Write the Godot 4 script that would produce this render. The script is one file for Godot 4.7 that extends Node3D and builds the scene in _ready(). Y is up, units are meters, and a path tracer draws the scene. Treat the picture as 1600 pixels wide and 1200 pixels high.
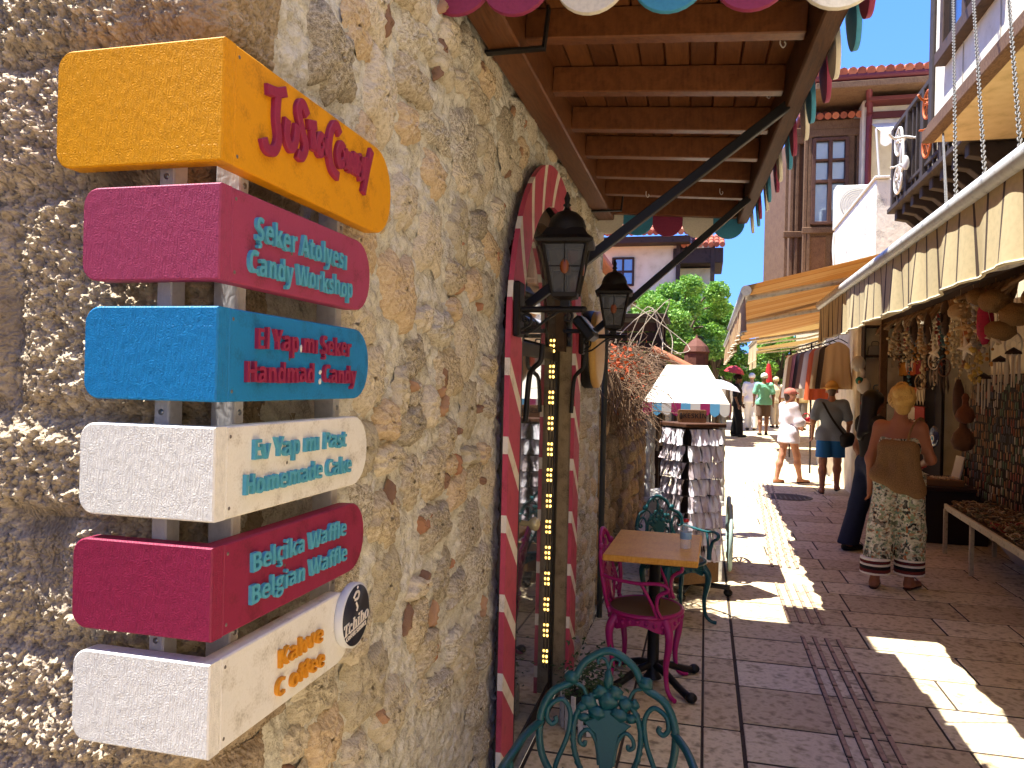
extends Node3D
# ---------------------------------------------------------------- helpers
var XF := Transform3D()
var M := {}
var T := {}
var taken := {}
var rng := RandomNumberGenerator.new()

func st() -> SurfaceTool:
	var s := SurfaceTool.new()
	s.begin(Mesh.PRIMITIVE_TRIANGLES)
	s.set_smooth_group(-1)
	return s

func put_node(o: Node3D, called: String) -> void:
	var k: int = taken.get(called, 0)
	taken[called] = k + 1
	o.name = called if k == 0 else "%s_%03d" % [called, k]
	add_child(o)

func tag(o: Node3D, label: String, category: String, group := "") -> Node3D:
	o.set_meta("label", label)
	o.set_meta("category", category)
	if group != "":
		o.set_meta("group", group)
	return o

func thing(called: String, label: String, category: String, at := Vector3.ZERO, turn := 0.0, group := "") -> Node3D:
	var o := Node3D.new()
	put_node(o, called)
	o.position = at
	o.rotation.y = turn
	XF = Transform3D()
	return tag(o, label, category, group)

func copy_of(src: Node3D, label: String, at: Vector3, turn := 0.0) -> Node3D:
	var o: Node3D = src.duplicate()
	var base := String(src.name)
	put_node(o, base)
	o.position = at
	o.rotation.y = turn
	o.set_meta("label", label)
	return o

func structure(called: String) -> Node3D:
	var o := Node3D.new()
	put_node(o, called)
	o.set_meta("kind", "structure")
	XF = Transform3D()
	return o

func in_world(o: Node3D) -> void:
	XF = o.transform.affine_inverse()

func part(parent: Node, called: String, s: SurfaceTool, m: Material) -> MeshInstance3D:
	s.generate_normals()
	var o := MeshInstance3D.new()
	o.name = called
	o.mesh = s.commit()
	o.material_override = m
	parent.add_child(o, true)
	return o

func mesh_part(parent: Node, called: String, mesh: Mesh, m: Material, t := Transform3D()) -> MeshInstance3D:
	var o := MeshInstance3D.new()
	o.name = called
	o.mesh = mesh
	o.material_override = m
	o.transform = t
	parent.add_child(o, true)
	return o

func vt(s: SurfaceTool, p: Vector3) -> void:
	s.add_vertex(XF * p)

# convex face with its outside towards n
func face(s: SurfaceTool, p: Array, n: Vector3) -> void:
	var ccw: bool = (p[1] - p[0]).cross(p[2] - p[0]).dot(n) > 0.0
	for i in range(1, p.size() - 1):
		vt(s, p[0])
		vt(s, p[i + 1] if ccw else p[i])
		vt(s, p[i] if ccw else p[i + 1])

# box with chamfered edges
func bb(s: SurfaceTool, c: Vector3, size: Vector3, bev := 0.003, b := Basis()) -> void:
	var h := size * 0.5
	bev = minf(bev, minf(h.x, minf(h.y, h.z)) * 0.45)
	var i := h - Vector3.ONE * bev
	var ax := [Vector3(1, 0, 0), Vector3(0, 1, 0), Vector3(0, 0, 1)]
	var pt := func(sg: Vector3, k: int) -> Vector3:
		var q := Vector3(sg.x * (h.x if k == 0 else i.x), sg.y * (h.y if k == 1 else i.y), sg.z * (h.z if k == 2 else i.z))
		return c + b * q
	for k in 3:
		var u: int = (k + 1) % 3
		var w: int = (k + 2) % 3
		for sg in [-1.0, 1.0]:
			var q := []
			for e in [[-1, -1], [1, -1], [1, 1], [-1, 1]]:
				q.append(pt.call(ax[k] * sg + ax[u] * e[0] + ax[w] * e[1], k))
			face(s, q, b * (ax[k] * sg))
			for sg2 in [-1.0, 1.0]:
				var a0: Vector3 = ax[k] * sg + ax[u] * sg2
				face(s, [pt.call(a0 - ax[w], k), pt.call(a0 + ax[w], k), pt.call(a0 + ax[w], u), pt.call(a0 - ax[w], u)], b * a0)
	for sx in [-1.0, 1.0]:
		for sy in [-1.0, 1.0]:
			for sz in [-1.0, 1.0]:
				var sg := Vector3(sx, sy, sz)
				face(s, [pt.call(sg, 0), pt.call(sg, 1), pt.call(sg, 2)], b * sg)

# beam from a to b with section w (side) x h (up)
func beam(s: SurfaceTool, a: Vector3, b: Vector3, w: float, h: float, bev := 0.003, up := Vector3.UP) -> void:
	var z := (b - a).normalized()
	var x := up.cross(z).normalized()
	var y := z.cross(x)
	bb(s, (a + b) * 0.5, Vector3(w, h, a.distance_to(b)), bev, Basis(x, y, z))

func tube(s: SurfaceTool, pts: Array, r, n := 8, closed := false, flat := 1.0) -> void:
	var m := pts.size()
	var rings := []
	var nrm := Vector3.ZERO
	for i in m:
		var a: Vector3 = pts[(i - 1 + m) % m] if (closed or i > 0) else pts[0]
		var b: Vector3 = pts[(i + 1) % m] if (closed or i < m - 1) else pts[m - 1]
		var t := (b - a).normalized()
		if nrm == Vector3.ZERO:
			nrm = t.cross(Vector3.UP)
			if nrm.length() < 0.2:
				nrm = t.cross(Vector3.RIGHT)
		nrm = (nrm - t * nrm.dot(t)).normalized()
		var bi := t.cross(nrm)
		var rr: float = r[i] if r is Array else r
		var ring := []
		for k in n:
			var an := TAU * k / n
			ring.append(pts[i] + (nrm * cos(an) + bi * sin(an) * flat) * rr)
		rings.append(ring)
	s.set_smooth_group(1)
	for i in (m if closed else m - 1):
		var p: Array = rings[i]
		var q: Array = rings[(i + 1) % m]
		for k in n:
			var k2 := (k + 1) % n
			vt(s, p[k]); vt(s, q[k2]); vt(s, q[k])
			vt(s, p[k]); vt(s, p[k2]); vt(s, q[k2])
	s.set_smooth_group(-1)
	if not closed:
		face(s, rings[0], pts[0] - pts[1])
		face(s, rings[m - 1], pts[m - 1] - pts[m - 2])

func lathe(s: SurfaceTool, prof: Array, n := 16, c := Vector3.ZERO, smooth := true, turn := 0.0) -> void:
	s.set_smooth_group(1 if smooth else -1)
	for i in prof.size() - 1:
		var a = prof[i]
		var b = prof[i + 1]
		for k in n:
			var t0 := TAU * k / n + turn
			var t1 := TAU * (k + 1) / n + turn
			var d0 := Vector3(cos(t0), 0, sin(t0))
			var d1 := Vector3(cos(t1), 0, sin(t1))
			var p0: Vector3 = c + d0 * a[0] + Vector3(0, a[1], 0)
			var p1: Vector3 = c + d1 * a[0] + Vector3(0, a[1], 0)
			var q0: Vector3 = c + d0 * b[0] + Vector3(0, b[1], 0)
			var q1: Vector3 = c + d1 * b[0] + Vector3(0, b[1], 0)
			var nn: Vector3 = (d0 + d1) * (b[1] - a[1]) + Vector3(0, -2.0 * (b[0] - a[0]), 0)
			if b[1] < a[1] or (b[1] == a[1] and b[0] < a[0]):
				pass
			if a[0] > 0.0001 and b[0] > 0.0001:
				face(s, [p0, p1, q1], nn); face(s, [p0, q1, q0], nn)
			elif a[0] > 0.0001:
				face(s, [p0, p1, q0], nn)
			elif b[0] > 0.0001:
				face(s, [p0, q1, q0], nn)
	s.set_smooth_group(-1)

# outline in x-y pushed out along +z with a chamfered front
func prism(s: SurfaceTool, poly: PackedVector2Array, depth: float, bev := 0.0, smooth := false) -> void:
	var n := poly.size()
	var area := 0.0
	for i in n:
		area += poly[i].cross(poly[(i + 1) % n])
	if area < 0.0:
		poly.reverse()
	var ins := PackedVector2Array()
	for i in n:
		var e0 := (poly[i] - poly[(i - 1 + n) % n]).normalized()
		var e1 := (poly[(i + 1) % n] - poly[i]).normalized()
		var m := Vector2(-e0.y - e1.y, e0.x + e1.x).normalized()
		var c := maxf(0.5, m.dot(Vector2(-e0.y, e0.x)))
		ins.append(poly[i] + m * bev / c)
	var idx := Geometry2D.triangulate_polygon(ins)
	var up := Vector3(0, 0, 1)
	for i in range(0, idx.size(), 3):
		var a := ins[idx[i]]; var b := ins[idx[i + 1]]; var c := ins[idx[i + 2]]
		face(s, [Vector3(a.x, a.y, depth), Vector3(b.x, b.y, depth), Vector3(c.x, c.y, depth)], up)
	idx = Geometry2D.triangulate_polygon(poly)
	for i in range(0, idx.size(), 3):
		var a := poly[idx[i]]; var b := poly[idx[i + 1]]; var c := poly[idx[i + 2]]
		face(s, [Vector3(a.x, a.y, 0), Vector3(b.x, b.y, 0), Vector3(c.x, c.y, 0)], -up)
	for i in n:
		var a := poly[i]; var b := poly[(i + 1) % n]
		var out := Vector3(b.y - a.y, a.x - b.x, 0)
		s.set_smooth_group(2 if smooth else -1)
		face(s, [Vector3(a.x, a.y, 0), Vector3(b.x, b.y, 0), Vector3(b.x, b.y, depth - bev), Vector3(a.x, a.y, depth - bev)], out)
		if bev > 0.0:
			var a2 := ins[i]; var b2 := ins[(i + 1) % n]
			face(s, [Vector3(a.x, a.y, depth - bev), Vector3(b.x, b.y, depth - bev), Vector3(b2.x, b2.y, depth), Vector3(a2.x, a2.y, depth)], out + up * out.length())
	s.set_smooth_group(-1)

func curve(pts: Array, n := 6, closed := false) -> Array:
	var out := []
	var m := pts.size()
	for i in (m if closed else m - 1):
		var p0 = pts[(i - 1 + m) % m] if (closed or i > 0) else pts[0]
		var p1 = pts[i]
		var p2 = pts[(i + 1) % m]
		var p3 = pts[(i + 2) % m] if (closed or i < m - 2) else pts[m - 1]
		for k in n:
			var t := float(k) / n
			out.append(0.5 * ((2.0 * p1) + (p2 - p0) * t + (2.0 * p0 - 5.0 * p1 + 4.0 * p2 - p3) * t * t + (3.0 * p1 - p0 - 3.0 * p2 + p3) * t * t * t))
	if not closed:
		out.append(pts[m - 1])
	return out

# lumpy ball
func blob(s: SurfaceTool, c: Vector3, r: Vector3, nu := 8, nv := 5, rough := 0.0, sd := 0) -> void:
	s.set_smooth_group(1)
	var rg := RandomNumberGenerator.new()
	rg.seed = sd + 7
	var g := []
	for j in nv + 1:
		var row := []
		var ph := PI * j / nv
		for i in nu:
			var th := TAU * i / nu
			var k := 1.0 + rough * rg.randf_range(-1, 1)
			if j == 0 or j == nv:
				k = 1.0
			row.append(c + Vector3(sin(ph) * cos(th), cos(ph), sin(ph) * sin(th)) * r * k)
		g.append(row)
	for j in nv:
		for i in nu:
			var i2 := (i + 1) % nu
			var n: Vector3 = (g[j][i] + g[j + 1][i2]) * 0.5 - c
			if j > 0:
				face(s, [g[j][i], g[j][i2], g[j + 1][i]], n)
			if j < nv - 1:
				face(s, [g[j][i2], g[j + 1][i2], g[j + 1][i]], n)
	s.set_smooth_group(-1)

func grid_mesh(pos: PackedVector3Array, nu: int, nv: int, col = null, keep = null) -> ArrayMesh:
	# pos[j * nu + i]; the outside is on the side of (u x v)
	var idx := PackedInt32Array()
	for j in nv - 1:
		for i in nu - 1:
			var a := j * nu + i
			if keep != null and not keep[a]:
				continue
			idx.append_array([a, a + nu, a + 1, a + 1, a + nu, a + nu + 1])
	var nr := PackedVector3Array()
	nr.resize(pos.size())
	for j in nv:
		for i in nu:
			var a := pos[j * nu + mini(i + 1, nu - 1)] - pos[j * nu + maxi(i - 1, 0)]
			var b := pos[mini(j + 1, nv - 1) * nu + i] - pos[maxi(j - 1, 0) * nu + i]
			nr[j * nu + i] = a.cross(b).normalized()
	var ar := []
	ar.resize(Mesh.ARRAY_MAX)
	ar[Mesh.ARRAY_VERTEX] = pos
	ar[Mesh.ARRAY_NORMAL] = nr
	ar[Mesh.ARRAY_INDEX] = idx
	if col != null:
		ar[Mesh.ARRAY_COLOR] = col
	var m := ArrayMesh.new()
	m.add_surface_from_arrays(Mesh.PRIMITIVE_TRIANGLES, ar)
	return m

# ---------------------------------------------------------------- textures and materials
func nz(sd: int, freq: float, oct := 4, type := FastNoiseLite.TYPE_SIMPLEX_SMOOTH) -> FastNoiseLite:
	var f := FastNoiseLite.new()
	f.seed = sd
	f.frequency = freq
	f.noise_type = type
	f.fractal_octaves = oct
	return f

func img(sd: int, freq: float, oct := 4, size := 512, type := FastNoiseLite.TYPE_SIMPLEX_SMOOTH) -> Image:
	return nz(sd, freq, oct, type).get_seamless_image(size, size)

# maps grey levels onto a ramp of colours (sRGB); fine grain comes from a second picture
func ramp(a: Image, cols: Array, fine: Image = null, amount := 0.0) -> ImageTexture:
	var w := a.get_width()
	var d := a.get_data()
	var f: PackedByteArray = fine.get_data() if fine else PackedByteArray()
	var lut := []
	for i in 256:
		var t := i / 255.0 * (cols.size() - 1)
		var k := mini(int(t), cols.size() - 2)
		lut.append((cols[k] as Color).lerp(cols[k + 1], t - k))
	var o := PackedByteArray()
	o.resize(d.size() * 3)
	for i in d.size():
		var v: int = d[i]
		if fine:
			v = clampi(int(v + (f[i] - 128) * amount), 0, 255)
		var c: Color = lut[v]
		o[i * 3] = int(c.r * 255.0)
		o[i * 3 + 1] = int(c.g * 255.0)
		o[i * 3 + 2] = int(c.b * 255.0)
	return ImageTexture.create_from_image(Image.create_from_data(w, w, false, Image.FORMAT_RGB8, o))

func hexs(a: Array) -> Array:
	var o := []
	for x in a:
		o.append(Color(x))
	return o

func mk(col, rough := 0.8, o := {}) -> StandardMaterial3D:
	var key := str(col, rough, o)
	if M.has(key):
		return M[key]
	var m := StandardMaterial3D.new()
	m.albedo_color = Color(col) if col is String else col
	m.roughness = rough
	m.metallic = o.get("metal", 0.0)
	m.metallic_specular = o.get("spec", 0.4)
	if o.has("tex"):
		m.albedo_texture = T[o.tex]
	if o.has("hgt"):
		m.heightmap_enabled = true
		m.heightmap_texture = T[o.hgt]
		m.heightmap_scale = o.get("hs", 0.3)
	if o.has("rtex"):
		m.roughness_texture = T[o.rtex]
	if o.has("tex") or o.has("hgt") or o.has("rtex"):
		m.uv1_triplanar = true
		m.uv1_world_triplanar = o.get("world", true)
		var sc = o.get("scale", 2.0)
		m.uv1_scale = sc if sc is Vector3 else Vector3.ONE * sc
	if o.get("vc", false):
		m.vertex_color_use_as_albedo = true
	if o.has("back"):
		m.backlight_enabled = true
		m.backlight = Color(o.back) if o.back is String else o.back
	if o.has("alpha"):
		m.transparency = BaseMaterial3D.TRANSPARENCY_ALPHA
		m.albedo_color.a = o.alpha
	if o.has("emit"):
		m.emission_enabled = true
		m.emission = Color(o.emit)
		m.emission_energy_multiplier = o.get("energy", 1.0)
	if o.has("coat"):
		m.clearcoat_enabled = true
		m.clearcoat = o.coat
		m.clearcoat_roughness = 0.2
	if o.get("two", true):
		m.cull_mode = BaseMaterial3D.CULL_DISABLED
	M[key] = m
	return m

func make_textures() -> void:
	var fine := img(11, 0.12, 3)
	var mid := img(12, 0.03, 5)
	var big := img(13, 0.010, 5)
	var cell := img(14, 0.05, 2, 512, FastNoiseLite.TYPE_CELLULAR)
	T.fine = ImageTexture.create_from_image(fine)
	T.mid = ImageTexture.create_from_image(mid)
	T.big = ImageTexture.create_from_image(big)
	T.cell = ImageTexture.create_from_image(cell)
	T.mortar = ramp(big, hexs(["8f887b", "b6b0a3", "c9c4b8", "d8d4cb", "beb8aa"]), fine, 0.7)
	T.stone = ramp(mid, hexs(["6f675b", "a39a8b", "c2baab", "d6d0c4", "eae6df"]), fine, 0.9)
	T.greystone = ramp(mid, hexs(["5f594e", "999184", "b8b0a3", "d4cfc5", "eeebe5"]), fine, 1.1)
	T.redstone = ramp(mid, hexs(["96826e", "b6a38a", "c6b49a", "d1c4ae", "dcd2c2"]), fine, 0.8)
	T.crumb = ramp(mid, hexs(["a39a8c", "c4bbac", "d9d1c4", "e6dfd3", "d8cdb9"]), fine, 0.9)
	T.dirty = ramp(big, hexs(["9b9b9b", "e6e6e6", "ffffff", "f4f4f4", "ffffff"]), fine, 0.35)
	T.paint = ramp(mid, hexs(["ececec", "f8f8f8", "ffffff", "ffffff"]), fine, 0.3)
	T.pave = ramp(big, hexs(["9a8d78", "c2b498", "d8ccb2", "e3d8bf", "cfc2a7", "ac9f88"]), mid, 0.8)
	T.worn = ramp(big, hexs(["d2cec8", "f0eeea", "ffffff", "f8f8f6", "ffffff"]), fine, 0.45)
	T.plaster = ramp(big, hexs(["d9d2c2", "efe9dc", "f6f2e8", "fbf8f0"]), fine, 0.25)
	var grain := nz(21, 0.02, 4)
	var im := Image.create(512, 512, false, Image.FORMAT_L8)
	var gd := PackedByteArray()
	gd.resize(512 * 512)
	for y in 512:
		for x in 512:
			var u := TAU * y / 512.0
			var w := grain.get_noise_3d(cos(u) * 30.0 + 40.0, sin(u) * 30.0, x * 0.25)
			var ring := sin((x + w * 90.0) * 0.16) * 0.22 + w * 0.5 + grain.get_noise_3d(cos(u) * 60.0, x * 6.0, sin(u) * 60.0) * 0.55
			gd[y * 512 + x] = clampi(int(128 + ring * 120.0), 0, 255)
	im = Image.create_from_data(512, 512, false, Image.FORMAT_L8, gd)
	T.grain = ImageTexture.create_from_image(im)
	T.wood = ramp(im, hexs(["6f452a", "8f5f38", "a47145", "b48252"]), fine, 0.25)
	T.oldwood = ramp(im, hexs(["5b4634", "7d644c", "947b62", "a8927a"]), fine, 0.4)
	T.tablewood = ramp(im, hexs(["bd7c2c", "d2933c", "dda247", "e6ae52"]), fine, 0.15)
	var sg := PackedByteArray()
	sg.resize(512 * 512)
	var b1 := img(31, 0.16, 3).get_data()
	var b2 := img(32, 0.02, 3).get_data()
	for y in 512:
		for x in 512:
			var streak: int = b1[(int(y * 0.12) % 512) * 512 + x]
			sg[y * 512 + x] = clampi(int(streak * 0.6 + b1[y * 512 + x] * 0.3 + b2[y * 512 + x] * 0.25) - 20, 0, 255)
	T.brush = ImageTexture.create_from_image(Image.create_from_data(512, 512, false, Image.FORMAT_L8, sg))
# ---------------------------------------------------------------- camera, sky, sun
func set_up() -> void:
	var cam := Camera3D.new()
	cam.name = "camera"
	cam.fov = rad_to_deg(2.0 * atan(600.0 / 1202.0))
	cam.near = 0.05
	cam.far = 400.0
	var yaw := atan(303.0 / 1202.0)
	cam.transform = Transform3D(Basis(Vector3.UP, yaw) * Basis(Vector3(0, 0, 1), 0.0235), Vector3(0, 1.6, 0))
	add_child(cam)
	cam.current = true
	var we := WorldEnvironment.new()
	we.name = "environment"
	var e := Environment.new()
	e.background_mode = Environment.BG_SKY
	var sm := ProceduralSkyMaterial.new()
	sm.sky_top_color = Color(0.165, 0.30, 0.585)
	sm.sky_horizon_color = Color(0.28, 0.415, 0.61)
	sm.sky_curve = 0.25
	sm.ground_bottom_color = Color(0.42, 0.38, 0.33)
	sm.ground_horizon_color = Color(0.55, 0.58, 0.6)
	var sky := Sky.new()
	sky.sky_material = sm
	e.sky = sky
	e.background_energy_multiplier = 1.3
	e.tonemap_mode = Environment.TONE_MAPPER_LINEAR
	e.tonemap_exposure = 4.65
	e.sdfgi_enabled = true
	e.ssao_enabled = true
	e.ssil_enabled = true
	we.environment = e
	add_child(we)
	var sun := DirectionalLight3D.new()
	sun.name = "sun"
	sun.light_energy = 1.08
	sun.light_color = Color(1.0, 0.988, 0.96)
	sun.light_angular_distance = 0.5
	sun.shadow_enabled = true
	add_child(sun)
	sun.look_at_from_position(Vector3.ZERO, Vector3(0.33, -1.0, -0.095), Vector3(0, 0, 1))

# ---------------------------------------------------------------- the stone building on the left
const WX := -0.70
const WZ := -0.955
const CR := 0.06
var n_low: FastNoiseLite
var n_mid: FastNoiseLite
var n_hi: FastNoiseLite

# wall surface unrolled round the corner: u < 0 on the sunny face, then the rounded corner, then along the street
func wall_at(u: float, y: float, h: float) -> Vector3:
	var l := CR * PI / 2.0
	if u < 0.0:
		return Vector3(WX - CR + u, y, WZ + h)
	if u < l:
		var a := u / CR
		return Vector3(WX - CR + sin(a) * (CR + h), y, WZ - CR + cos(a) * (CR + h))
	return Vector3(WX + h, y, WZ - CR - (u - l))

func in_door(z: float, y: float, r: float) -> bool:
	var dz := z + 3.31
	return absf(dz) < r if y < 1.77 else dz * dz + (y - 1.77) * (y - 1.77) < r * r

func rough_h(u: float, y: float) -> float:
	var p := Vector2(u * 100.0, y * 100.0)
	return -0.007 + 0.010 * n_low.get_noise_2d(p.x, p.y) + 0.010 * n_mid.get_noise_2d(p.x, p.y) + 0.003 * n_hi.get_noise_2d(p.x, p.y)

func stone_mesh(rz: float, ry: float, hgt: float, sd: int, rings := 6, seg := 22) -> ArrayMesh:
	# local: x out of the wall, z along it, y up
	var rg := RandomNumberGenerator.new()
	rg.seed = sd
	var off := rg.randf_range(0, 900)
	var pw := rg.randf_range(2.4, 4.5)
	var tilt := Vector2(rg.randf_range(-0.3, 0.3), rg.randf_range(-0.3, 0.3))
	var pos := PackedVector3Array()
	for j in rings + 1:
		var r := float(j) / rings
		for i in seg + 1:
			var a := TAU * (i % seg) / seg
			var c := Vector2(cos(a), sin(a))
			var q := pow(pow(absf(c.x), pw) + pow(absf(c.y), pw), -1.0 / pw)
			var wob := 1.0 + 0.36 * n_low.get_noise_2d(c.x * 16.0 + off, c.y * 16.0) + 0.22 * n_mid.get_noise_2d(c.x * 8.0 + off, c.y * 8.0)
			var rr := r * q * wob
			var z := c.x * rz * rr
			var y := c.y * ry * rr
			var h := hgt * (1.0 - pow(r, 5.0) * 2.2) * (1.0 + tilt.dot(c) * r)
			h += 0.006 * n_mid.get_noise_2d(z * 130.0 + off, y * 130.0) + 0.006 * n_hi.get_noise_2d(z * 110.0 + off, y * 110.0)
			pos.append(Vector3(h, y, z))
	return grid_mesh(pos, seg + 1, rings + 1)

func build_house() -> void:
	n_low = nz(3, 0.05, 2)
	n_mid = nz(4, 0.22, 3)
	n_hi = nz(5, 0.6, 2)
	var t := thing("stone_building", "rubble stone corner building with painted signboards, striped arch door and wooden canopy", "building", Vector3(-1.4, 0, -3.0))
	in_world(t)
	var inv := XF
	var mortar := mk("ffffff", 0.95, {"tex": "mortar", "hgt": "mid", "hs": 0.7, "scale": 3.1, "spec": 0.2})
	# mortar face along the street
	var us := []
	var u := CR * PI / 2.0 + 0.02
	while u < 4.2:
		us.append(u)
		u += 0.008 + 0.0018 * u
	us.append(4.28)
	var ys := []
	var y := 0.0
	while y < 3.02:
		ys.append(y)
		y += 0.009
	var pos := PackedVector3Array()
	var keep := []
	for yy in ys:
		for uu in us:
			var p := wall_at(uu, yy, rough_h(uu, yy))
			pos.append(inv * p)
			keep.append(not in_door(p.z, yy, 0.66))
	mesh_part(t, "mortar_face", grid_mesh(pos, us.size(), ys.size(), null, keep), mortar)
	# upper storey, end wall and the rest of the body
	var s := st()
	bb(s, Vector3(-1.72, 3.56, -3.09), Vector3(2.0, 1.1, 4.24), 0.02)
	bb(s, Vector3(-2.3, 1.5, -3.09), Vector3(0.85, 3.0, 4.24), 0.01)
	bb(s, Vector3(-1.34, 1.5, -1.50), Vector3(1.2, 3.0, 0.98), 0.01)
	bb(s, Vector3(-1.32, 1.5, -4.72), Vector3(1.2, 3.0, 0.96), 0.03)
	bb(s, Vector3(-1.32, 2.78, -3.1), Vector3(1.16, 0.5, 2.4), 0.01)
	bb(s, Vector3(-1.33, 0.02, -3.1), Vector3(1.16, 0.04, 2.4), 0.004)
	part(t, "wall_core", s, mortar)
	# rough end face round the corner of the building, seen past the door
	var ps := PackedVector3Array()
	for j in 120:
		for i in 30:
			var yy := j * 0.025
			var xx := -0.70 - i * 0.025
			ps.append(inv * Vector3(xx, yy, -5.23 - 0.02 * n_mid.get_noise_2d(xx * 90.0, yy * 90.0)))
	mesh_part(t, "end_face", grid_mesh(ps, 30, 120), mortar)
	# crumbling corner blocks: each its own displaced mesh
	var crumb := mk("ffffff", 0.95, {"tex": "crumb", "hgt": "fine", "hs": 0.6, "scale": 2.3, "vc": true, "spec": 0.15})
	var rows := [0.3, 0.86, 1.02, 1.20, 1.385, 1.54, 1.875, 2.08, 2.42, 2.9]
	var nb := nz(41, 0.10, 3)
	var nm := nz(42, 0.035, 3)
	var tints := [Color(0.70, 0.60, 0.5), Color(0.62, 0.55, 0.48), Color(0.78, 0.68, 0.54), Color(0.72, 0.62, 0.55), Color(0.68, 0.6, 0.52), Color(0.8, 0.72, 0.6), Color(0.75, 0.66, 0.54), Color(0.7, 0.64, 0.56), Color(0.7, 0.62, 0.5)]
	for r in rows.size() - 1:
		var cuts := [-0.72, 0.30] if r % 2 == 0 else [-0.72, -0.36 + 0.05 * (r % 3), 0.22]
		for c in cuts.size() - 1:
			var u0: float = cuts[c]
			var u1: float = cuts[c + 1]
			var y0: float = rows[r]
			var y1: float = rows[r + 1]
			var step := 0.0027 if y0 > 0.8 and y0 < 2.2 else 0.007
			var nu := int((u1 - u0) / step) + 1
			var nv := int((y1 - y0) / step) + 1
			var p2 := PackedVector3Array()
			var cl := PackedColorArray()
			var tint: Color = tints[(r * 2 + c) % tints.size()].lerp(Color(0.66, 0.63, 0.59), 0.55)
			for j in nv:
				var yy := y0 + (y1 - y0) * j / (nv - 1)
				for i in nu:
					var uu := u0 + (u1 - u0) * i / (nu - 1)
					var wv := 0.02 * n_low.get_noise_2d(uu * 60.0, yy * 60.0 + r * 50)
					var ed := minf(minf(uu - u0, u1 - uu), minf(yy - y0 + wv, y1 - yy - wv))
					var x := uu * 100.0
					var v := yy * 100.0
					var rough := clampf((nm.get_noise_2d(x, v + 300.0) + 0.52) * 3.0, 0.0, 1.0)
					if uu > -0.02:
						rough *= 0.35
					var h := 0.018 * smoothstep(0.0, 0.035, ed) - 0.008 + 0.014 * n_low.get_noise_2d(x * 0.6, v * 0.6)
					var nd := nb.get_noise_2d(x * 3.4, v * 3.4)
					h += rough * (0.006 + 0.008 * nd + 0.007 * n_mid.get_noise_2d(x * 3.0, v * 3.0) + 0.0075 * n_hi.get_noise_2d(x * 1.9, v * 1.9))
					h += 0.004 * n_mid.get_noise_2d(x, v) + 0.002 * n_hi.get_noise_2d(x, v)
					p2.append(inv * wall_at(uu, yy, h))
					var k := Color(0.52, 0.48, 0.44).lerp(Color(1.0, 0.95, 0.87), rough * clampf(0.55 + nd * 0.8, 0.0, 1.0))
					cl.append(Color(k.r * tint.r, k.g * tint.g, k.b * tint.b) * 1.25)
			mesh_part(t, "corner_block", grid_mesh(p2, nu, nv, cl), crumb)
	# rubble stones set in the mortar
	var sm := []
	for k in [["stone", "fffcf4"], ["stone", "f0e8da"], ["greystone", "fffcf6"], ["greystone", "eee8de"], ["redstone", "fff8ee"], ["stone", "f8eedc"], ["crumb", "e8e2d6"], ["greystone", "e2dcd0"], ["crumb", "f2ece0"], ["mortar", "f4ecde"], ["mortar", "e6dece"]]:
		sm.append(mk(k[1], 0.95, {"tex": k[0], "hgt": "mid", "hs": 0.6, "scale": 5.0, "spec": 0.2}))
	var brick := [mk("a87a5c", 0.95, {"tex": "dirty", "hgt": "fine", "hs": 0.2, "scale": 5.0}), mk("8a6a54", 0.95, {"tex": "dirty", "hgt": "fine", "hs": 0.2, "scale": 5.0}), mk("b08a6a", 0.95, {"tex": "dirty", "hgt": "fine", "hs": 0.2, "scale": 5.0})]
	rng.seed = 77
	var placed := []
	for tries in 7000:
		if placed.size() >= 285:
			break
		var big := 1.0 if tries < 1500 else (0.7 if tries < 4000 else 0.5)
		var rz := rng.randf_range(0.055, 0.125) * big
		var ry := rng.randf_range(0.045, 0.095) * big
		var z := rng.randf_range(-5.15, -1.22)
		var yy := rng.randf_range(0.05, 2.95) if z < -2.3 else rng.randf_range(0.75, 2.6)
		if in_door(z, yy, 0.76 + rz * 0.8) or (z > -1.40 and yy > 1.1 and yy < 2.05):
			continue
		var ok := true
		for q in placed:
			var d := Vector2((z - q[0]) / (rz + q[2]), (yy - q[1]) / (ry + q[3]))
			if d.length_squared() < 0.80:
				ok = false
				break
		if ok:
			placed.append([z, yy, rz, ry])
	var k := 0
	for q in placed:
		k += 1
		var hg := rng.randf_range(0.006, 0.019) * (1.0 if q[2] > 0.05 else 0.7)
		var m: Material = sm[rng.randi() % sm.size()]
		var near: bool = q[0] > -2.6
		var me := stone_mesh(q[2], q[3], hg, 100 + k, 9 if near else 6, 34 if near else 20)
		mesh_part(t, "stone", me, m, inv * Transform3D(Basis(Vector3(1, 0, 0), rng.randf_range(-0.25, 0.25)), Vector3(WX + 0.002, q[1], q[0])))
	for i in 70:
		var z := rng.randf_range(-3.4, -1.2)
		var yy := rng.randf_range(0.8, 2.7)
		if in_door(z, yy, 0.85) or (z > -1.42 and yy > 1.1 and yy < 2.05):
			continue
		var me := stone_mesh(rng.randf_range(0.007, 0.014), rng.randf_range(0.014, 0.042), rng.randf_range(0.008, 0.016), 900 + i, 5, 14)
		mesh_part(t, "brick_chip", me, brick[i % 3], inv * Transform3D(Basis(Vector3(1, 0, 0), rng.randf_range(-0.6, 0.35)), Vector3(WX + 0.006, yy, z)))
	# roof edge above, out of the picture, whose shadow falls across the street
	s = st()
	bb(s, Vector3(-0.50, 4.02, -3.3), Vector3(0.46, 0.08, 4.7), 0.01)
	part(t, "roof_edge", s, mk("9a6a4a", 0.9))
	XF = Transform3D()

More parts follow.
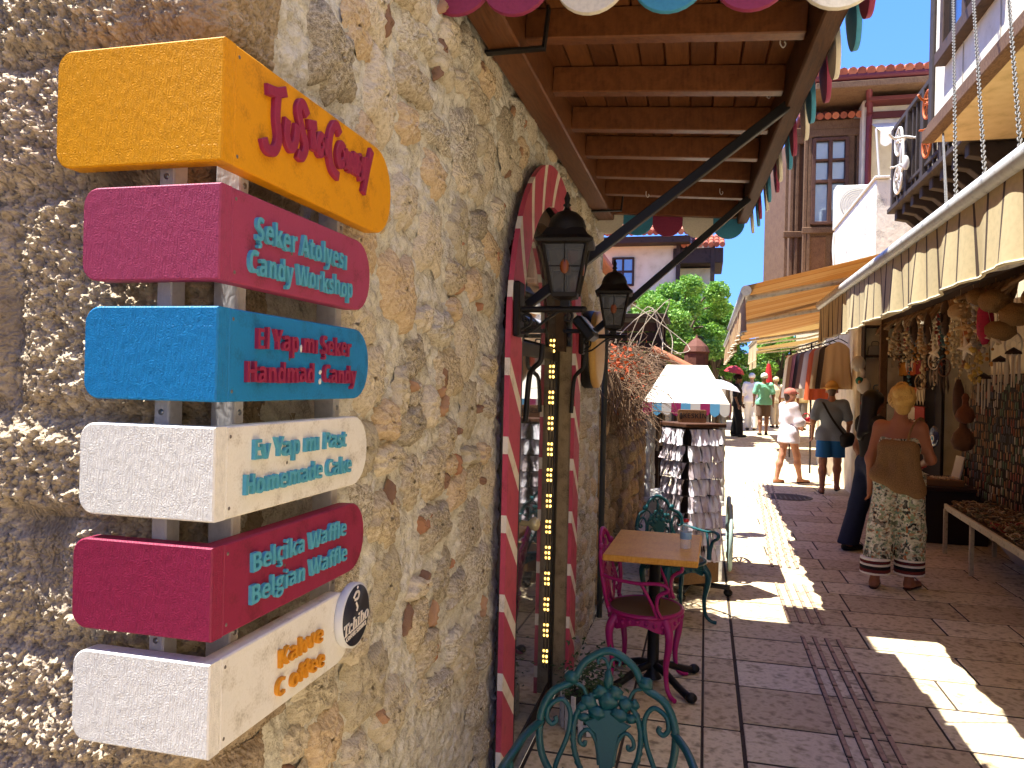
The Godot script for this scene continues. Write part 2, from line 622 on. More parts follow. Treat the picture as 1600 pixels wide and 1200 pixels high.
# ---------------------------------------------------------------- arch, door, lights
func build_door() -> void:
	var t := thing("candy_stripe_arch", "raspberry and cream striped arch board around the shop door", "door frame", Vector3(-0.68, 0, -3.31))
	in_world(t)
	var red := mk("b8465a", 0.55, {"tex": "worn", "hgt": "grain", "hs": 0.05, "scale": 2.5})
	var crm := mk("e4d8c6", 0.65, {"tex": "worn", "hgt": "grain", "hs": 0.05, "scale": 2.5})
	var ro := 0.765
	var ri := 0.595
	var leg := 1.77
	var total := leg * 2.0 + PI * ro
	# s runs up the near leg, round the arch on the outside, down the far leg
	var at := func(sv: float, k: float, x: float) -> Vector3:
		var r := lerpf(ro, ri, k)
		if sv < leg:
			return Vector3(x, maxf(sv, 0.0), -3.31 + r)
		if sv > leg + PI * ro:
			return Vector3(x, maxf(total - sv, 0.0), -3.31 - r)
		var a := (sv - leg) / ro
		return Vector3(x, leg + sin(a) * r, -3.31 + cos(a) * r)
	var sv := -0.2
	var white := false
	while sv < total + 0.2:
		var len := 0.06 if white else 0.21
		var s := st()
		var n := 5
		for i in n:
			var a := sv + len * i / n
			var b := sv + len * (i + 1) / n
			var sh := 0.15
			var x1 := -0.65
			var x0 := -0.669
			for kk in 4:
				var k0 := kk / 4.0
				var k1 := (kk + 1) / 4.0
				face(s, [at.call(a - sh * k0, k0, x1), at.call(b - sh * k0, k0, x1), at.call(b - sh * k1, k1, x1), at.call(a - sh * k1, k1, x1)], Vector3(1, 0, 0))
			face(s, [at.call(a, 0, x1), at.call(b, 0, x1), at.call(b, 0, x0), at.call(a, 0, x0)], at.call((a + b) * 0.5, -1.0, 0.0) - at.call((a + b) * 0.5, 0.5, 0.0))
			face(s, [at.call(a - sh, 1, x1), at.call(b - sh, 1, x1), at.call(b - sh, 1, x0), at.call(a - sh, 1, x0)], at.call((a + b) * 0.5, 1.5, 0.0) - at.call((a + b) * 0.5, 0.0, 0.0))
		part(t, "cream_band" if white else "red_band", s, crm if white else red)
		sv += len
		white = not white
	# the glazed door behind
	t = thing("glazed_door", "dark arched double door with tall glass panes inside the striped arch", "door", Vector3(-0.75, 0, -3.31))
	in_world(t)
	var iron := mk("17130f", 0.45, {"hgt": "fine", "hs": 0.05, "scale": 3.0})
	var wood := mk("4a3523", 0.7, {"tex": "dirty", "hgt": "grain", "hs": 0.1, "scale": 3.0})
	var s := st()
	var ring := []
	for i in 25:
		var a := PI * i / 24.0
		ring.append([Vector3(0, 1.77 + sin(a) * 0.595, -3.31 + cos(a) * 0.595), Vector3(0, 1.77 + sin(a) * 0.53, -3.31 + cos(a) * 0.53)])
	for i in 24:
		for x in [-0.76, -0.70]:
			var o := Vector3(x, 0, 0)
			face(s, [ring[i][0] + o, ring[i + 1][0] + o, ring[i + 1][1] + o, ring[i][1] + o], Vector3(1 if x > -0.73 else -1, 0, 0))
		face(s, [ring[i][1] + Vector3(-0.76, 0, 0), ring[i + 1][1] + Vector3(-0.76, 0, 0), ring[i + 1][1] + Vector3(-0.70, 0, 0), ring[i][1] + Vector3(-0.70, 0, 0)], Vector3(0, -1, 0))
	part(t, "arched_head", s, wood)
	s = st()
	for z in [-2.735, -3.06, -3.885]:
		bb(s, Vector3(-0.745, 0.9, z), Vector3(0.026, 1.8, 0.04), 0.004)
	for y in [0.06, 1.75]:
		bb(s, Vector3(-0.745, y, -3.31), Vector3(0.022, 0.06, 1.15), 0.004)
	part(t, "frame", s, iron)
	s = st()
	bb(s, Vector3(-0.715, 0.9, -3.94), Vector3(0.11, 1.8, 0.05), 0.004)
	bb(s, Vector3(-0.715, 0.9, -2.695), Vector3(0.11, 1.8, 0.03), 0.004)
	part(t, "jamb", s, mk("b3a184", 0.9, {"tex": "mortar", "scale": 2.0}))
	var glass := mk("a4a6a8", 0.03, {"metal": 0.85})
	for q in [[-2.8975, 0.285], [-3.4725, 0.785]]:
		s = st()
		bb(s, Vector3(-0.745, 0.905, q[0]), Vector3(0.008, 1.63, q[1]), 0.001)
		part(t, "pane", s, glass)
	s = st()
	var fan := []
	for i in 21:
		var a := PI * i / 20.0
		fan.append(Vector3(-0.741, 1.79 + sin(a) * 0.50, -3.31 + cos(a) * 0.525))
	face(s, fan, Vector3(1, 0, 0))
	part(t, "fanlight_pane", s, glass)
	s = st()
	XF = XF * Transform3D(Basis(Vector3(0, 0, 1), -PI / 2), Vector3(-0.74, 1.02, -3.13))
	lathe(s, [[0.0, 0.0], [0.012, 0.004], [0.01, 0.035], [0.026, 0.05], [0.03, 0.065], [0.022, 0.08], [0.0, 0.086]], 12)
	part(t, "knob", s, mk("c9b98a", 0.15, {"metal": 0.3}))
	# interior back wall and shelf, dim behind the glass
	t = thing("string_lights", "vertical string of small warm bulbs hanging behind the glass door", "lights", Vector3(-0.775, 1.9, -3.74))
	in_world(t)
	var s2 := st()
	tube(s2, [Vector3(-0.733, 0.2, -3.74), Vector3(-0.733, 1.85, -3.74)], 0.003, 5)
	part(t, "wire", s2, iron)
	var bulb := mk("ffe2a0", 0.4, {"emit": "ffc860", "energy": 1.3})
	var bs := st()
	XF = Transform3D()
	blob(bs, Vector3.ZERO, Vector3(0.0055, 0.008, 0.0055), 8, 5)
	bs.generate_normals()
	var bm := bs.commit()
	for c in 13:
		for j in 3:
			mesh_part(t, "bulb", bm, bulb, Transform3D(Basis(), Vector3(0.042, -0.08 - c * 0.128 - j * 0.026, 0.006 * (j % 2))))

func lantern(label: String, z: float, x: float) -> void:
	var t := thing("wall_lantern", label, "lantern", Vector3(-0.65, 1.86, z), 0.0, "black wall lanterns")
	var iron := mk("1d1814", 0.5, {"tex": "dirty", "hgt": "fine", "hs": 0.12, "scale": 6.0, "metal": 0.2})
	var s := st()
	bb(s, Vector3(0.012, 0.0, 0), Vector3(0.024, 0.19, 0.075), 0.008)
	part(t, "back_plate", s, iron)
	s = st()
	var lx := x + 0.65
	tube(s, [Vector3(0.0, 0.0, 0), Vector3(lx + 0.055, 0.0, 0)], 0.011, 8)
	blob(s, Vector3(lx + 0.062, 0, 0), Vector3(0.016, 0.012, 0.012))
	part(t, "arm", s, iron)
	s = st()
	tube(s, curve([Vector3(0.015, -0.08, 0), Vector3(0.06, -0.075, 0), Vector3(0.12, -0.03, 0), Vector3(0.17, 0.0, 0), Vector3(0.20, -0.015, 0), Vector3(0.195, -0.04, 0), Vector3(0.175, -0.035, 0), Vector3(0.18, -0.022, 0)], 6), 0.005, 6)
	tube(s, curve([Vector3(0.02, -0.07, 0), Vector3(0.055, -0.05, 0), Vector3(0.055, -0.02, 0), Vector3(0.03, -0.02, 0), Vector3(0.032, -0.042, 0), Vector3(0.046, -0.038, 0)], 6), 0.0045, 6)
	part(t, "scroll", s, iron)
	# lantern body, four-sided
	XF = Transform3D(Basis(Vector3.UP, 0.1), Vector3(lx, 0, 0))
	s = st()
	lathe(s, [[0.0, 0.006], [0.022, 0.008], [0.022, 0.03], [0.06, 0.04], [0.064, 0.055]], 4, Vector3.ZERO, false, PI / 4)
	part(t, "base", s, iron)
	s = st()
	for k in 4:
		var a := PI / 4 + k * PI / 2
		var d := Vector3(cos(a), 0, sin(a))
		beam(s, d * 0.061 + Vector3(0, 0.05, 0), d * 0.105 + Vector3(0, 0.222, 0), 0.011, 0.011, 0.002)
		var a2 := a + PI / 4
		var d2 := Vector3(cos(a2), 0, sin(a2)) * 0.7071
		beam(s, d2 * 0.0605 + Vector3(0, 0.05, 0), d2 * 0.105 + Vector3(0, 0.222, 0), 0.004, 0.004, 0.001)
		var d3 := Vector3(-sin(a2), 0, cos(a2))
		var q := d2 * 0.084 + Vector3(0, 0.14, 0)
		beam(s, q - d3 * 0.058, q + d3 * 0.058, 0.004, 0.004, 0.001)
	part(t, "bars", s, iron)
	var pane := mk("4c4b45", 0.24, {"alpha": 0.72})
	var amber := mk("7a3d14", 0.3)
	for k in 4:
		var a := PI / 4 + k * PI / 2
		var d := Vector3(cos(a), 0, sin(a))
		var e := Vector3(cos(a + PI / 2), 0, sin(a + PI / 2))
		s = st()
		face(s, [d * 0.059 + Vector3(0, 0.05, 0), e * 0.059 + Vector3(0, 0.05, 0), e * 0.103 + Vector3(0, 0.22, 0), d * 0.103 + Vector3(0, 0.22, 0)], d + e)
		part(t, "pane", s, pane)
		s = st()
		var n := (d + e).normalized()
		blob(s, n * 0.0595 + Vector3(0, 0.14, 0), Vector3(0.016 if absf(n.x) < 0.5 else 0.005, 0.026, 0.016 if absf(n.z) < 0.5 else 0.005), 10, 6)
		part(t, "amber_disc", s, amber)
	s = st()
	lathe(s, [[0.10, 0.212], [0.132, 0.218], [0.136, 0.228], [0.108, 0.245], [0.086, 0.27]], 4, Vector3.ZERO, false, PI / 4)
	lathe(s, [[0.066, 0.262], [0.066, 0.285], [0.055, 0.312], [0.036, 0.33], [0.014, 0.338], [0.008, 0.35], [0.015, 0.357], [0.008, 0.364], [0.011, 0.38], [0.003, 0.402], [0.0, 0.404]], 12)
	part(t, "roof", s, iron)
	XF = Transform3D()
# ---------------------------------------------------------------- signboards
const STREET := Basis(Vector3(0, 0, -1), Vector3(0, 1, 0), Vector3(1, 0, 0))

func rounded(w: float, h: float, r0: float, r1x: float, r1y: float) -> PackedVector2Array:
	# left corners with radius r0, right corners elliptical r1x, r1y
	var p := PackedVector2Array()
	var cs := [[r0, r0, r0, r0, PI], [w - r1x, r1y, r1x, r1y, 1.5 * PI], [w - r1x, h - r1y, r1x, r1y, 0.0], [r0, h - r0, r0, r0, 0.5 * PI]]
	for c in cs:
		if c[2] < 0.0001:
			p.append(Vector2(c[0], c[1]))
			continue
		for i in 7:
			var a: float = c[4] + i / 6.0 * PI / 2
			p.append(Vector2(c[0] + cos(a) * c[2], c[1] + sin(a) * c[3]))
	return p

var font_bold: SystemFont
var font_serif: SystemFont

func text_letters(t: Node3D, text: String, z0: float, z1: float, y: float, cap: float, m: Material, depth: float, x: float, wob := 1.0) -> void:
	# letters one by one on the street face, from z0 (left) to z1 (right); y is the base line
	var size := 64
	var px := cap / (size * 0.71)
	var total := font_bold.get_string_size(text, HORIZONTAL_ALIGNMENT_LEFT, -1, size).x * px
	var sx := absf(z1 - z0) / total
	for i in text.length():
		var ch := text[i]
		if ch == " " or ch == "_":
			continue
		var pre := text.substr(0, i)
		var off := font_bold.get_string_size(pre, HORIZONTAL_ALIGNMENT_LEFT, -1, size).x * px * sx
		var tm := TextMesh.new()
		tm.text = ch
		tm.font = font_bold
		tm.font_size = size
		tm.pixel_size = px
		tm.depth = depth
		tm.curve_step = 1.0
		tm.horizontal_alignment = HORIZONTAL_ALIGNMENT_LEFT
		tm.vertical_alignment = VERTICAL_ALIGNMENT_BOTTOM
		var desc := font_bold.get_descent(size) * px
		var b := STREET * Basis.from_scale(Vector3(sx, 1, 1)) * Basis(Vector3(0, 0, 1), rng.randf_range(-0.03, 0.03) * wob)
		mesh_part(t, "letter", tm, m, t.transform.affine_inverse() * Transform3D(b, Vector3(x + depth * 0.5, y - desc + rng.randf_range(-0.0012, 0.0012) * wob, z0 - off)))

# flat cut-out letter: strokes are polylines with a width
func stroke_letter(t: Node3D, strokes: Array, w: float, m: Material, xf: Transform3D, depth: float) -> void:
	var polys := []
	for q in strokes:
		var line := PackedVector2Array()
		for p in curve(q, 5):
			line.append(p)
		for pl in Geometry2D.offset_polyline(line, w, Geometry2D.JOIN_ROUND, Geometry2D.END_ROUND):
			var done: PackedVector2Array = pl
			var rest := []
			for o in polys:
				var mg := Geometry2D.merge_polygons(done, o)
				if mg.size() == 1:
					done = mg[0]
				else:
					rest.append(o)
			rest.append(done)
			polys = rest
	var s := st()
	XF = t.transform.affine_inverse() * xf
	for pl in polys:
		if not Geometry2D.is_polygon_clockwise(pl):
			prism(s, pl, depth, 0.0012)
	part(t, "letter", s, m)
	XF = Transform3D()

func build_signs() -> void:
	font_bold = SystemFont.new()
	font_bold.font_names = PackedStringArray(["Droid Sans"])
	font_bold.font_weight = 700
	font_serif = SystemFont.new()
	font_serif.font_names = PackedStringArray(["Droid Serif"])
	font_serif.font_weight = 700
	var teal := mk("4f9cb4", 0.55, {"tex": "paint", "scale": 6.0})
	var plum := mk("8f2446", 0.55, {"tex": "paint", "scale": 6.0})
	var gold := mk("d08a1e", 0.55, {"tex": "paint", "scale": 6.0})
	# y0, y1, left end x, right end z, colour, name, label
	var defs := [
		[1.884, 2.046, -0.884, -1.432, "d99300", "yellow painted corner signboard with raspberry lettering, topmost of the stack"],
		[1.728, 1.855, -0.836, -1.343, "9c3a5c", "pink signboard with blue raised lettering, second from the top"],
		[1.567, 1.693, -0.829, -1.345, "1579b4", "bright blue signboard with dark red raised lettering"],
		[1.409, 1.534, -0.833, -1.347, "e6e2da", "white signboard with blue raised lettering, fourth from the top"],
		[1.252, 1.376, -0.840, -1.342, "8a1f42", "dark raspberry signboard with blue raised lettering, fifth from the top"],
		[1.098, 1.223, -0.836, -1.300, "e2ded8", "white signboard with ochre lettering and a round dark badge, lowest"]]
	var lines := [
		[],
		[["Şeker Atolyesı", -0.955, -1.238, 1.793, 0.032, teal], ["Candy Workshop", -0.938, -1.262, 1.746, 0.031, teal]],
		[["El Yap mı Şeker", -0.962, -1.262, 1.642, 0.029, plum], ["Handmad_ Candy", -0.938, -1.284, 1.594, 0.029, plum]],
		[["Ev Yap mı Past", -0.960, -1.252, 1.484, 0.028, teal], ["Homemade Cake", -0.940, -1.274, 1.436, 0.028, teal]],
		[["Belçika Waffle", -0.963, -1.260, 1.325, 0.027, teal], ["Belgian Waffle", -0.961, -1.265, 1.280, 0.027, teal]],
		[["Kahve", -1.042, -1.184, 1.161, 0.027, gold], ["C offee", -1.036, -1.190, 1.118, 0.026, gold]]]
	rng.seed = 5
	for i in 6:
		var d: Array = defs[i]
		var t := thing("signboard", d[5], "signboard", Vector3(-0.63, d[0], -0.89), 0.0, "corner signboards on the stone building")
		var h: float = d[1] - d[0]
		var rough := mk(d[4], 0.55, {"tex": "paint", "hgt": "brush", "hs": 0.14, "scale": 4.2})
		var smooth := mk(d[4], 0.6, {"tex": "worn", "hgt": "grain", "hs": 0.025, "scale": 3.0})
		var s := st()
		in_world(t)
		XF = XF * Transform3D(Basis(), Vector3(d[2], d[0], -0.905))
		prism(s, rounded(-0.6202 - d[2], h, 0.024, 0.0, 0.0), 0.025, 0.002)
		part(t, "side_panel", s, rough)
		s = st()
		in_world(t)
		XF = XF * Transform3D(STREET, Vector3(-0.645, d[0], -0.9056))
		prism(s, rounded(-0.9056 - d[3], h, 0.0, 0.055 if i > 0 else 0.07, h * 0.48), 0.025, 0.002)
		part(t, "front_panel", s, smooth)
		in_world(t)
		for q in [[0.014, -0.914], [h - 0.014, -0.914], [h * 0.5, -1.06]]:
			s = st()
			blob(s, Vector3(-0.6202, d[0] + q[0], q[1]), Vector3(0.0012, 0.0028, 0.0028), 8, 5)
			part(t, "nail_head", s, mk("6a6058", 0.6))
		XF = Transform3D()
		for l in lines[i]:
			text_letters(t, l[0], l[1], l[2], l[3], l[4], l[5], 0.0065, -0.6205)
		in_world(t)
		s = st()
		if i == 2:
			blob(s, Vector3(-0.619, 1.648, -1.092), Vector3(0.002, 0.006, 0.003), 7, 5, 0.2, 3)
			blob(s, Vector3(-0.619, 1.612, -1.156), Vector3(0.002, 0.004, 0.004), 7, 5, 0.2, 4)
			blob(s, Vector3(-0.619, 1.597, -1.156), Vector3(0.002, 0.005, 0.004), 7, 5, 0.2, 5)
			part(t, "glue_mark", s, mk("d8d6cc", 0.7))
		if i == 0:
			XF = Transform3D()
			var v := func(a: Array) -> Array:
				var o := []
				for k in range(0, a.size(), 2):
					o.append(Vector2(a[k], a[k + 1]))
				return o
			var xf := Transform3D(STREET, Vector3(-0.6203, 1.88, -0.96))
			var L := [
				[[0.014, 0.132, 0.040, 0.136, 0.064, 0.146], [0.042, 0.136, 0.040, 0.10, 0.046, 0.07, 0.036, 0.050, 0.016, 0.048, 0.008, 0.060]],
				[[0.070, 0.108, 0.068, 0.082, 0.080, 0.068, 0.092, 0.078, 0.098, 0.108]],
				[[0.128, 0.132, 0.112, 0.146, 0.100, 0.132, 0.112, 0.106, 0.124, 0.084, 0.114, 0.064, 0.100, 0.066]],
				[[0.130, 0.120, 0.156, 0.126], [0.143, 0.122, 0.146, 0.10, 0.146, 0.084]],
				[[0.182, 0.112, 0.170, 0.114, 0.162, 0.100, 0.168, 0.086, 0.182, 0.094], [0.184, 0.116, 0.186, 0.086]],
				[[0.238, 0.138, 0.222, 0.150, 0.205, 0.132, 0.200, 0.10, 0.212, 0.074, 0.236, 0.066]],
				[[0.256, 0.118, 0.242, 0.122, 0.232, 0.104, 0.240, 0.088, 0.256, 0.098], [0.258, 0.122, 0.262, 0.086]],
				[[0.274, 0.084, 0.274, 0.120], [0.276, 0.118, 0.294, 0.090], [0.296, 0.086, 0.298, 0.126]],
				[[0.312, 0.126, 0.312, 0.086], [0.314, 0.124, 0.330, 0.112, 0.330, 0.094, 0.314, 0.086]],
				[[0.340, 0.130, 0.346, 0.108], [0.366, 0.150, 0.348, 0.106, 0.334, 0.062]]]
			for q in L:
				var sk := []
				for a in q:
					sk.append(v.call(a))
				stroke_letter(t, sk, 0.0078, plum, xf, 0.008)
		if i == 5:
			var badge := thing("round_badge", "round navy coffee badge with white cup emblem on the lowest white signboard", "badge", Vector3(-0.62, 1.175, -1.285))
			XF = Transform3D(Basis(Vector3(0, 0, 1), -PI / 2), Vector3.ZERO)
			s = st()
			lathe(s, [[0.0, 0.0], [0.057, 0.0], [0.058, 0.003], [0.058, 0.014], [0.054, 0.0152]], 48)
			part(badge, "rim", s, mk("c9c9c9", 0.4))
			s = st()
			lathe(s, [[0.054, 0.013], [0.054, 0.0155], [0.0, 0.0158]], 48)
			part(badge, "face", s, mk("22222e", 0.4))
			var wht := mk("dcd2c6", 0.5)
			for tx in [["Tchibo", -0.012, 0.021, font_serif, 0.25], ["COFFEE SERVICE", -0.029, 0.0075, font_bold, 0.0]]:
				var tm := TextMesh.new()
				tm.text = tx[0]
				tm.font = tx[3]
				tm.font_size = 48
				tm.pixel_size = tx[2] / 34.0
				tm.depth = 0.001
				var bs := Basis(Vector3(1, 0, 0), Vector3(tx[4], 1, 0), Vector3(0, 0, 1))
				mesh_part(badge, "lettering", tm, wht, Transform3D(STREET * Basis(Vector3(0, 0, 1), 0.12) * bs, Vector3(0.0164, tx[1], 0)))
			stroke_letter(badge, [[Vector2(-0.014, 0.034), Vector2(-0.004, 0.042), Vector2(0.008, 0.040), Vector2(0.004, 0.030), Vector2(-0.010, 0.030)], [Vector2(0.0, 0.048), Vector2(0.004, 0.052)], [Vector2(-0.003, 0.024), Vector2(0.003, 0.014), Vector2(-0.001, 0.008)]], 0.0026, wht, Transform3D(STREET, Vector3(-0.62 + 0.016, 1.175, -1.285)), 0.0012)
			in_world(badge)
			s = st()
			beam(s, Vector3(-0.6037, 1.150, -1.245), Vector3(-0.6037, 1.158, -1.322), 0.0008, 0.0012, 0.0002)
			part(badge, "underline", s, wht)
	# grey battens that carry the boards
	var bm := mk("b9b4b2", 0.7, {"tex": "paint", "hgt": "grain", "hs": 0.1, "scale": 4.0})
	var lb := ["grey painted batten behind the signboards on the sunny face", "grey painted batten behind the signboards just past the corner", "grey painted batten behind the far ends of the signboards"]
	var where := [Vector3(-0.727, 1.57, -0.925), Vector3(-0.668, 1.57, -0.975), Vector3(-0.668, 1.57, -1.275)]
	for i in 3:
		var t := thing("batten", lb[i], "batten", where[i] - Vector3(0, 0.5, 0), 0.0, "battens carrying the signboards")
		in_world(t)
		var s := st()
		bb(s, where[i], Vector3(0.024, 0.94, 0.03) if i == 0 else Vector3(0.04, 0.94, 0.022), 0.002)
		part(t, "post", s, bm)
		for y in [1.55, 1.875, 1.235]:
			s = st()
			XF = XF * (Transform3D(Basis(Vector3(1, 0, 0), PI / 2), Vector3(where[i].x, y, -0.91)) if i == 0 else Transform3D(Basis(Vector3(0, 0, 1), -PI / 2), Vector3(-0.648, y, where[i].z)))
			lathe(s, [[0.0045, 0.0], [0.004, 0.0012], [0.0, 0.0014]], 10)
			part(t, "screw", s, mk("8a8a8a", 0.3, {"metal": 0.8}))
			in_world(t)
	XF = Transform3D()
# ---------------------------------------------------------------- street
func build_ground() -> void:
	var g := structure("ground")
	var s := st()
	var grd := mk("e6ddd0", 0.8, {"tex": "pave", "scale": 0.6})
	var dark := mk("463b32", 0.95, {"tex": "dirty", "scale": 1.0})
	var ys := []
	face(s, [Vector3(-0.72, -0.0045, 1.4), Vector3(3.4, -0.0045, 1.4), Vector3(3.4, -0.0045, -14.2), Vector3(-0.72, -0.0045, -14.2)], Vector3.UP)
	part(g, "joint_bed", s, dark)
	s = st()
	face(s, [Vector3(-60, 0.0, -14.2), Vector3(60, 0.0, -14.2), Vector3(60, 0.33, -24), Vector3(-60, 0.33, -24)], Vector3.UP)
	face(s, [Vector3(-60, 0.33, -24), Vector3(60, 0.33, -24), Vector3(60, 0.33, -250), Vector3(-60, 0.33, -250)], Vector3.UP)
	part(g, "far_pavement", s, grd)
	s = st()
	for q in [[-60.0, -0.72, 60.0, -14.2], [3.4, 60.0, 60.0, -14.2], [-0.72, 3.4, 60.0, 1.4]]:
		face(s, [Vector3(q[0], -0.002, q[2]), Vector3(q[1], -0.002, q[2]), Vector3(q[1], -0.002, q[3]), Vector3(q[0], -0.002, q[3])], Vector3.UP)
	part(g, "side_paving", s, mk("8f8a84", 0.85, {"tex": "dirty", "scale": 0.8}))
	var p := structure("pavement")
	var mats := []
	for c in ["fbf4e8", "eee4d4", "fffaf0", "e6dac8", "f6ead6", "f0e6d6"]:
		mats.append(mk(c, 0.62, {"tex": "pave", "hgt": "mid", "hs": 0.10, "scale": 1.1, "spec": 0.35}))
	rng.seed = 21
	var z := 1.4
	var row := 0
	while z > -14.2:
		var dz := 0.44 + 0.05 * sin(row * 2.7)
		var x := 0.204
		while x < 3.4:
			var w := rng.randf_range(0.35, 1.0)
			if x + w > 3.2:
				w = 3.4 - x
			var sl := st()
			bb(sl, Vector3(0, -0.02, 0), Vector3(w - 0.013, 0.04, dz - 0.022), 0.004)
			var o := part(p, "slab", sl, mats[rng.randi() % 6])
			o.position = Vector3(x + w / 2, rng.randf_range(-0.0015, 0.0015), z - dz / 2)
			x += w
		z -= dz
		row += 1
	z = 1.4
	while z > -14.2:
		var dz := rng.randf_range(0.38, 0.62)
		var xs := [0.198, 0.02, -0.33, -0.71]
		for k in 3:
			var sl := st()
			var w: float = xs[k] - xs[k + 1]
			bb(sl, Vector3(0, -0.02, 0), Vector3(w - 0.012, 0.04, dz - 0.020), 0.004)
			var o := part(p, "slab", sl, mats[rng.randi() % 6])
			o.position = Vector3((xs[k] + xs[k + 1]) / 2, rng.randf_range(-0.0015, 0.0015), z - dz / 2)
		z -= dz
	# tactile bars: four lines
	var bm := [mk("b09078", 0.6, {"tex": "dirty", "scale": 3.0}), mk("a08570", 0.6, {"tex": "dirty", "scale": 3.0}), mk("bc9c82", 0.6, {"tex": "dirty", "scale": 3.0})]
	var bed := st()
	var bs := st()
	bb(bs, Vector3.ZERO, Vector3(0.021, 0.008, 0.262), 0.002)
	bs.generate_normals()
	var bmesh := bs.commit()
	z = -1.2
	while z > -14.0:
		for k in 4:
			var x := 0.60 + k * 0.072 + (0.045 if z > -5.3 else 0.0) + maxf(0.0, -z - 7.0) * 0.045
			if z < -5.2 and z > -5.5 or (z < -6.9 and z > -7.2):
				continue
			mesh_part(p, "tactile_bar", bmesh, bm[(k + int(z * 7.0)) % 3 if (k + int(z * 7.0)) % 3 >= 0 else 0], Transform3D(Basis(Vector3.UP, -0.045 if z < -7.0 else 0.0), Vector3(x, 0.006, z)))
			bb(bed, Vector3(x, 0.0025, z), Vector3(0.027, 0.003, 0.272), 0.001)
		z -= 0.285
	var o := part(p, "bar_bed", bed, dark)
	o.set_meta("kind", "stuff")
	# manhole cover
	var t := thing("manhole_cover", "dark round iron manhole cover in the paving at the edge of the sun", "manhole", Vector3(1.22, 0.004, -12.2))
	s = st()
	lathe(s, [[0.36, 0.0], [0.355, 0.006], [0.33, 0.006], [0.325, 0.003], [0.0, 0.003]], 32)
	part(t, "ring", s, mk("4b4038", 0.6))
	s = st()
	for i in 9:
		for j in 9:
			var q := Vector2(i - 4, j - 4) * 0.068
			if q.length() < 0.29:
				bb(s, Vector3(q.x, 0.005, q.y), Vector3(0.04, 0.006, 0.04), 0.002)
	part(t, "tread", s, mk("564a40", 0.6))
# ---------------------------------------------------------------- wooden canopy over the door
func outer_x(z: float) -> float:
	return lerpf(0.345, 0.22, clampf((-z - 1.95) / 2.85, 0.0, 1.0))

func scallop(w: float, top: float) -> PackedVector2Array:
	var p := PackedVector2Array()
	p.append(Vector2(w / 2, top))
	p.append(Vector2(-w / 2, top))
	for i in 15:
		var a := PI + PI * i / 14.0
		p.append(Vector2(cos(a) * w / 2, sin(a) * w / 2))
	return p

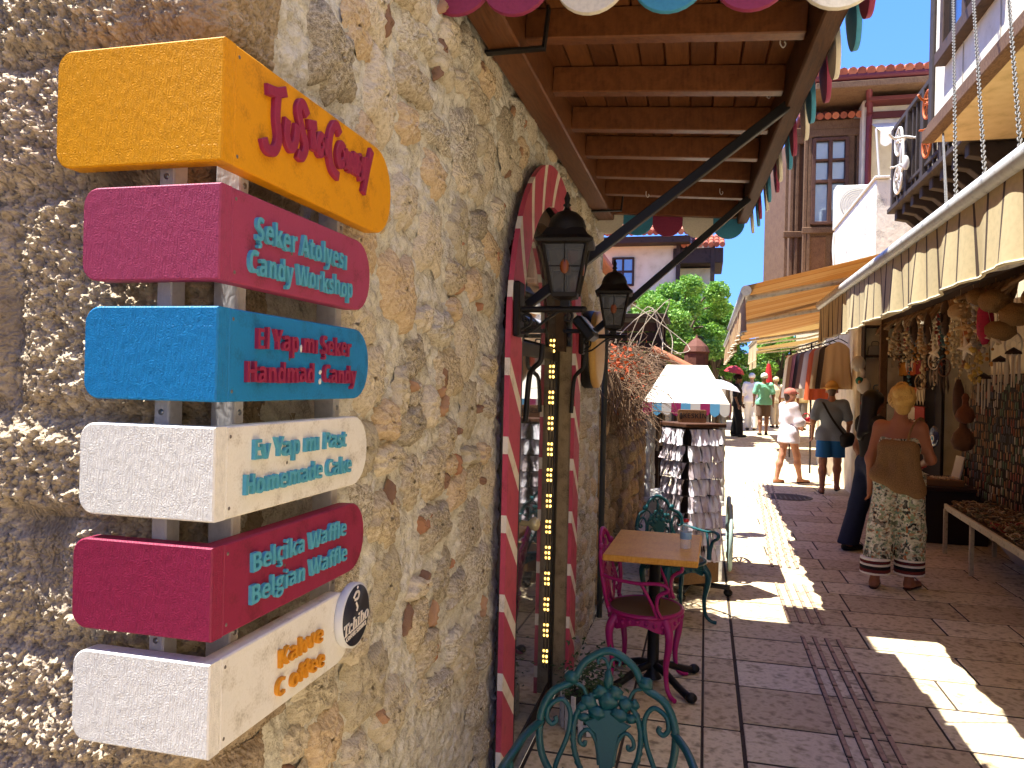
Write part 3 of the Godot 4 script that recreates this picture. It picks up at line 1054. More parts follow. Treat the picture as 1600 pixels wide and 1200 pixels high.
func build_canopy() -> void:
	var t := thing("wooden_canopy", "brown timber canopy with scalloped coloured edge over the striped arch", "canopy", Vector3(-0.68, 2.64, -3.4))
	in_world(t)
	var inv := XF
	var w1 := mk("b8a492", 0.5, {"tex": "wood", "hgt": "grain", "hs": 0.06, "scale": Vector3(1.0, 1.4, 3.0), "coat": 0.2})
	var w2 := mk("b09c8a", 0.5, {"tex": "wood", "hgt": "grain", "hs": 0.06, "scale": Vector3(2.6, 2.6, 0.5), "coat": 0.2})
	var w3 := mk("b8865c", 0.55, {"tex": "wood", "hgt": "grain", "hs": 0.06, "scale": Vector3(3.0, 3.0, 0.4)})
	var iron := mk("171412", 0.45)
	var s := st()
	beam(s, Vector3(-0.635, 2.72, -1.96), Vector3(-0.635, 2.72, -4.84), 0.105, 0.15, 0.006)
	part(t, "wall_beam", s, w2)
	s = st()
	beam(s, Vector3(outer_x(-1.96) - 0.03, 2.66, -1.96), Vector3(outer_x(-4.84) - 0.03, 2.675, -4.84), 0.06, 0.15, 0.006)
	part(t, "outer_beam", s, mk("a08060", 0.6, {"tex": "oldwood", "hgt": "grain", "hs": 0.12, "scale": Vector3(2.6, 2.6, 0.5)}))
	for z in [-2.40, -2.85, -3.27, -3.66, -4.03, -4.40]:
		s = st()
		beam(s, Vector3(-0.582, 2.745, z), Vector3(outer_x(z) - 0.061, 2.69, z), 0.055, 0.095, 0.004)
		part(t, "rafter", s, w1)
	for z in [-1.985, -4.80]:
		s = st()
		beam(s, Vector3(-0.582, 2.735, z), Vector3(outer_x(z) - 0.061, 2.685, z), 0.05, 0.12, 0.004)
		part(t, "end_rail", s, w1)
	var tints := ["b4a090", "a49080", "bcaa98", "9a8676"]
	for k in 11:
		s = st()
		var x := -0.645 + k * 0.0885
		var tl := -0.058 * k / 10.0
		beam(s, Vector3(x, 2.808 + tl, -1.93), Vector3(x - 0.006 * k, 2.808 + tl, -4.86), 0.083, 0.018, 0.005)
		part(t, "plank", s, mk(tints[k % 4], 0.5, {"tex": "wood", "hgt": "grain", "hs": 0.06, "scale": Vector3(2.2, 2.2, 0.5), "coat": 0.2}))
	s = st()
	bb(s, Vector3(-0.24, 2.825, -3.4), Vector3(0.96, 0.03, 2.98), 0.004, Basis(Vector3(0, 0, 1), -0.06))
	part(t, "roof_board", s, mk("8a4630", 0.85))
	# unseen board added above the canopy roof, placed to shade the striped awning
	s = st()
	bb(s, Vector3(0.27, 3.86, -3.9), Vector3(0.03, 0.28, 0.3), 0.004)
	part(t, "shadow_board", s, w3)
	for z in [-3.9]:
		s = st()
		bb(s, Vector3(0.245, 3.4, z), Vector3(0.016, 1.2, 0.016), 0.002)
		part(t, "shadow_board_post", s, iron)
	# scallops
	var cols := [mk("8c3150", 0.6, {"tex": "paint", "hgt": "grain", "hs": 0.08, "scale": 4.0}), mk("d9d0bd", 0.6, {"tex": "paint", "hgt": "grain", "hs": 0.08, "scale": 4.0}), mk("3f8aa8", 0.6, {"tex": "paint", "hgt": "grain", "hs": 0.08, "scale": 4.0})]
	var sc := st()
	XF = Transform3D()
	prism(sc, scallop(0.19, 0.16), 0.014, 0.002, true)
	sc.generate_normals()
	var sm := sc.commit()
	for k in 6:
		var x := -0.698 + k * 0.196
		if k < 6:
			mesh_part(t, "scallop", sm, cols[(k + 2) % 3 if k > 0 else 0], inv * Transform3D(Basis(), Vector3(x if k > 0 else -0.66, 2.668 - 0.075 * (x + 0.7), -1.945)))
			if k < 5: mesh_part(t, "scallop", sm, cols[[1, 2, 0, 1, 2, 0][k]], inv * Transform3D(Basis(), Vector3(-0.62 + k * 0.183, 2.66 - 0.012 * k, -4.885)))
	for k in 15:
		var z := -2.04 - k * 0.194
		var a := atan2(0.1, 2.85)
		mesh_part(t, "scallop", sm, cols[[0, 2, 1][k % 3]], inv * Transform3D(Basis(Vector3.UP, PI / 2 - a) * Basis(Vector3(1, 0, 0), -0.10), Vector3(outer_x(z) + 0.012 + 0.012 * (k % 2), 2.62, z)))
	# black steel struts
	XF = inv
	for q in [[-2.85, 1.90], [-4.2, 1.84]]:
		s = st()
		beam(s, Vector3(outer_x(q[0]) - 0.05, 2.60, q[0]), Vector3(-0.665, q[1], q[0]), 0.034, 0.034, 0.003)
		part(t, "strut", s, iron)
	for z in [-2.32, -4.55]:
		s = st()
		bb(s, Vector3(-0.60, 2.638, z), Vector3(0.19, 0.008, 0.03), 0.001)
		bb(s, Vector3(-0.502, 2.70, z), Vector3(0.008, 0.13, 0.03), 0.001, Basis(Vector3(0, 0, 1), -0.1))
		part(t, "strap", s, iron)
	for q in [[0.20, -2.55], [0.19, -2.98], [0.17, -4.1], [-0.35, -4.40], [0.05, -4.40]]:
		s = st()
		var c := Vector3(q[0], 2.67, q[1] + 0.03)
		tube(s, curve([c + Vector3(0, 0.03, 0), c + Vector3(0, 0.008, 0), c + Vector3(0.009, -0.004, 0), c + Vector3(0.016, 0.006, 0), c + Vector3(0.012, 0.014, 0)], 4), 0.0025, 5)
		part(t, "hook", s, mk("d6cfc6", 0.5))
	XF = Transform3D()
	# bent grey conduit on the wall above
	t = thing("wall_conduit", "short bent grey conduit poking from the wall beside the canopy", "pipe", Vector3(-0.68, 2.62, -1.75))
	in_world(t)
	s = st()
	tube(s, curve([Vector3(-0.70, 2.60, -1.66), Vector3(-0.67, 2.585, -1.70), Vector3(-0.655, 2.60, -1.78), Vector3(-0.66, 2.66, -1.82)], 6), 0.008, 8)
	part(t, "tube", s, mk("a39a88", 0.7))
	XF = Transform3D()
# ---------------------------------------------------------------- furniture by the door
func bk(x: float, y: float, o := 0.0) -> Vector3:
	return Vector3(x, y, -0.185 - 0.16 * (y - 0.42) + 0.55 * x * x + o)

func on_back(a: Array, n := 7, closed := false) -> Array:
	var q := []
	for i in range(0, a.size(), 2):
		q.append(Vector2(a[i], a[i + 1]))
	var o := []
	for p in curve(q, n, closed):
		o.append(bk(p.x, p.y))
	return o

func make_chair(label: String, col: String, at: Vector3, turn: float) -> Node3D:
	var t := thing("ornate_chair", label, "chair", at, turn, "ornate cast metal cafe chairs")
	var m := mk(col, 0.42, {"tex": "paint", "hgt": "fine", "hs": 0.08, "scale": 8.0, "world": false, "coat": 0.3})
	var cane := mk("a58a66", 0.9, {"tex": "stone", "hgt": "cell", "hs": 0.25, "scale": 14.0, "world": false})
	# outer back frame
	var s := st()
	var fr := [-0.13, 0.43, -0.185, 0.52, -0.195, 0.62, -0.165, 0.69, -0.105, 0.725, -0.07, 0.78, 0.0, 0.815, 0.07, 0.78, 0.105, 0.725, 0.165, 0.69, 0.195, 0.62, 0.185, 0.52, 0.13, 0.43]
	tube(s, on_back(fr, 6), 0.0115, 8)
	for sx in [-1, 1]:
		blob(s, bk(sx * 0.108, 0.735, 0.004), Vector3(0.022, 0.02, 0.016), 8, 6, 0.12, 3)
		tube(s, [bk(sx * 0.13, 0.43), Vector3(sx * 0.135, 0.40, -0.16)], 0.012, 7)
	part(t, "back_frame", s, m)
	s = st()
	var ov := []
	for i in 24:
		var a := TAU * i / 24.0
		ov.append(bk(sin(a) * (0.098 - 0.012 * cos(a)), 0.565 - cos(a) * 0.135))
	tube(s, ov, 0.0085, 7, true)
	for i in 40:
		var a := TAU * i / 40.0
		blob(s, bk(sin(a) * (0.098 - 0.012 * cos(a)), 0.565 - cos(a) * 0.135), Vector3.ONE * 0.0105, 5, 4)
	part(t, "oval_ring", s, m)
	s = st()
	for sx in [-1.0, 1.0]:
		tube(s, on_back([sx * 0.14, 0.45, sx * 0.145, 0.49, sx * 0.115, 0.57, sx * 0.108, 0.635, sx * 0.132, 0.672, sx * 0.168, 0.655, sx * 0.176, 0.622, sx * 0.162, 0.604, sx * 0.148, 0.612, sx * 0.152, 0.624], 6), 0.0075, 7)
		tube(s, on_back([sx * 0.02, 0.50, sx * 0.03, 0.56, sx * 0.052, 0.592, sx * 0.074, 0.58, sx * 0.078, 0.558, sx * 0.064, 0.55, sx * 0.062, 0.562], 6), 0.0065, 6)
		tube(s, on_back([sx * 0.10, 0.48, sx * 0.115, 0.46, sx * 0.128, 0.47, sx * 0.12, 0.482], 6), 0.0065, 6)
		tube(s, on_back([0.0, 0.755, sx * 0.006, 0.785, sx * 0.02, 0.795, sx * 0.032, 0.788, sx * 0.03, 0.776], 5), 0.005, 6)
		tube(s, on_back([sx * 0.10, 0.72, sx * 0.075, 0.71, sx * 0.062, 0.685], 5), 0.0055, 6)
	part(t, "scrollwork", s, m)
	# flower vase casting
	s = st()
	var vs := PackedVector2Array()
	for q in [[-0.014, 0.43], [0.014, 0.43], [0.02, 0.50], [0.034, 0.585], [0.07, 0.615], [0.04, 0.628], [0.052, 0.655], [-0.052, 0.655], [-0.04, 0.628], [-0.07, 0.615], [-0.034, 0.585], [-0.02, 0.50]]:
		vs.append(Vector2(q[0], q[1] - 0.42))
	XF = Transform3D(Basis(Vector3(1, 0, 0), -0.158), Vector3(0, 0.42, -0.191))
	prism(s, vs, 0.014, 0.003)
	XF = Transform3D()
	for q in [[0.0, 0.735, 0.014, 0.03], [-0.022, 0.70, 0.022, 0.02], [0.022, 0.70, 0.022, 0.022], [-0.055, 0.668, 0.026, 0.022], [0.052, 0.672, 0.02, 0.02], [0.0, 0.675, 0.03, 0.026], [-0.075, 0.655, 0.016, 0.014], [0.078, 0.675, 0.014, 0.016], [-0.03, 0.64, 0.026, 0.02], [0.035, 0.64, 0.026, 0.02], [0.07, 0.635, 0.018, 0.014], [-0.068, 0.628, 0.018, 0.012]]:
		blob(s, bk(q[0], q[1], 0.004), Vector3(q[2], q[3], 0.010), 9, 7, 0.2, int(q[1] * 900))
	part(t, "flower_vase", s, m)
	# arms
	for sx in [-1.0, 1.0]:
		s = st()
		var hs := [Vector3(sx * 0.192, 0.61, -0.20), Vector3(sx * 0.225, 0.60, -0.12), Vector3(sx * 0.245, 0.595, 0.0), Vector3(sx * 0.25, 0.605, 0.10), Vector3(sx * 0.245, 0.595, 0.15), Vector3(sx * 0.235, 0.57, 0.155), Vector3(sx * 0.23, 0.555, 0.13), Vector3(sx * 0.228, 0.53, 0.105), Vector3(sx * 0.215, 0.47, 0.10), Vector3(sx * 0.20, 0.42, 0.12)]
		tube(s, curve(hs, 5), 0.0125, 8, false, 0.75)
		tube(s, curve([Vector3(sx * 0.246, 0.595, 0.02), Vector3(sx * 0.235, 0.56, 0.04), Vector3(sx * 0.222, 0.50, 0.07), Vector3(sx * 0.20, 0.42, 0.10)], 4), 0.009, 7)
		part(t, "armrest", s, m)
	# seat
	s = st()
	var rim := []
	for i in 28:
		var a := TAU * i / 28.0
		rim.append(Vector3(cos(a) * 0.205, 0.41, sin(a) * 0.195))
	tube(s, rim, 0.013, 7, true)
	part(t, "seat_rim", s, m)
	s = st()
	lathe(s, [[0.0, 0.40], [0.195, 0.40], [0.198, 0.415], [0.17, 0.424], [0.0, 0.428]], 28)
	part(t, "seat", s, cane)
	s = st()
	for i in 28:
		var a0 := TAU * i / 28.0
		var a1 := TAU * (i + 1) / 28.0
		var dp := 0.035 + 0.045 * pow(absf(sin(a0 * 2.0)), 2.0)
		var dq := 0.035 + 0.045 * pow(absf(sin(a1 * 2.0)), 2.0)
		var d0 := Vector3(cos(a0) * 0.203, 0, sin(a0) * 0.193)
		var d1 := Vector3(cos(a1) * 0.203, 0, sin(a1) * 0.193)
		var tp := Vector3(0, 0.40, 0)
		face(s, [d0 + tp, d1 + tp, d1 + Vector3(0, 0.40 - dq, 0), d0 + Vector3(0, 0.40 - dp, 0)], d0)
		face(s, [d0 * 0.95 + tp, d1 * 0.95 + tp, d1 * 0.95 + Vector3(0, 0.40 - dq, 0), d0 * 0.95 + Vector3(0, 0.40 - dp, 0)], -d0)
		face(s, [d0 + Vector3(0, 0.40 - dp, 0), d1 + Vector3(0, 0.40 - dq, 0), d1 * 0.95 + Vector3(0, 0.40 - dq, 0), d0 * 0.95 + Vector3(0, 0.40 - dp, 0)], Vector3.DOWN)
		blob(s, d0 * 1.01 + Vector3(0, 0.40 - dp * 0.5, 0), Vector3(0.012, 0.012, 0.012), 5, 4, 0.2, i)
	part(t, "apron", s, m)
	for q in [[-1.0, -1.0], [1.0, -1.0], [-1.0, 1.0], [1.0, 1.0]]:
		s = st()
		var d := Vector3(q[0] * 0.72, 0, q[1] * 0.69)
		var lp := curve([d * 0.185 + Vector3(0, 0.39, 0), d * 0.225 + Vector3(0, 0.33, 0), d * 0.225 + Vector3(0, 0.26, 0), d * 0.205 + Vector3(0, 0.16, 0), d * 0.215 + Vector3(0, 0.06, 0), d * 0.25 + Vector3(0, 0.02, 0), d * 0.29 + Vector3(0, 0.012, 0)], 5)
		var rr := []
		for i in lp.size():
			var f := float(i) / (lp.size() - 1)
			rr.append(lerpf(0.027, 0.0125, minf(1.0, f * 1.6)))
		tube(s, lp, rr, 8)
		part(t, "leg", s, m)
	return t

func build_furniture() -> void:
	make_chair("teal ornate metal chair closest to the camera, facing it", "0b4b4e", Vector3(-0.245, 0, -2.04), 0.06)
	make_chair("magenta ornate metal chair tucked under the wooden table", "a81868", Vector3(-0.29, 0, -4.22), 1.45)
	make_chair("teal ornate metal chair behind the wooden table beside the postcard rack", "0b4b4e", Vector3(-0.18, 0, -5.45), 0.62)
	var t := thing("cafe_table", "square honey-coloured wooden cafe table on a black pedestal", "table", Vector3(-0.245, 0, -4.24), -0.02)
	var s := st()
	bb(s, Vector3(0, 0.735, 0), Vector3(0.47, 0.032, 0.72), 0.005)
	part(t, "table_top", s, mk("ffffff", 0.45, {"tex": "tablewood", "hgt": "grain", "hs": 0.02, "scale": Vector3(2.0, 2.0, 2.0), "spec": 0.25}))
	var blk := mk("141312", 0.5)
	s = st()
	lathe(s, [[0.05, 0.03], [0.032, 0.06], [0.03, 0.66], [0.06, 0.70], [0.12, 0.718]], 16)
	part(t, "pedestal", s, blk)
	for k in 4:
		s = st()
		var a := PI / 4 + k * PI / 2
		var d := Vector3(cos(a), 0, sin(a))
		tube(s, curve([d * 0.02 + Vector3(0, 0.10, 0), d * 0.10 + Vector3(0, 0.085, 0), d * 0.22 + Vector3(0, 0.04, 0), d * 0.29 + Vector3(0, 0.022, 0)], 5), 0.02, 8)
		blob(s, d * 0.30 + Vector3(0, 0.026, 0), Vector3(0.032, 0.026, 0.032), 8, 6)
		part(t, "foot", s, blk)
	t = thing("water_bottle", "small clear plastic water bottle with red cap on the wooden table", "bottle", Vector3(-0.085, 0.7515, -4.18))
	s = st()
	lathe(s, [[0.0, 0.0], [0.028, 0.001], [0.030, 0.01], [0.028, 0.04], [0.030, 0.05], [0.030, 0.10], [0.026, 0.115], [0.013, 0.132], [0.012, 0.142]], 20)
	part(t, "body", s, mk("dfe6ea", 0.08, {"alpha": 0.25}))
	s = st()
	lathe(s, [[0.0306, 0.052], [0.0306, 0.088]], 20)
	part(t, "wrapper", s, mk("7fa0c0", 0.5))
	s = st()
	lathe(s, [[0.0, 0.140], [0.0145, 0.140], [0.0145, 0.156], [0.0, 0.157]], 14)
	part(t, "cap", s, mk("b3201c", 0.4))
	# picket planter by the arch
	t = thing("picket_planter", "small white picket fence planter with a dark leafy plant beside the arch", "planter", Vector3(-0.50, 0, -3.62))
	var wht := mk("cfc6ba", 0.7, {"tex": "dirty", "scale": 5.0})
	for i in 22:
		var a := TAU * i / 22.0
		var h := 0.15 + 0.02 * sin(i * 2.0)
		s = st()
		bb(s, Vector3(cos(a) * 0.135, h / 2 + 0.004, sin(a) * 0.135), Vector3(0.007, h, 0.024), 0.002, Basis(Vector3.UP, -a))
		part(t, "picket", s, wht)
	for y in [0.045, 0.115]:
		s = st()
		var rg := []
		for i in 24:
			var a := TAU * i / 24.0
			rg.append(Vector3(cos(a) * 0.127, y, sin(a) * 0.127))
		tube(s, rg, 0.006, 5, true)
		part(t, "rail", s, wht)
	s = st()
	lathe(s, [[0.0, 0.004], [0.09, 0.004], [0.112, 0.13], [0.10, 0.132], [0.0, 0.12]], 20)
	part(t, "pot", s, mk("2b2420", 0.8))
	s = st()
	rng.seed = 61
	for i in 420:
		var d := Vector3(rng.randfn(0, 0.07), 0.14 + absf(rng.randfn(0.07, 0.07)), rng.randfn(0, 0.07))
		leaf(s, d, 0.030, 0.014)
	part(t, "foliage", s, mk("35492a", 0.6, {"back": "1c2a10"}))

func leaf(s: SurfaceTool, p: Vector3, l: float, w: float) -> void:
	var d := Vector3(rng.randfn(), rng.randfn() * 0.6, rng.randfn()).normalized()
	var u := d.cross(Vector3(rng.randfn(), rng.randfn(), rng.randfn())).normalized()
	var n := d.cross(u)
	var k := l * rng.randf_range(0.6, 1.2)
	face(s, [p - d * k * 0.5, p + u * w * 0.5 + n * w * 0.15, p + d * k * 0.5, p - u * w * 0.5 + n * w * 0.15], n)

# ---------------------------------------------------------------- souvenir cart and spinner rack
func build_cart() -> void:
	var t := thing("souvenir_cart", "white wooden souvenir cart with pyramid roof and pink, blue and white scalloped valance", "cart", Vector3(-0.15, 0, -6.95))
	in_world(t)
	var wht := mk("d9d4c8", 0.6, {"tex": "dirty", "hgt": "grain", "hs": 0.08, "scale": 3.0})
	var cloth := mk("eeeae0", 0.8, {"tex": "plaster", "scale": 1.0})
	var x0 := -0.515
	var x1 := 0.195
	var z0 := -6.6
	var z1 := -7.3
	var ye := 1.475
	var s := st()
	var tp := [Vector3(-0.335, 1.80, -6.84), Vector3(0.01, 1.80, -6.84), Vector3(0.01, 1.80, -7.06), Vector3(-0.335, 1.80, -7.06)]
	var ev := [Vector3(x0, ye, z0), Vector3(x1, ye, z0), Vector3(x1, ye, z1), Vector3(x0, ye, z1)]
	for k in 4:
		var k2 := (k + 1) % 4
		var n: Vector3 = (ev[k] + ev[k2]) * 0.5 - Vector3(-0.16, 1.2, -6.95)
		# slightly sagging cloth panel
		for i in 6:
			for j in 6:
				var q := []
				for e in [[0, 0], [1, 0], [1, 1], [0, 1]]:
					var a: float = (i + e[0]) / 6.0
					var b: float = (j + e[1]) / 6.0
					var p: Vector3 = (ev[k] as Vector3).lerp(ev[k2], a).lerp((tp[k] as Vector3).lerp(tp[k2], a), b)
					p -= n.normalized() * 0.012 * sin(a * PI) * sin(b * PI)
					q.append(p)
				s.set_smooth_group(k + 1)
				face(s, q, n)
	s.set_smooth_group(-1)
	face(s, tp, Vector3.UP)
	part(t, "roof", s, cloth)
	var cols := [mk("a32a5e", 0.7), mk("69b0d6", 0.7), mk("ddd8cc", 0.7)]
	var w := (x1 - x0) / 9.0
	for side in 4:
		for k in 9:
			s = st()
			var p := PackedVector2Array([Vector2(w / 2, 0), Vector2(-w / 2, 0)])
			for q in [[-0.5, -0.07], [-0.42, -0.088], [-0.25, -0.10], [0.0, -0.112], [0.25, -0.10], [0.42, -0.088], [0.5, -0.07]]:
				p.append(Vector2(q[0] * w, q[1]))
			var f := (k + 0.5) / 9.0
			var a: Vector3 = (ev[side] as Vector3).lerp(ev[(side + 1) % 4], f)
			in_world(t)
			XF = XF * Transform3D(Basis(Vector3.UP, side * PI / 2), a)
			prism(s, p, 0.006)
			part(t, "valance_tab", s, cols[[0, 1, 2, 0, 1, 2, 0, 1, 2][k] if side == 0 else (k % 3)])
	in_world(t)
	for q in [[x0 + 0.05, z0 - 0.05], [x1 - 0.05, z0 - 0.05], [x0 + 0.05, z1 + 0.05], [x1 - 0.05, z1 + 0.05]]:
		s = st()
		lathe(s, [[0.026, 0.66], [0.026, 0.78], [0.018, 0.79], [0.024, 0.80], [0.026, 0.84], [0.018, 0.90], [0.017, 1.02], [0.026, 1.06], [0.016, 1.10], [0.022, 1.14], [0.024, 1.20], [0.017, 1.26], [0.026, 1.30], [0.026, 1.46]], 12, Vector3(q[0], 0, q[1]))
		part(t, "post", s, wht)
	s = st()
	bb(s, Vector3(-0.16, 0.645, -6.95), Vector3(0.66, 0.04, 0.66), 0.005)
	part(t, "deck", s, wht)
	s = st()
	for z in [z0 - 0.05, z1 + 0.05]:
		bb(s, Vector3(-0.16, 0.40, z), Vector3(0.62, 0.46, 0.02), 0.004)
	for x in [x0 + 0.06, x1 - 0.06]:
		bb(s, Vector3(x, 0.40, -6.95), Vector3(0.02, 0.46, 0.56), 0.004)
	part(t, "side_panel", s, wht)
	for z in [z0 - 0.05, z1 + 0.05]:
		for x in [x0 + 0.05, x1 - 0.05]:
			s = st()
			bb(s, Vector3(x, 0.09, z), Vector3(0.04, 0.18, 0.04), 0.004)
			part(t, "leg", s, wht)
	# big spoked wheels on the street side
	var grn := mk("9fb3ab", 0.5)
	for z in [-6.86, -7.36]:
		s = st()
		var c := Vector3(x1 + 0.035, 0.33, z)
		var rg := []
		for i in 28:
			var a := TAU * i / 28.0
			rg.append(c + Vector3(0, cos(a), sin(a)) * 0.27)
		tube(s, rg, 0.018, 7, true)
		for i in 10:
			var a := TAU * i / 10.0
			tube(s, [c, c + Vector3(0, cos(a), sin(a)) * 0.265], 0.009, 6)
		blob(s, c, Vector3(0.03, 0.045, 0.045))
		part(t, "wheel", s, grn)
	# souvenirs hanging in the cart
	rng.seed = 19
	var strip := [mk("b9a890", 0.8), mk("8d7a66", 0.8), mk("d8d0c4", 0.7), mk("6f5a4a", 0.8)]
	for i in 14:
		s = st()
		var x := rng.randf_range(x0 + 0.08, x1 - 0.1)
		var z := rng.randf_range(z1 + 0.1, z0 - 0.12)
		var l := rng.randf_range(0.25, 0.5)
		tube(s, curve([Vector3(x, 1.44, z), Vector3(x + 0.01, 1.44 - l * 0.5, z), Vector3(x - 0.01, 1.44 - l, z)], 4), 0.014, 6)
		part(t, "hanging_trinket", s, strip[i % 4])
	# spinner rack of bagged bracelets
	t = thing("spinner_rack", "tall four-sided wooden spinner rack of bagged bracelets in front of the cart", "display rack", Vector3(-0.095, 0, -6.22), 0.62)
	t.scale = Vector3(1.2, 1.0, 1.2)
	var rw := mk("8d6a48", 0.7, {"tex": "oldwood", "scale": 3.0})
	var dark := mk("3a2c22", 0.7)
	s = st()
	bb(s, Vector3(0, 0.72, 0), Vector3(0.19, 1.16, 0.19), 0.004)
	part(t, "column", s, dark)
	s = st()
	bb(s, Vector3(0, 1.315, 0), Vector3(0.31, 0.03, 0.31), 0.004)
	part(t, "top_board", s, rw)
	s = st()
	bb(s, Vector3(0, 0.22, 0), Vector3(0.27, 0.24, 0.27), 0.006)
	part(t, "plinth", s, mk("c7b38f", 0.7, {"tex": "oldwood", "scale": 3.0}))
	for k in 4:
		var a := PI / 4 + k * PI / 2
		s = st()
		beam(s, Vector3(0, 0.075, 0), Vector3(cos(a) * 0.26, 0.07, sin(a) * 0.26), 0.05, 0.03, 0.004)
		blob(s, Vector3(cos(a) * 0.25, 0.03, sin(a) * 0.25), Vector3(0.03, 0.03, 0.03))
		part(t, "caster_foot", s, mk("14110f", 0.6))
	var bag := [mk("e9e2e4", 0.18, {"spec": 0.7}), mk("dccfd3", 0.2, {"spec": 0.7}), mk("cdbcbe", 0.22, {"spec": 0.7}), mk("e6e2e2", 0.15, {"spec": 0.8}), mk("b8a8a6", 0.25, {"spec": 0.7})]
	rng.seed = 23
	var bmesh := []
	for v in 5:
		s = st()
		XF = Transform3D()
		var sq := []
		for j in 5:
			var row := []
			for i in 3:
				row.append(Vector3((i - 1) * 0.0085 * (1.0 + j * 0.12), -j * 0.030, 0.006 * sin(i * 1.6 + j + v) + (0.012 * j * 0.4)))
			sq.append(row)
		for j in 4:
			for i in 2:
				s.set_smooth_group(1)
				face(s, [sq[j][i], sq[j][i + 1], sq[j + 1][i + 1], sq[j + 1][i]], Vector3(0, 0, 1))
				face(s, [sq[j][i] - Vector3(0, 0, 0.004), sq[j][i + 1] - Vector3(0, 0, 0.004), sq[j + 1][i + 1] - Vector3(0, 0, 0.005), sq[j + 1][i] - Vector3(0, 0, 0.005)], Vector3(0, 0, -1))
		s.generate_normals()
		bmesh.append(s.commit())
	for side in 4:
		var b := Basis(Vector3.UP, side * PI / 2)
		for row in 8:
			var y := 1.285 - row * 0.128
			s = st()
			XF = Transform3D(b, Vector3.ZERO)
			bb(s, Vector3(0, y + 0.004, 0.125), Vector3(0.29, 0.006, 0.006), 0.001)
			part(t, "rail", s, dark)
			if side == 1 or side == 2:
				continue
			for k in 15:
				var x := -0.113 + k * 0.0162 + rng.randf_range(-0.003, 0.003)
				mesh_part(t, "bracelet_bag", bmesh[rng.randi() % 5], bag[rng.randi() % 5], Transform3D(b * Basis(Vector3.UP, rng.randf_range(-0.35, 0.35)) * Basis.from_scale(Vector3(1.05, rng.randf_range(0.92, 1.03), 1.4)), b * Vector3(x, y, 0.137 + rng.randf_range(0, 0.014))))
	XF = Transform3D()
	t = thing("name_board", "small brown wooden board reading KESKIN on top of the spinner rack", "sign", Vector3(-0.10, 1.331, -6.22), 0.1)
	s = st()
	XF = Transform3D(Basis(), Vector3(-0.11, 0.0, -0.006))
	prism(s, rounded(0.22, 0.10, 0.012, 0.012, 0.012), 0.014, 0.002)
	XF = Transform3D()
	part(t, "board", s, mk("e8c8a0", 0.7, {"tex": "oldwood", "scale": 3.0}))
	var tm := TextMesh.new()
	tm.text = "KESKİN"
	tm.font = font_bold
	tm.font_size = 48
	tm.pixel_size = 0.0011
	tm.depth = 0.002
	mesh_part(t, "lettering", tm, mk("2a1c14", 0.7), Transform3D(Basis(), Vector3(0.02, 0.052, 0.0092)))
	s = st()
	blob(s, Vector3(-0.085, 0.05, 0.009), Vector3(0.014, 0.028, 0.002), 10, 6)
	part(t, "mark", s, mk("2a1c14", 0.7))
	XF = Transform3D()
# ---------------------------------------------------------------- right side of the street
func stripes(p: Node3D, called: String, z0: float, z1: float, f: Callable, nv: int, pat: Array, mats: Array) -> void:
	# cloth laid as columns along z; pat = [[width, material index], ...] repeated; f(z, v) gives a point
	var ss := []
	for m in mats:
		ss.append(st())
	var z := z0
	var k := 0
	while z > z1 + 0.001:
		var w: float = pat[k % pat.size()][0]
		var z2 := maxf(z1, z - w)
		var s: SurfaceTool = ss[pat[k % pat.size()][1]]
		var n := maxi(1, int(ceil((z - z2) / 0.035)))
		for i in n:
			var a := lerpf(z, z2, float(i) / n)
			var b := lerpf(z, z2, float(i + 1) / n)
			for j in nv:
				var v0 := float(j) / nv
				var v1 := float(j + 1) / nv
				s.set_smooth_group(1)
				var q := [f.call(a, v0), f.call(b, v0), f.call(b, v1), f.call(a, v1)]
				face(s, q, Vector3(-1, 0.6, 0))
		z = z2
		k += 1
	var me := ArrayMesh.new()
	for i in mats.size():
		ss[i].generate_normals()
		ss[i].commit(me)
		me.surface_set_material(i, mats[i])
	var o := mesh_part(p, called, me, null)
	o.material_override = null

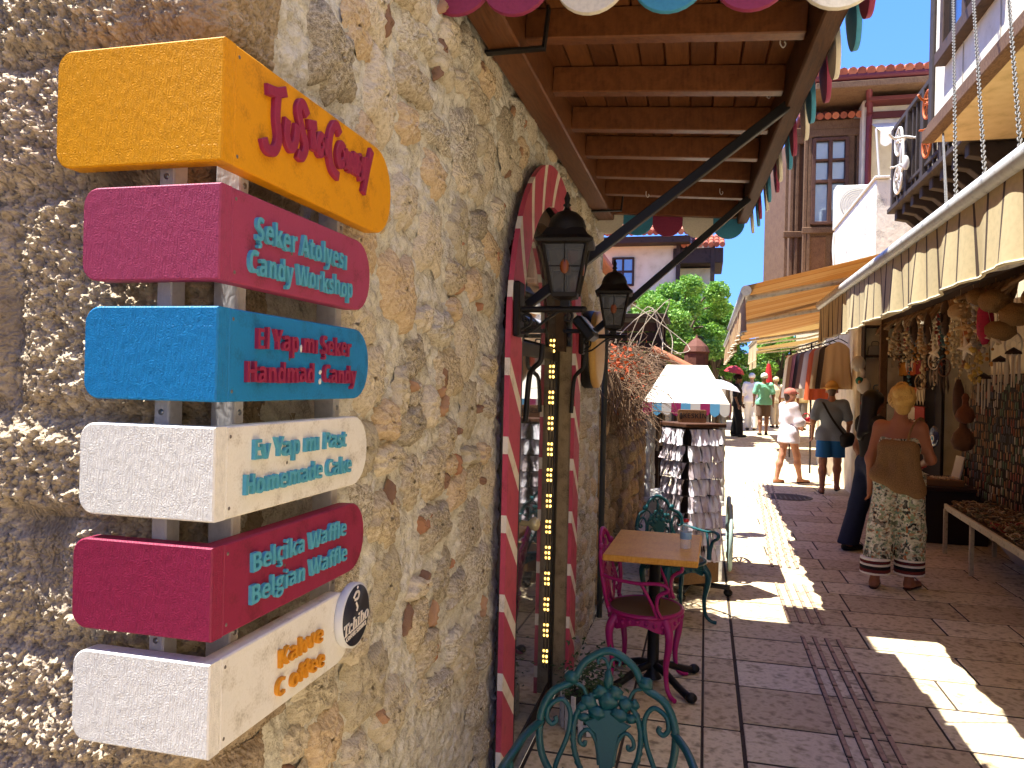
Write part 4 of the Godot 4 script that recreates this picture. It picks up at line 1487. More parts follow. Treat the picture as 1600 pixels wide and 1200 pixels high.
func awning(label: String, z0: float, z1: float, xr: float, yr: float, xw: float, yw: float, drop: float, mats: Array, pat: Array, sag := 0.03) -> Node3D:
	var t := thing("street_awning", label, "awning", Vector3(xr, yr, (z0 + z1) / 2), 0.0, "cloth awnings over the right side of the street")
	in_world(t)
	var rod := mk("d6d4ce", 0.35, {"tex": "dirty", "scale": 3.0})
	var s := st()
	tube(s, [Vector3(xr, yr, z0 + 0.02), Vector3(xr, yr, z1 - 0.02)], 0.034, 14)
	part(t, "front_bar", s, rod)
	stripes(t, "cloth", z0, z1, func(z: float, v: float) -> Vector3:
		return Vector3(lerpf(xr, xw, v), lerpf(yr + 0.03, yw, v) - sag * sin(v * PI) + 0.008 * sin(z * 3.1 + v * 5.0) + 0.006 * sin(z * 9.0) * v, z), 8, pat, mats)
	if drop > 0.0:
		stripes(t, "valance", z0, z1, func(z: float, v: float) -> Vector3:
			return Vector3(xr - 0.005 + (0.014 * sin(z * 13.0) + 0.008 * sin(z * 31.0)) * v, yr - 0.02 - drop * v + 0.006 * sin(z * 4.0) * v, z), 5, pat, mats)
		s = st()
		var hem := []
		var n := 90
		for i in n + 1:
			var z := lerpf(z0, z1, float(i) / n)
			hem.append(Vector3(xr - 0.005 + 0.014 * sin(z * 13.0) + 0.008 * sin(z * 31.0), yr - 0.02 - drop + 0.006 * sin(z * 4.0), z))
		tube(s, hem, 0.006, 5)
		part(t, "hem", s, mk("ddd0ae", 0.8))
	# folding arms
	for z in [z0 - 0.5, z1 + 0.5]:
		s = st()
		tube(s, [Vector3(xr, yr, z), Vector3(lerpf(xr, xw, 0.5), lerpf(yr, yw, 0.5) - 0.16, z + 0.2), Vector3(xw, yw - 0.14, z)], 0.02, 8)
		part(t, "arm", s, rod)
	XF = Transform3D()
	return t

func chain(label: String, a: Vector3, b: Vector3) -> void:
	var t := thing("chain", label, "chain", a, 0.0, "chains holding the striped awning")
	var s := st()
	var d := b - a
	var n := int(d.length() / 0.020)
	var u := d.normalized()
	var x := u.cross(Vector3(0, 0, 1)).normalized()
	var y := u.cross(x)
	for i in n:
		var c := d * ((i + 0.5) / n)
		var w := x if i % 2 == 0 else y
		var lk := []
		for k in 8:
			var an := TAU * k / 8.0
			lk.append(c + u * cos(an) * 0.0135 + w * sin(an) * 0.0065)
		tube(s, lk, 0.0024, 4, true)
	part(t, "links", s, mk("6f6c68", 0.5, {"metal": 0.3}))

func build_right() -> void:
	var plaster := mk("eee8dc", 0.9, {"tex": "plaster", "hgt": "mid", "hs": 0.1, "scale": 0.7})
	var cream := mk("e6dcc6", 0.9, {"tex": "plaster", "hgt": "mid", "hs": 0.1, "scale": 0.7})
	var dwood := mk("c8b6a0", 0.75, {"tex": "oldwood", "hgt": "grain", "hs": 0.15, "scale": Vector3(2.0, 2.0, 2.0)})
	var bwood := mk("3a2f28", 0.75, {"tex": "dirty", "hgt": "grain", "hs": 0.1, "scale": 2.0})
	var red := mk("6a2a2a", 0.5)
	var glass := mk("20262c", 0.03, {"spec": 0.9, "coat": 1.0})
	# --- white jettied house close by
	var t := thing("white_jettied_house", "white plastered house with jettied upper floor above the striped awning", "building", Vector3(3.0, 0, -2.5))
	in_world(t)
	var s := st()
	bb(s, Vector3(3.1, 5.6, -2.5), Vector3(3.16, 4.4, 7.0), 0.01)
	part(t, "upper_wall", s, plaster)
	s = st()
	bb(s, Vector3(2.28, 3.392, -2.5), Vector3(1.5, 0.012, 7.04), 0.002)
	part(t, "soffit", s, mk("d8c298", 0.8, {"tex": "plaster", "scale": 1.2}))
	s = st()
	bb(s, Vector3(1.50, 3.43, -2.5), Vector3(0.09, 0.085, 7.1), 0.008)
	bb(s, Vector3(1.515, 3.50, -2.5), Vector3(0.05, 0.05, 7.1), 0.006)
	part(t, "sill_beam", s, dwood)
	s = st()
	bb(s, Vector3(1.55, 5.6, -6.03), Vector3(0.10, 4.3, 0.10), 0.008)
	part(t, "corner_post", s, bwood)
	for z in [-5.36, -4.72, -4.05]:
		s = st()
		bb(s, Vector3(1.517, 4.5, z), Vector3(0.006, 2.0, 0.006), 0.001)
		part(t, "panel_joint", s, mk("b9b0a0", 0.9))
	var wn := Node3D.new()
	wn.name = "window"
	t.add_child(wn)
	s = st()
	for q in [[4.9, 0.1, -5.20, 1.1], [3.86, 0.09, -5.20, 1.1]]:
		bb(s, Vector3(1.495, q[0], q[2]), Vector3(0.09, q[1], q[3]), 0.006)
	for z in [-5.66, -4.72, -5.2]:
		bb(s, Vector3(1.50, 4.38, z), Vector3(0.07, 0.96, 0.07), 0.006)
	part(wn, "frame", s, mk("4e3a2c", 0.7, {"tex": "dirty", "hgt": "grain", "hs": 0.1, "scale": 2.0}))
	s = st()
	bb(s, Vector3(1.512, 4.38, -5.2), Vector3(0.012, 0.95, 0.95), 0.001)
	part(wn, "pane", s, glass)
	s = st()
	bb(s, Vector3(3.0, 1.69, -2.5), Vector3(0.18, 3.38, 8.2), 0.005)
	part(t, "ground_floor_wall", s, cream)
	# --- striped awning in front of it
	var cr := mk("cdbb92", 0.85, {"tex": "paint", "scale": 2.0, "back": "97825a"})
	var br := mk("4f3f34", 0.85, {"back": "1d140e"})
	awning("cream awning with thin brown stripes, nearest the camera, in front of the white house", -1.3, -6.3, 0.84, 2.26, 2.9, 2.93, 0.265, [cr, br], [[0.118, 0], [0.02, 1]], 0.02)
	# --- brown awnings beyond
	var o1 := mk("ac8a5e", 0.85, {"tex": "paint", "scale": 2.0, "back": "96703e"})
	var o2 := mk("b89a72", 0.85, {"tex": "paint", "scale": 2.0, "back": "94764c"})
	var o3 := mk("8c6238", 0.85, {"back": "5e3a18"})
	var pat := [[0.10, 0], [0.02, 2], [0.16, 0], [0.05, 2], [0.22, 1], [0.04, 0], [0.12, 1], [0.03, 2]]
	awning("orange-brown striped awning reaching out beyond the cream one", -5.25, -8.5, 0.24, 2.245, 2.85, 3.02, 0.24, [o1, o2, o3], pat)
	awning("second orange-brown striped awning further down the street", -8.2, -13.4, 0.30, 2.33, 2.9, 3.05, 0.30, [o1, o2, o3], pat)
	awning("small far awning with a rolled cream valance above the walkers", -16.5, -19.5, 1.0, 2.66, 3.4, 3.3, 0.42, [cr, o1], [[0.3, 0], [0.05, 1]])
	awning("lowest far awning with short cream valance above the walkers", -20.0, -23.0, 1.2, 2.60, 3.8, 3.2, 0.42, [cr, o1], [[0.3, 0], [0.05, 1]])
	chain("short steel chain at the far end hanging below the house beam", Vector3(0.86, 2.29, -3.19), Vector3(1.53, 3.38, -5.80))
	chain("steel chain left of the house window", Vector3(0.86, 2.29, -3.08), Vector3(1.49, 4.6, -5.55))
	chain("steel chain in front of the house window", Vector3(0.86, 2.29, -2.78), Vector3(1.49, 4.6, -5.25))
	chain("steel chain closest to the right picture edge", Vector3(0.86, 2.29, -2.49), Vector3(1.49, 4.6, -4.75))
	# --- timber balcony with bracket beams
	t = thing("timber_balcony", "dark timber balcony with bracket beams and slim railing between the houses", "balcony", Vector3(2.3, 3.35, -7.25))
	in_world(t)
	s = st()
	bb(s, Vector3(2.38, 3.425, -7.25), Vector3(1.3, 0.05, 2.4), 0.006)
	part(t, "floor", s, bwood)
	for k in 8:
		s = st()
		var z := -6.2 - k * 0.305
		var p := PackedVector2Array([Vector2(1.78, 3.40), Vector2(3.05, 3.40), Vector2(3.05, 3.20), Vector2(1.98, 3.20), Vector2(1.88, 3.29), Vector2(1.78, 3.31)])
		XF = t.transform.affine_inverse() * Transform3D(Basis(), Vector3(0, 0, z))
		prism(s, p, 0.09, 0.006)
		part(t, "bracket_beam", s, bwood)
	in_world(t)
	s = st()
	bb(s, Vector3(1.78, 4.22, -7.25), Vector3(0.06, 0.05, 2.36), 0.006)
	part(t, "rail", s, bwood)
	s = st()
	bb(s, Vector3(1.78, 3.55, -7.25), Vector3(0.04, 0.04, 2.36), 0.006)
	part(t, "rail", s, bwood)
	for k in 17:
		s = st()
		var z := -6.15 - k * 0.137
		var w := 0.07 if k % 4 == 0 else 0.028
		bb(s, Vector3(1.78, 3.83, z), Vector3(w, 0.78, w), 0.004)
		part(t, "baluster", s, bwood)
	# wall behind the balcony
	t = thing("plain_house", "cream house wall behind the timber balcony and white parapet", "building", Vector3(3.1, 0, -9.6))
	in_world(t)
	s = st()
	bb(s, Vector3(3.55, 4.1, -9.4), Vector3(1.0, 3.4, 6.5), 0.01)
	bb(s, Vector3(3.55, 1.2, -7.85), Vector3(1.0, 2.398, 3.4), 0.01)
	bb(s, Vector3(3.55, 1.2, -11.94), Vector3(1.0, 2.398, 1.4), 0.01)
	bb(s, Vector3(4.3, 2.0, -10.3), Vector3(0.2, 4.0, 2.2), 0.01)
	part(t, "wall", s, cream)
	s = st()
	bb(s, Vector3(1.86, 3.45, -10.82), Vector3(0.12, 1.1, 2.9), 0.012)
	bb(s, Vector3(2.45, 3.45, -9.43), Vector3(1.1, 1.1, 0.12), 0.012)
	bb(s, Vector3(2.5, 2.98, -10.8), Vector3(1.2, 0.12, 2.9), 0.012)
	part(t, "parapet", s, mk("e6dfce", 0.9, {"tex": "dirty", "hgt": "mid", "hs": 0.2, "scale": 0.8}))
	s = st()
	bb(s, Vector3(1.86, 4.015, -10.82), Vector3(0.16, 0.03, 2.96), 0.006)
	part(t, "coping", s, mk("d9d2c4", 0.8))
	s = st()
	tube(s, curve([Vector3(1.79, 3.95, -12.2), Vector3(1.77, 3.7, -12.15), Vector3(1.78, 3.4, -12.1), Vector3(1.76, 3.0, -12.15)], 5), 0.015, 6)
	part(t, "cable", s, mk("c8c2b4", 0.7))
	s = st()
	tube(s, [Vector3(1.95, 4.0, -9.9), Vector3(1.90, 4.75, -9.95)], 0.012, 6)
	part(t, "mast", s, mk("c9c6c0", 0.5))
	t = thing("air_conditioner", "cream air conditioner unit with round fan grille behind the white parapet", "air conditioner", Vector3(2.06, 4.0, -12.32))
	var acm := mk("d9d4c6", 0.5)
	s = st()
	bb(s, Vector3(0, 0.34, 0), Vector3(0.52, 0.62, 0.26), 0.015)
	part(t, "case", s, acm)
	s = st()
	XF = Transform3D(Basis(Vector3(1, 0, 0), PI / 2), Vector3(0.03, 0.36, 0.134))
	for r in 7:
		var rr := 0.03 + r * 0.031
		var cc := []
		for i in 24:
			cc.append(Vector3(cos(TAU * i / 24.0) * rr, 0, sin(TAU * i / 24.0) * rr))
		tube(s, cc, 0.004, 4, true)
	part(t, "grille", s, acm)
	s = st()
	lathe(s, [[0.225, 0.0], [0.22, -0.004], [0.0, -0.0045]], 28)
	part(t, "fan_opening", s, mk("6d6a64", 0.6))
	XF = Transform3D()
	# --- wooden bay house
	t = thing("wooden_bay_house", "old house with weathered wooden oriel bay, tiled eaves and dark red gutter", "building", Vector3(2.4, 0, -14.5))
	in_world(t)
	s = st()
	bb(s, Vector3(3.1, 3.0, -14.9), Vector3(1.7, 6.2, 4.2), 0.01)
	part(t, "wall", s, cream)
	s = st()
	bb(s, Vector3(1.87, 4.62, -14.4), Vector3(0.80, 2.5, 2.6), 0.01)
	bb(s, Vector3(1.33, 4.62, -14.6), Vector3(0.30, 2.5, 2.4), 0.01, Basis(Vector3.UP, 0.12))
	part(t, "bay_core", s, dwood)
	for x in [1.47, 1.53, 2.13, 2.27]:
		s = st()
		bb(s, Vector3(x, 4.62, -13.06), Vector3(0.055 if x < 1.6 else 0.11, 2.5, 0.06), 0.008)
		part(t, "bay_post", s, dwood)
	for q in [[3.40, 0.10], [4.16, 0.10], [5.70, 0.12], [5.83, 0.14]]:
		s = st()
		bb(s, Vector3(1.87, q[0], -13.045), Vector3(0.88, q[1], 0.05), 0.008)
		bb(s, Vector3(1.34, q[0], -13.36), Vector3(0.34, q[1], 0.05), 0.008, Basis(Vector3.UP, 0.12))
		part(t, "bay_rail", s, dwood)
	for q in [[1.66, 3.78], [2.02, 3.78]]:
		s = st()
		bb(s, Vector3(q[0], q[1], -13.085), Vector3(0.27, 0.56, 0.02), 0.006)
		part(t, "bay_panel", s, mk("d8b894", 0.75, {"tex": "oldwood", "hgt": "grain", "hs": 0.15, "scale": 2.5}))
	for x in [1.22, 1.30, 1.38]:
		s = st()
		bb(s, Vector3(x, 4.6, -13.38 + (x - 1.3) * 0.1), Vector3(0.05, 2.4, 0.04), 0.006)
		part(t, "bay_post", s, dwood)
	wn = Node3D.new()
	wn.name = "window"
	t.add_child(wn)
	s = st()
	for x in [1.585, 1.83, 2.075]:
		bb(s, Vector3(x, 4.93, -13.03), Vector3(0.06, 1.36, 0.06), 0.006)
	for y in [4.27, 4.93, 5.27, 5.6]:
		bb(s, Vector3(1.83, y, -13.03), Vector3(0.5, 0.05 if y != 5.27 else 0.03, 0.055), 0.006)
	part(wn, "frame", s, mk("5b3c2c", 0.7, {"tex": "dirty", "scale": 2.0}))
	for x in [1.707, 1.953]:
		for q in [[4.6, 0.61], [5.1, 0.29], [5.435, 0.28]]:
			s = st()
			bb(s, Vector3(x, q[0], -13.09), Vector3(0.19, q[1], 0.02), 0.002)
			part(wn, "pane", s, mk("9fb2bd", 0.03, {"spec": 0.9, "coat": 1.0, "metal": 0.55}))
	# eaves, gutter, tiles
	s = st()
	bb(s, Vector3(2.6, 6.18, -14.4), Vector3(2.2, 0.10, 4.2), 0.01)
	part(t, "eaves_board", s, dwood)
	s = st()
	tube(s, [Vector3(1.48, 6.30, -12.36), Vector3(3.6, 6.30, -12.36)], 0.06, 8)
	tube(s, [Vector3(1.48, 6.30, -12.36), Vector3(1.48, 6.30, -16.4)], 0.06, 8)
	part(t, "gutter", s, red)
	s = st()
	tube(s, curve([Vector3(2.26, 6.27, -12.38), Vector3(2.28, 6.1, -12.5), Vector3(2.33, 5.9, -12.7), Vector3(2.33, 5.6, -12.74), Vector3(2.33, 3.6, -12.74)], 4), 0.045, 8)
	part(t, "downspout", s, red)
	var tile := [mk("a5593c", 0.85, {"tex": "dirty", "scale": 1.5}), mk("b56a48", 0.85, {"tex": "dirty", "scale": 1.5}), mk("8f4c36", 0.85, {"tex": "dirty", "scale": 1.5})]
	for k in 17:
		for j in 3:
			s = st()
			var x := 1.5 + k * 0.128
			tube(s, [Vector3(x, 6.37 + j * 0.13, -12.3 - j * 0.42), Vector3(x, 6.52 + j * 0.13, -12.82 - j * 0.42)], 0.062, 8)
			part(t, "roof_tile", s, tile[(k + j * 2) % 3])
	for k in 8:
		s = st()
		var x := 1.42 + k * 0.115
		tube(s, [Vector3(x, 5.93, -12.92), Vector3(x, 6.08, -13.3)], 0.055, 8)
		part(t, "roof_tile", s, tile[k % 3])
	s = st()
	bb(s, Vector3(2.75, 5.85, -12.78), Vector3(0.9, 0.10, 0.05), 0.006)
	bb(s, Vector3(2.75, 6.02, -12.66), Vector3(0.95, 0.06, 0.3), 0.006)
	part(t, "eaves_trim", s, mk("6b3328", 0.7))
	XF = Transform3D()
	t = thing("white_sunshade", "small white cloth sunshade with scalloped edge on the cream upper wall", "sunshade", Vector3(2.7, 5.6, -12.6))
	in_world(t)
	s = st()
	face(s, [Vector3(2.36, 5.72, -12.76), Vector3(3.2, 5.72, -12.76), Vector3(3.2, 5.38, -12.05), Vector3(2.36, 5.38, -12.05)], Vector3(0, 1, 1))
	part(t, "cloth", s, mk("ded8c8", 0.8, {"back": "8a8474"}))
	s = st()
	for k in 6:
		var p := PackedVector2Array()
		var x := 2.36 + k * 0.14
		p.append_array([Vector2(x, 5.38), Vector2(x, 5.20), Vector2(x + 0.035, 5.165), Vector2(x + 0.07, 5.155), Vector2(x + 0.105, 5.165), Vector2(x + 0.14, 5.20), Vector2(x + 0.14, 5.38)])
		XF = t.transform.affine_inverse() * Transform3D(Basis(), Vector3(0, 0, -12.055))
		prism(s, p, 0.006)
	part(t, "valance", s, mk("e6e0d0", 0.8))
	XF = Transform3D()
	# bicycles hung on the balcony railing
	bicycle("small white painted bicycle hung upright on the balcony railing", mk("e2ded4", 0.5), Vector3(1.70, 3.46, -7.86), 0.62)
	bicycle("small orange rusty bicycle hung upright at the near end of the balcony", mk("b8602c", 0.6), Vector3(1.70, 3.52, -6.9), 0.55)

func bicycle(label: String, m: Material, at: Vector3, sc: float) -> void:
	# hung upright: the front wheel on top
	var t := thing("hanging_bicycle", label, "bicycle", at, 0.0, "painted bicycles on the balcony railing")
	t.scale = Vector3.ONE * sc
	t.rotation.y = 0.02
	for y in [0.22, 0.80]:
		var s := st()
		var rg := []
		for i in 22:
			rg.append(Vector3(0, y + cos(TAU * i / 22.0) * 0.2, sin(TAU * i / 22.0) * 0.2))
		tube(s, rg, 0.019, 7, true)
		for i in 9:
			tube(s, [Vector3(0, y, 0), Vector3(0, y + cos(TAU * i / 9.0) * 0.2, sin(TAU * i / 9.0) * 0.2)], 0.006, 4)
		blob(s, Vector3(0, y, 0), Vector3(0.04, 0.03, 0.03))
		part(t, "wheel", s, m)
	var s := st()
	for q in [[Vector3(0, 0.22, 0), Vector3(0, 0.42, 0.10)], [Vector3(0, 0.42, 0.10), Vector3(0, 0.36, 0.32)], [Vector3(0, 0.22, 0), Vector3(0, 0.36, 0.32)], [Vector3(0, 0.42, 0.10), Vector3(0, 0.74, 0.24)], [Vector3(0, 0.36, 0.30), Vector3(0, 0.74, 0.24)]]:
		tube(s, q, 0.02, 7)
	part(t, "frame", s, m)
	s = st()
	tube(s, [Vector3(0.03, 0.80, 0), Vector3(0.03, 0.76, 0.22), Vector3(0, 0.76, 0.34)], 0.016, 6)
	tube(s, [Vector3(-0.03, 0.80, 0), Vector3(-0.03, 0.76, 0.22)], 0.016, 6)
	part(t, "fork", s, m)
	s = st()
	tube(s, curve([Vector3(-0.24, 0.80, 0.42), Vector3(-0.15, 0.74, 0.36), Vector3(0, 0.76, 0.36), Vector3(0.15, 0.74, 0.36), Vector3(0.24, 0.80, 0.42)], 4), 0.018, 6)
	part(t, "handlebar", s, m)
	s = st()
	blob(s, Vector3(0, 0.36, 0.42), Vector3(0.05, 0.11, 0.03), 8, 6)
	tube(s, [Vector3(0, 0.36, 0.30), Vector3(0, 0.36, 0.40)], 0.015, 6)
	part(t, "saddle", s, m)
	s = st()
	tube(s, [Vector3(-0.09, 0.38, 0.12), Vector3(0.09, 0.46, 0.12)], 0.012, 6)
	bb(s, Vector3(-0.11, 0.38, 0.12), Vector3(0.06, 0.02, 0.05), 0.005)
	bb(s, Vector3(0.11, 0.46, 0.12), Vector3(0.06, 0.02, 0.05), 0.005)
	part(t, "pedals", s, m)
# ---------------------------------------------------------------- souvenir stall
func hang(s: SurfaceTool, top: float) -> void:
	tube(s, [Vector3(0, 0, 0), Vector3(0, top, 0)], 0.0025, 4)

func build_stall() -> void:
	var wood := mk("5a4230", 0.75, {"tex": "oldwood", "hgt": "grain", "hs": 0.1, "scale": 2.0})
	var dark := mk("2a1f18", 0.8)
	# display table
	var t := thing("display_table", "low white-edged display table heaped with bracelets at the right edge", "table", Vector3(2.55, 0, -7.3))
	in_world(t)
	var s := st()
	beam(s, Vector3(2.52, 0.465, -5.6), Vector3(2.72, 0.465, -8.6), 0.66, 0.035, 0.004)
	part(t, "table_top", s, mk("8a7660", 0.7, {"tex": "oldwood", "scale": 2.0}))
	s = st()
	beam(s, Vector3(2.18, 0.465, -5.58), Vector3(2.375, 0.465, -8.62), 0.025, 0.06, 0.003)
	part(t, "edge_trim", s, mk("cbbf9f", 0.6, {"tex": "dirty", "scale": 3.0}))
	for q in [[2.215, -6.1], [2.36, -8.55], [2.80, -8.55], [2.75, -6.1], [2.31, -7.6]]:
		s = st()
		bb(s, Vector3(q[0], 0.225, q[1]), Vector3(0.035, 0.45, 0.035), 0.003)
		part(t, "leg", s, mk("b8a888", 0.6, {"tex": "dirty", "scale": 4.0}))
	s = st()
	rng.seed = 91
	for i in 1100:
		var z := rng.randf_range(-8.55, -5.7)
		var x := rng.randf_range(2.24, 2.78) + (-z - 5.6) * 0.066 * 0.9
		var y := 0.49 + rng.randf() * 0.045
		var r := rng.randf_range(0.022, 0.036)
		var n := Vector3(rng.randfn() * 0.5, 1.0, rng.randfn() * 0.5).normalized()
		var u := n.cross(Vector3(1, 0, 0.3)).normalized()
		var w := n.cross(u)
		var rg := []
		for k in 8:
			rg.append(Vector3(x, y, z) + (u * cos(TAU * k / 8.0) + w * sin(TAU * k / 8.0)) * r)
		s.set_color([Color(0.25, 0.13, 0.05), Color(0.10, 0.06, 0.03), Color(0.35, 0.22, 0.10), Color(0.18, 0.16, 0.08), Color(0.5, 0.36, 0.2), Color(0.32, 0.03, 0.03)][rng.randi() % (6 if z > -7.4 and z < -6.6 else 5)])
		tube(s, rg, 0.0055, 4, true)
	var o := part(t, "bracelets", s, mk("ffffff", 0.6, {"vc": true}))
	o.set_meta("kind", "stuff")
	XF = Transform3D()
	t = thing("leaning_panel", "pale board leaning under the display table", "board", Vector3(2.6, 0, -7.2))
	in_world(t)
	s = st()
	bb(s, Vector3(2.72, 0.20, -7.0), Vector3(0.02, 0.46, 2.4), 0.003, Basis(Vector3(0, 0, 1), 0.7))
	part(t, "board", s, mk("b5aeb4", 0.6))
	# tall panel hung with bracelets
	t = thing("bracelet_board", "tall leaning board covered in rows of hanging beaded bracelets behind the display table", "display board", Vector3(2.85, 0.5, -8.4))
	in_world(t)
	s = st()
	bb(s, Vector3(2.93, 1.15, -8.25), Vector3(0.03, 1.35, 3.3), 0.004, Basis(Vector3(0, 0, 1), -0.13))
	part(t, "panel", s, dark)
	s = st()
	var pal := [Color(0.35, 0.16, 0.06), Color(0.22, 0.13, 0.07), Color(0.45, 0.30, 0.16), Color(0.30, 0.08, 0.05), Color(0.10, 0.10, 0.12), Color(0.5, 0.42, 0.34), Color(0.12, 0.18, 0.10)]
	for r in 15:
		var y := 1.80 - r * 0.085
		var x := 2.88 + (y - 1.15) * 0.13
		for c in 52:
			var z := -6.75 - c * 0.06 + rng.randf_range(-0.014, 0.014)
			if z < -9.85 + r * 0.02 or rng.randf() < 0.1:
				continue
			var jy := rng.randf_range(-0.016, 0.012)
			var zone := int((z + 10.0) / 0.55 + r / 5)
			s.set_color(pal[(zone * 3 + rng.randi() % 3) % pal.size()])
			var rg := []
			for k in 7:
				var a := TAU * k / 7.0
				rg.append(Vector3(x - 0.012 - 0.006 * sin(a), y - 0.034 + jy + cos(a) * 0.036, z + sin(a) * 0.021))
			tube(s, rg, 0.005, 4, true)
	o = part(t, "bracelets", s, mk("ffffff", 0.45, {"vc": true}))
	o.set_meta("kind", "stuff")
	s = st()
	bb(s, Vector3(2.80, 0.72, -9.75), Vector3(0.02, 0.36, 0.28), 0.004, Basis(Vector3(0, 0, 1), -0.2))
	part(t, "price_card", s, mk("c9bfb0", 0.7))
	XF = Transform3D()
	# cabinet with box
	t = thing("stall_cabinet", "dark wooden stall cabinet behind the blonde woman's knees", "cabinet", Vector3(2.45, 0, -9.7))
	in_world(t)
	s = st()
	bb(s, Vector3(2.5, 0.28, -9.75), Vector3(0.85, 0.56, 1.3), 0.006)
	part(t, "case", s, dark)
	s = st()
	bb(s, Vector3(2.48, 0.585, -9.75), Vector3(0.95, 0.04, 1.4), 0.006)
	part(t, "top", s, wood)
	t = thing("cardboard_tray", "shallow brown tray of trinkets on the stall cabinet", "tray", Vector3(2.5, 0.606, -9.35))
	s = st()
	bb(s, Vector3(0, 0.035, 0), Vector3(0.42, 0.07, 0.3), 0.004)
	part(t, "box", s, mk("7a5430", 0.8))
	s = st()
	for i in 40:
		blob(s, Vector3(rng.randf_range(-0.18, 0.18), 0.075, rng.randf_range(-0.12, 0.12)), Vector3.ONE * 0.014, 5, 4)
	part(t, "trinkets", s, mk("c8b48c", 0.5))
	# bead strands on rails
	var rows := [[2.05, ["8f1f1a", "b0521c", "c8862c"]], [1.68, ["b8a88c", "b85a24", "d8cdb8", "2f6c78"]], [1.42, ["a03a2c", "d0c2a8", "7a4a38"]], [1.22, ["c9bba4", "8c5a40", "d8d0c0"]], [1.02, ["c2a85a", "b49a78", "8f8a3c"]]]
	for q in rows.size():
		t = thing("bead_rail", ["topmost rail of red and amber bead strands on the stall wall", "long rail of white, orange and teal bead strands on the stall wall", "third rail of red and cream bead strands on the stall wall", "fourth rail of cream and brown bead strands on the stall wall", "lowest rail of yellow-green bead strands on the stall wall"][q], "bead rail", Vector3(2.86, rows[q][0], -12.1), 0.0, "rails of bead strands")
		in_world(t)
		s = st()
		bb(s, Vector3(2.88, rows[q][0], -12.1), Vector3(0.02, 0.02, 1.5), 0.003)
		part(t, "rail", s, wood)
		var cs: Array = rows[q][1]
		for c in cs.size():
			s = st()
			for i in range(c, 36, 1):
				if int(i * cs.size() / 36.0) != c:
					continue
				var z := -11.38 - i * 0.04
				tube(s, [Vector3(2.85, rows[q][0], z), Vector3(2.85, rows[q][0] - 0.17 - rng.randf() * 0.03, z)], 0.011, 5)
				blob(s, Vector3(2.84, rows[q][0] - 0.005, z), Vector3.ONE * 0.014, 5, 4)
			part(t, "strands", s, mk(cs[c], 0.5))
		XF = Transform3D()
	t = thing("bead_board", "dark brown board behind the rails of bead strands", "board", Vector3(2.98, 1.0, -12.0))
	in_world(t)
	s = st()
	bb(s, Vector3(2.99, 1.35, -12.0), Vector3(0.04, 1.7, 1.9), 0.005)
	part(t, "board", s, mk("3c2c20", 0.8, {"tex": "oldwood", "scale": 2.0}))
	XF = Transform3D()
	rng.seed = 93
	var cc := ["b8a078", "7a4a2c", "c8bba0", "8a2a20", "3a5a60", "b07a34"]
	for i in 34:
		var zz := -8.6 - (i % 17) * 0.2 + rng.randf_range(-0.05, 0.05)
		var xx := 2.80 if i < 17 else 2.62
		t = thing("charm_string", "string of small charms hanging around the dark doorway", "charms", Vector3(xx, 2.58, zz), 0.0, "charm strings around the doorway")
		s = st()
		var ll := rng.randf_range(0.35, 0.95) if zz < -9.3 and zz > -11.4 else rng.randf_range(0.3, 0.7)
		tube(s, [Vector3.ZERO, Vector3(0, -ll, 0)], 0.003, 4)
		part(t, "cord", s, dark)
		s = st()
		for j in int(ll / 0.05):
			blob(s, Vector3(rng.randf_range(-0.02, 0.02), -0.06 - j * 0.05, rng.randf_range(-0.025, 0.025)), Vector3(0.02, 0.022, 0.022) * rng.randf_range(0.6, 1.4), 6, 5, 0.15, j)
		o = part(t, "charms", s, mk(cc[(i * 5 + i / 7) % 6], 0.5))
		o.set_meta("kind", "stuff")
	for i in 5:
		t = thing("dream_catcher", ["feathered ring at the left of the dark doorway", "feathered ring high in the dark doorway", "feathered ring beside the carved masks", "feathered ring near the bead rails", "feathered ring above the bracelet board"][i], "ornament", [Vector3(2.7, 1.75, -11.0), Vector3(2.7, 2.0, -10.4), Vector3(2.6, 1.9, -9.6), Vector3(2.75, 2.2, -11.8), Vector3(2.6, 2.05, -7.6)][i], -1.2, "feathered rings at the stall")
		s = st()
		var rg := []
		for k in 18:
			rg.append(Vector3(cos(TAU * k / 18.0), sin(TAU * k / 18.0), 0) * 0.10)
		tube(s, rg, 0.009, 5, true)
		for k in 6:
			tube(s, [rg[k * 3], rg[(k * 3 + 7) % 18]], 0.002, 3)
		part(t, "ring", s, mk(["8a6a48", "b8aa98", "5a3a28", "a08a6a", "c8bca8"][i], 0.8))
		for k in 3:
			s = st()
			var x := (k - 1) * 0.06
			tube(s, [Vector3(x, -0.09, 0), Vector3(x, -0.16, 0), Vector3(x + 0.008, -0.22, 0), Vector3(x + 0.01, -0.30, 0)], [0.003, 0.014, 0.016, 0.002], 6)
			part(t, "feather", s, mk(["c8b898", "8a7868", "4a3a30", "d8d0c0", "a8906c"][i], 0.9))
	# top beam and hanging goods
	t = thing("hanging_beam", "long timber beam under the awning from which shells and masks hang", "beam", Vector3(2.62, 2.66, -9.8))
	in_world(t)
	s = st()
	bb(s, Vector3(2.62, 2.68, -9.9), Vector3(0.07, 0.07, 6.4), 0.006)
	bb(s, Vector3(2.30, 2.62, -8.2), Vector3(0.05, 0.05, 3.6), 0.006)
	part(t, "timber", s, wood)
	s = st()
	for i in 60:
		var z := -7.0 - i * 0.1
		tube(s, curve([Vector3(2.55, 2.62, z), Vector3(2.5 + rng.randf_range(-0.1, 0.1), 2.5 + rng.randf_range(-0.06, 0.04), z - 0.1), Vector3(2.55, 2.61, z - 0.2)], 4), 0.012 + rng.randf() * 0.012, 5)
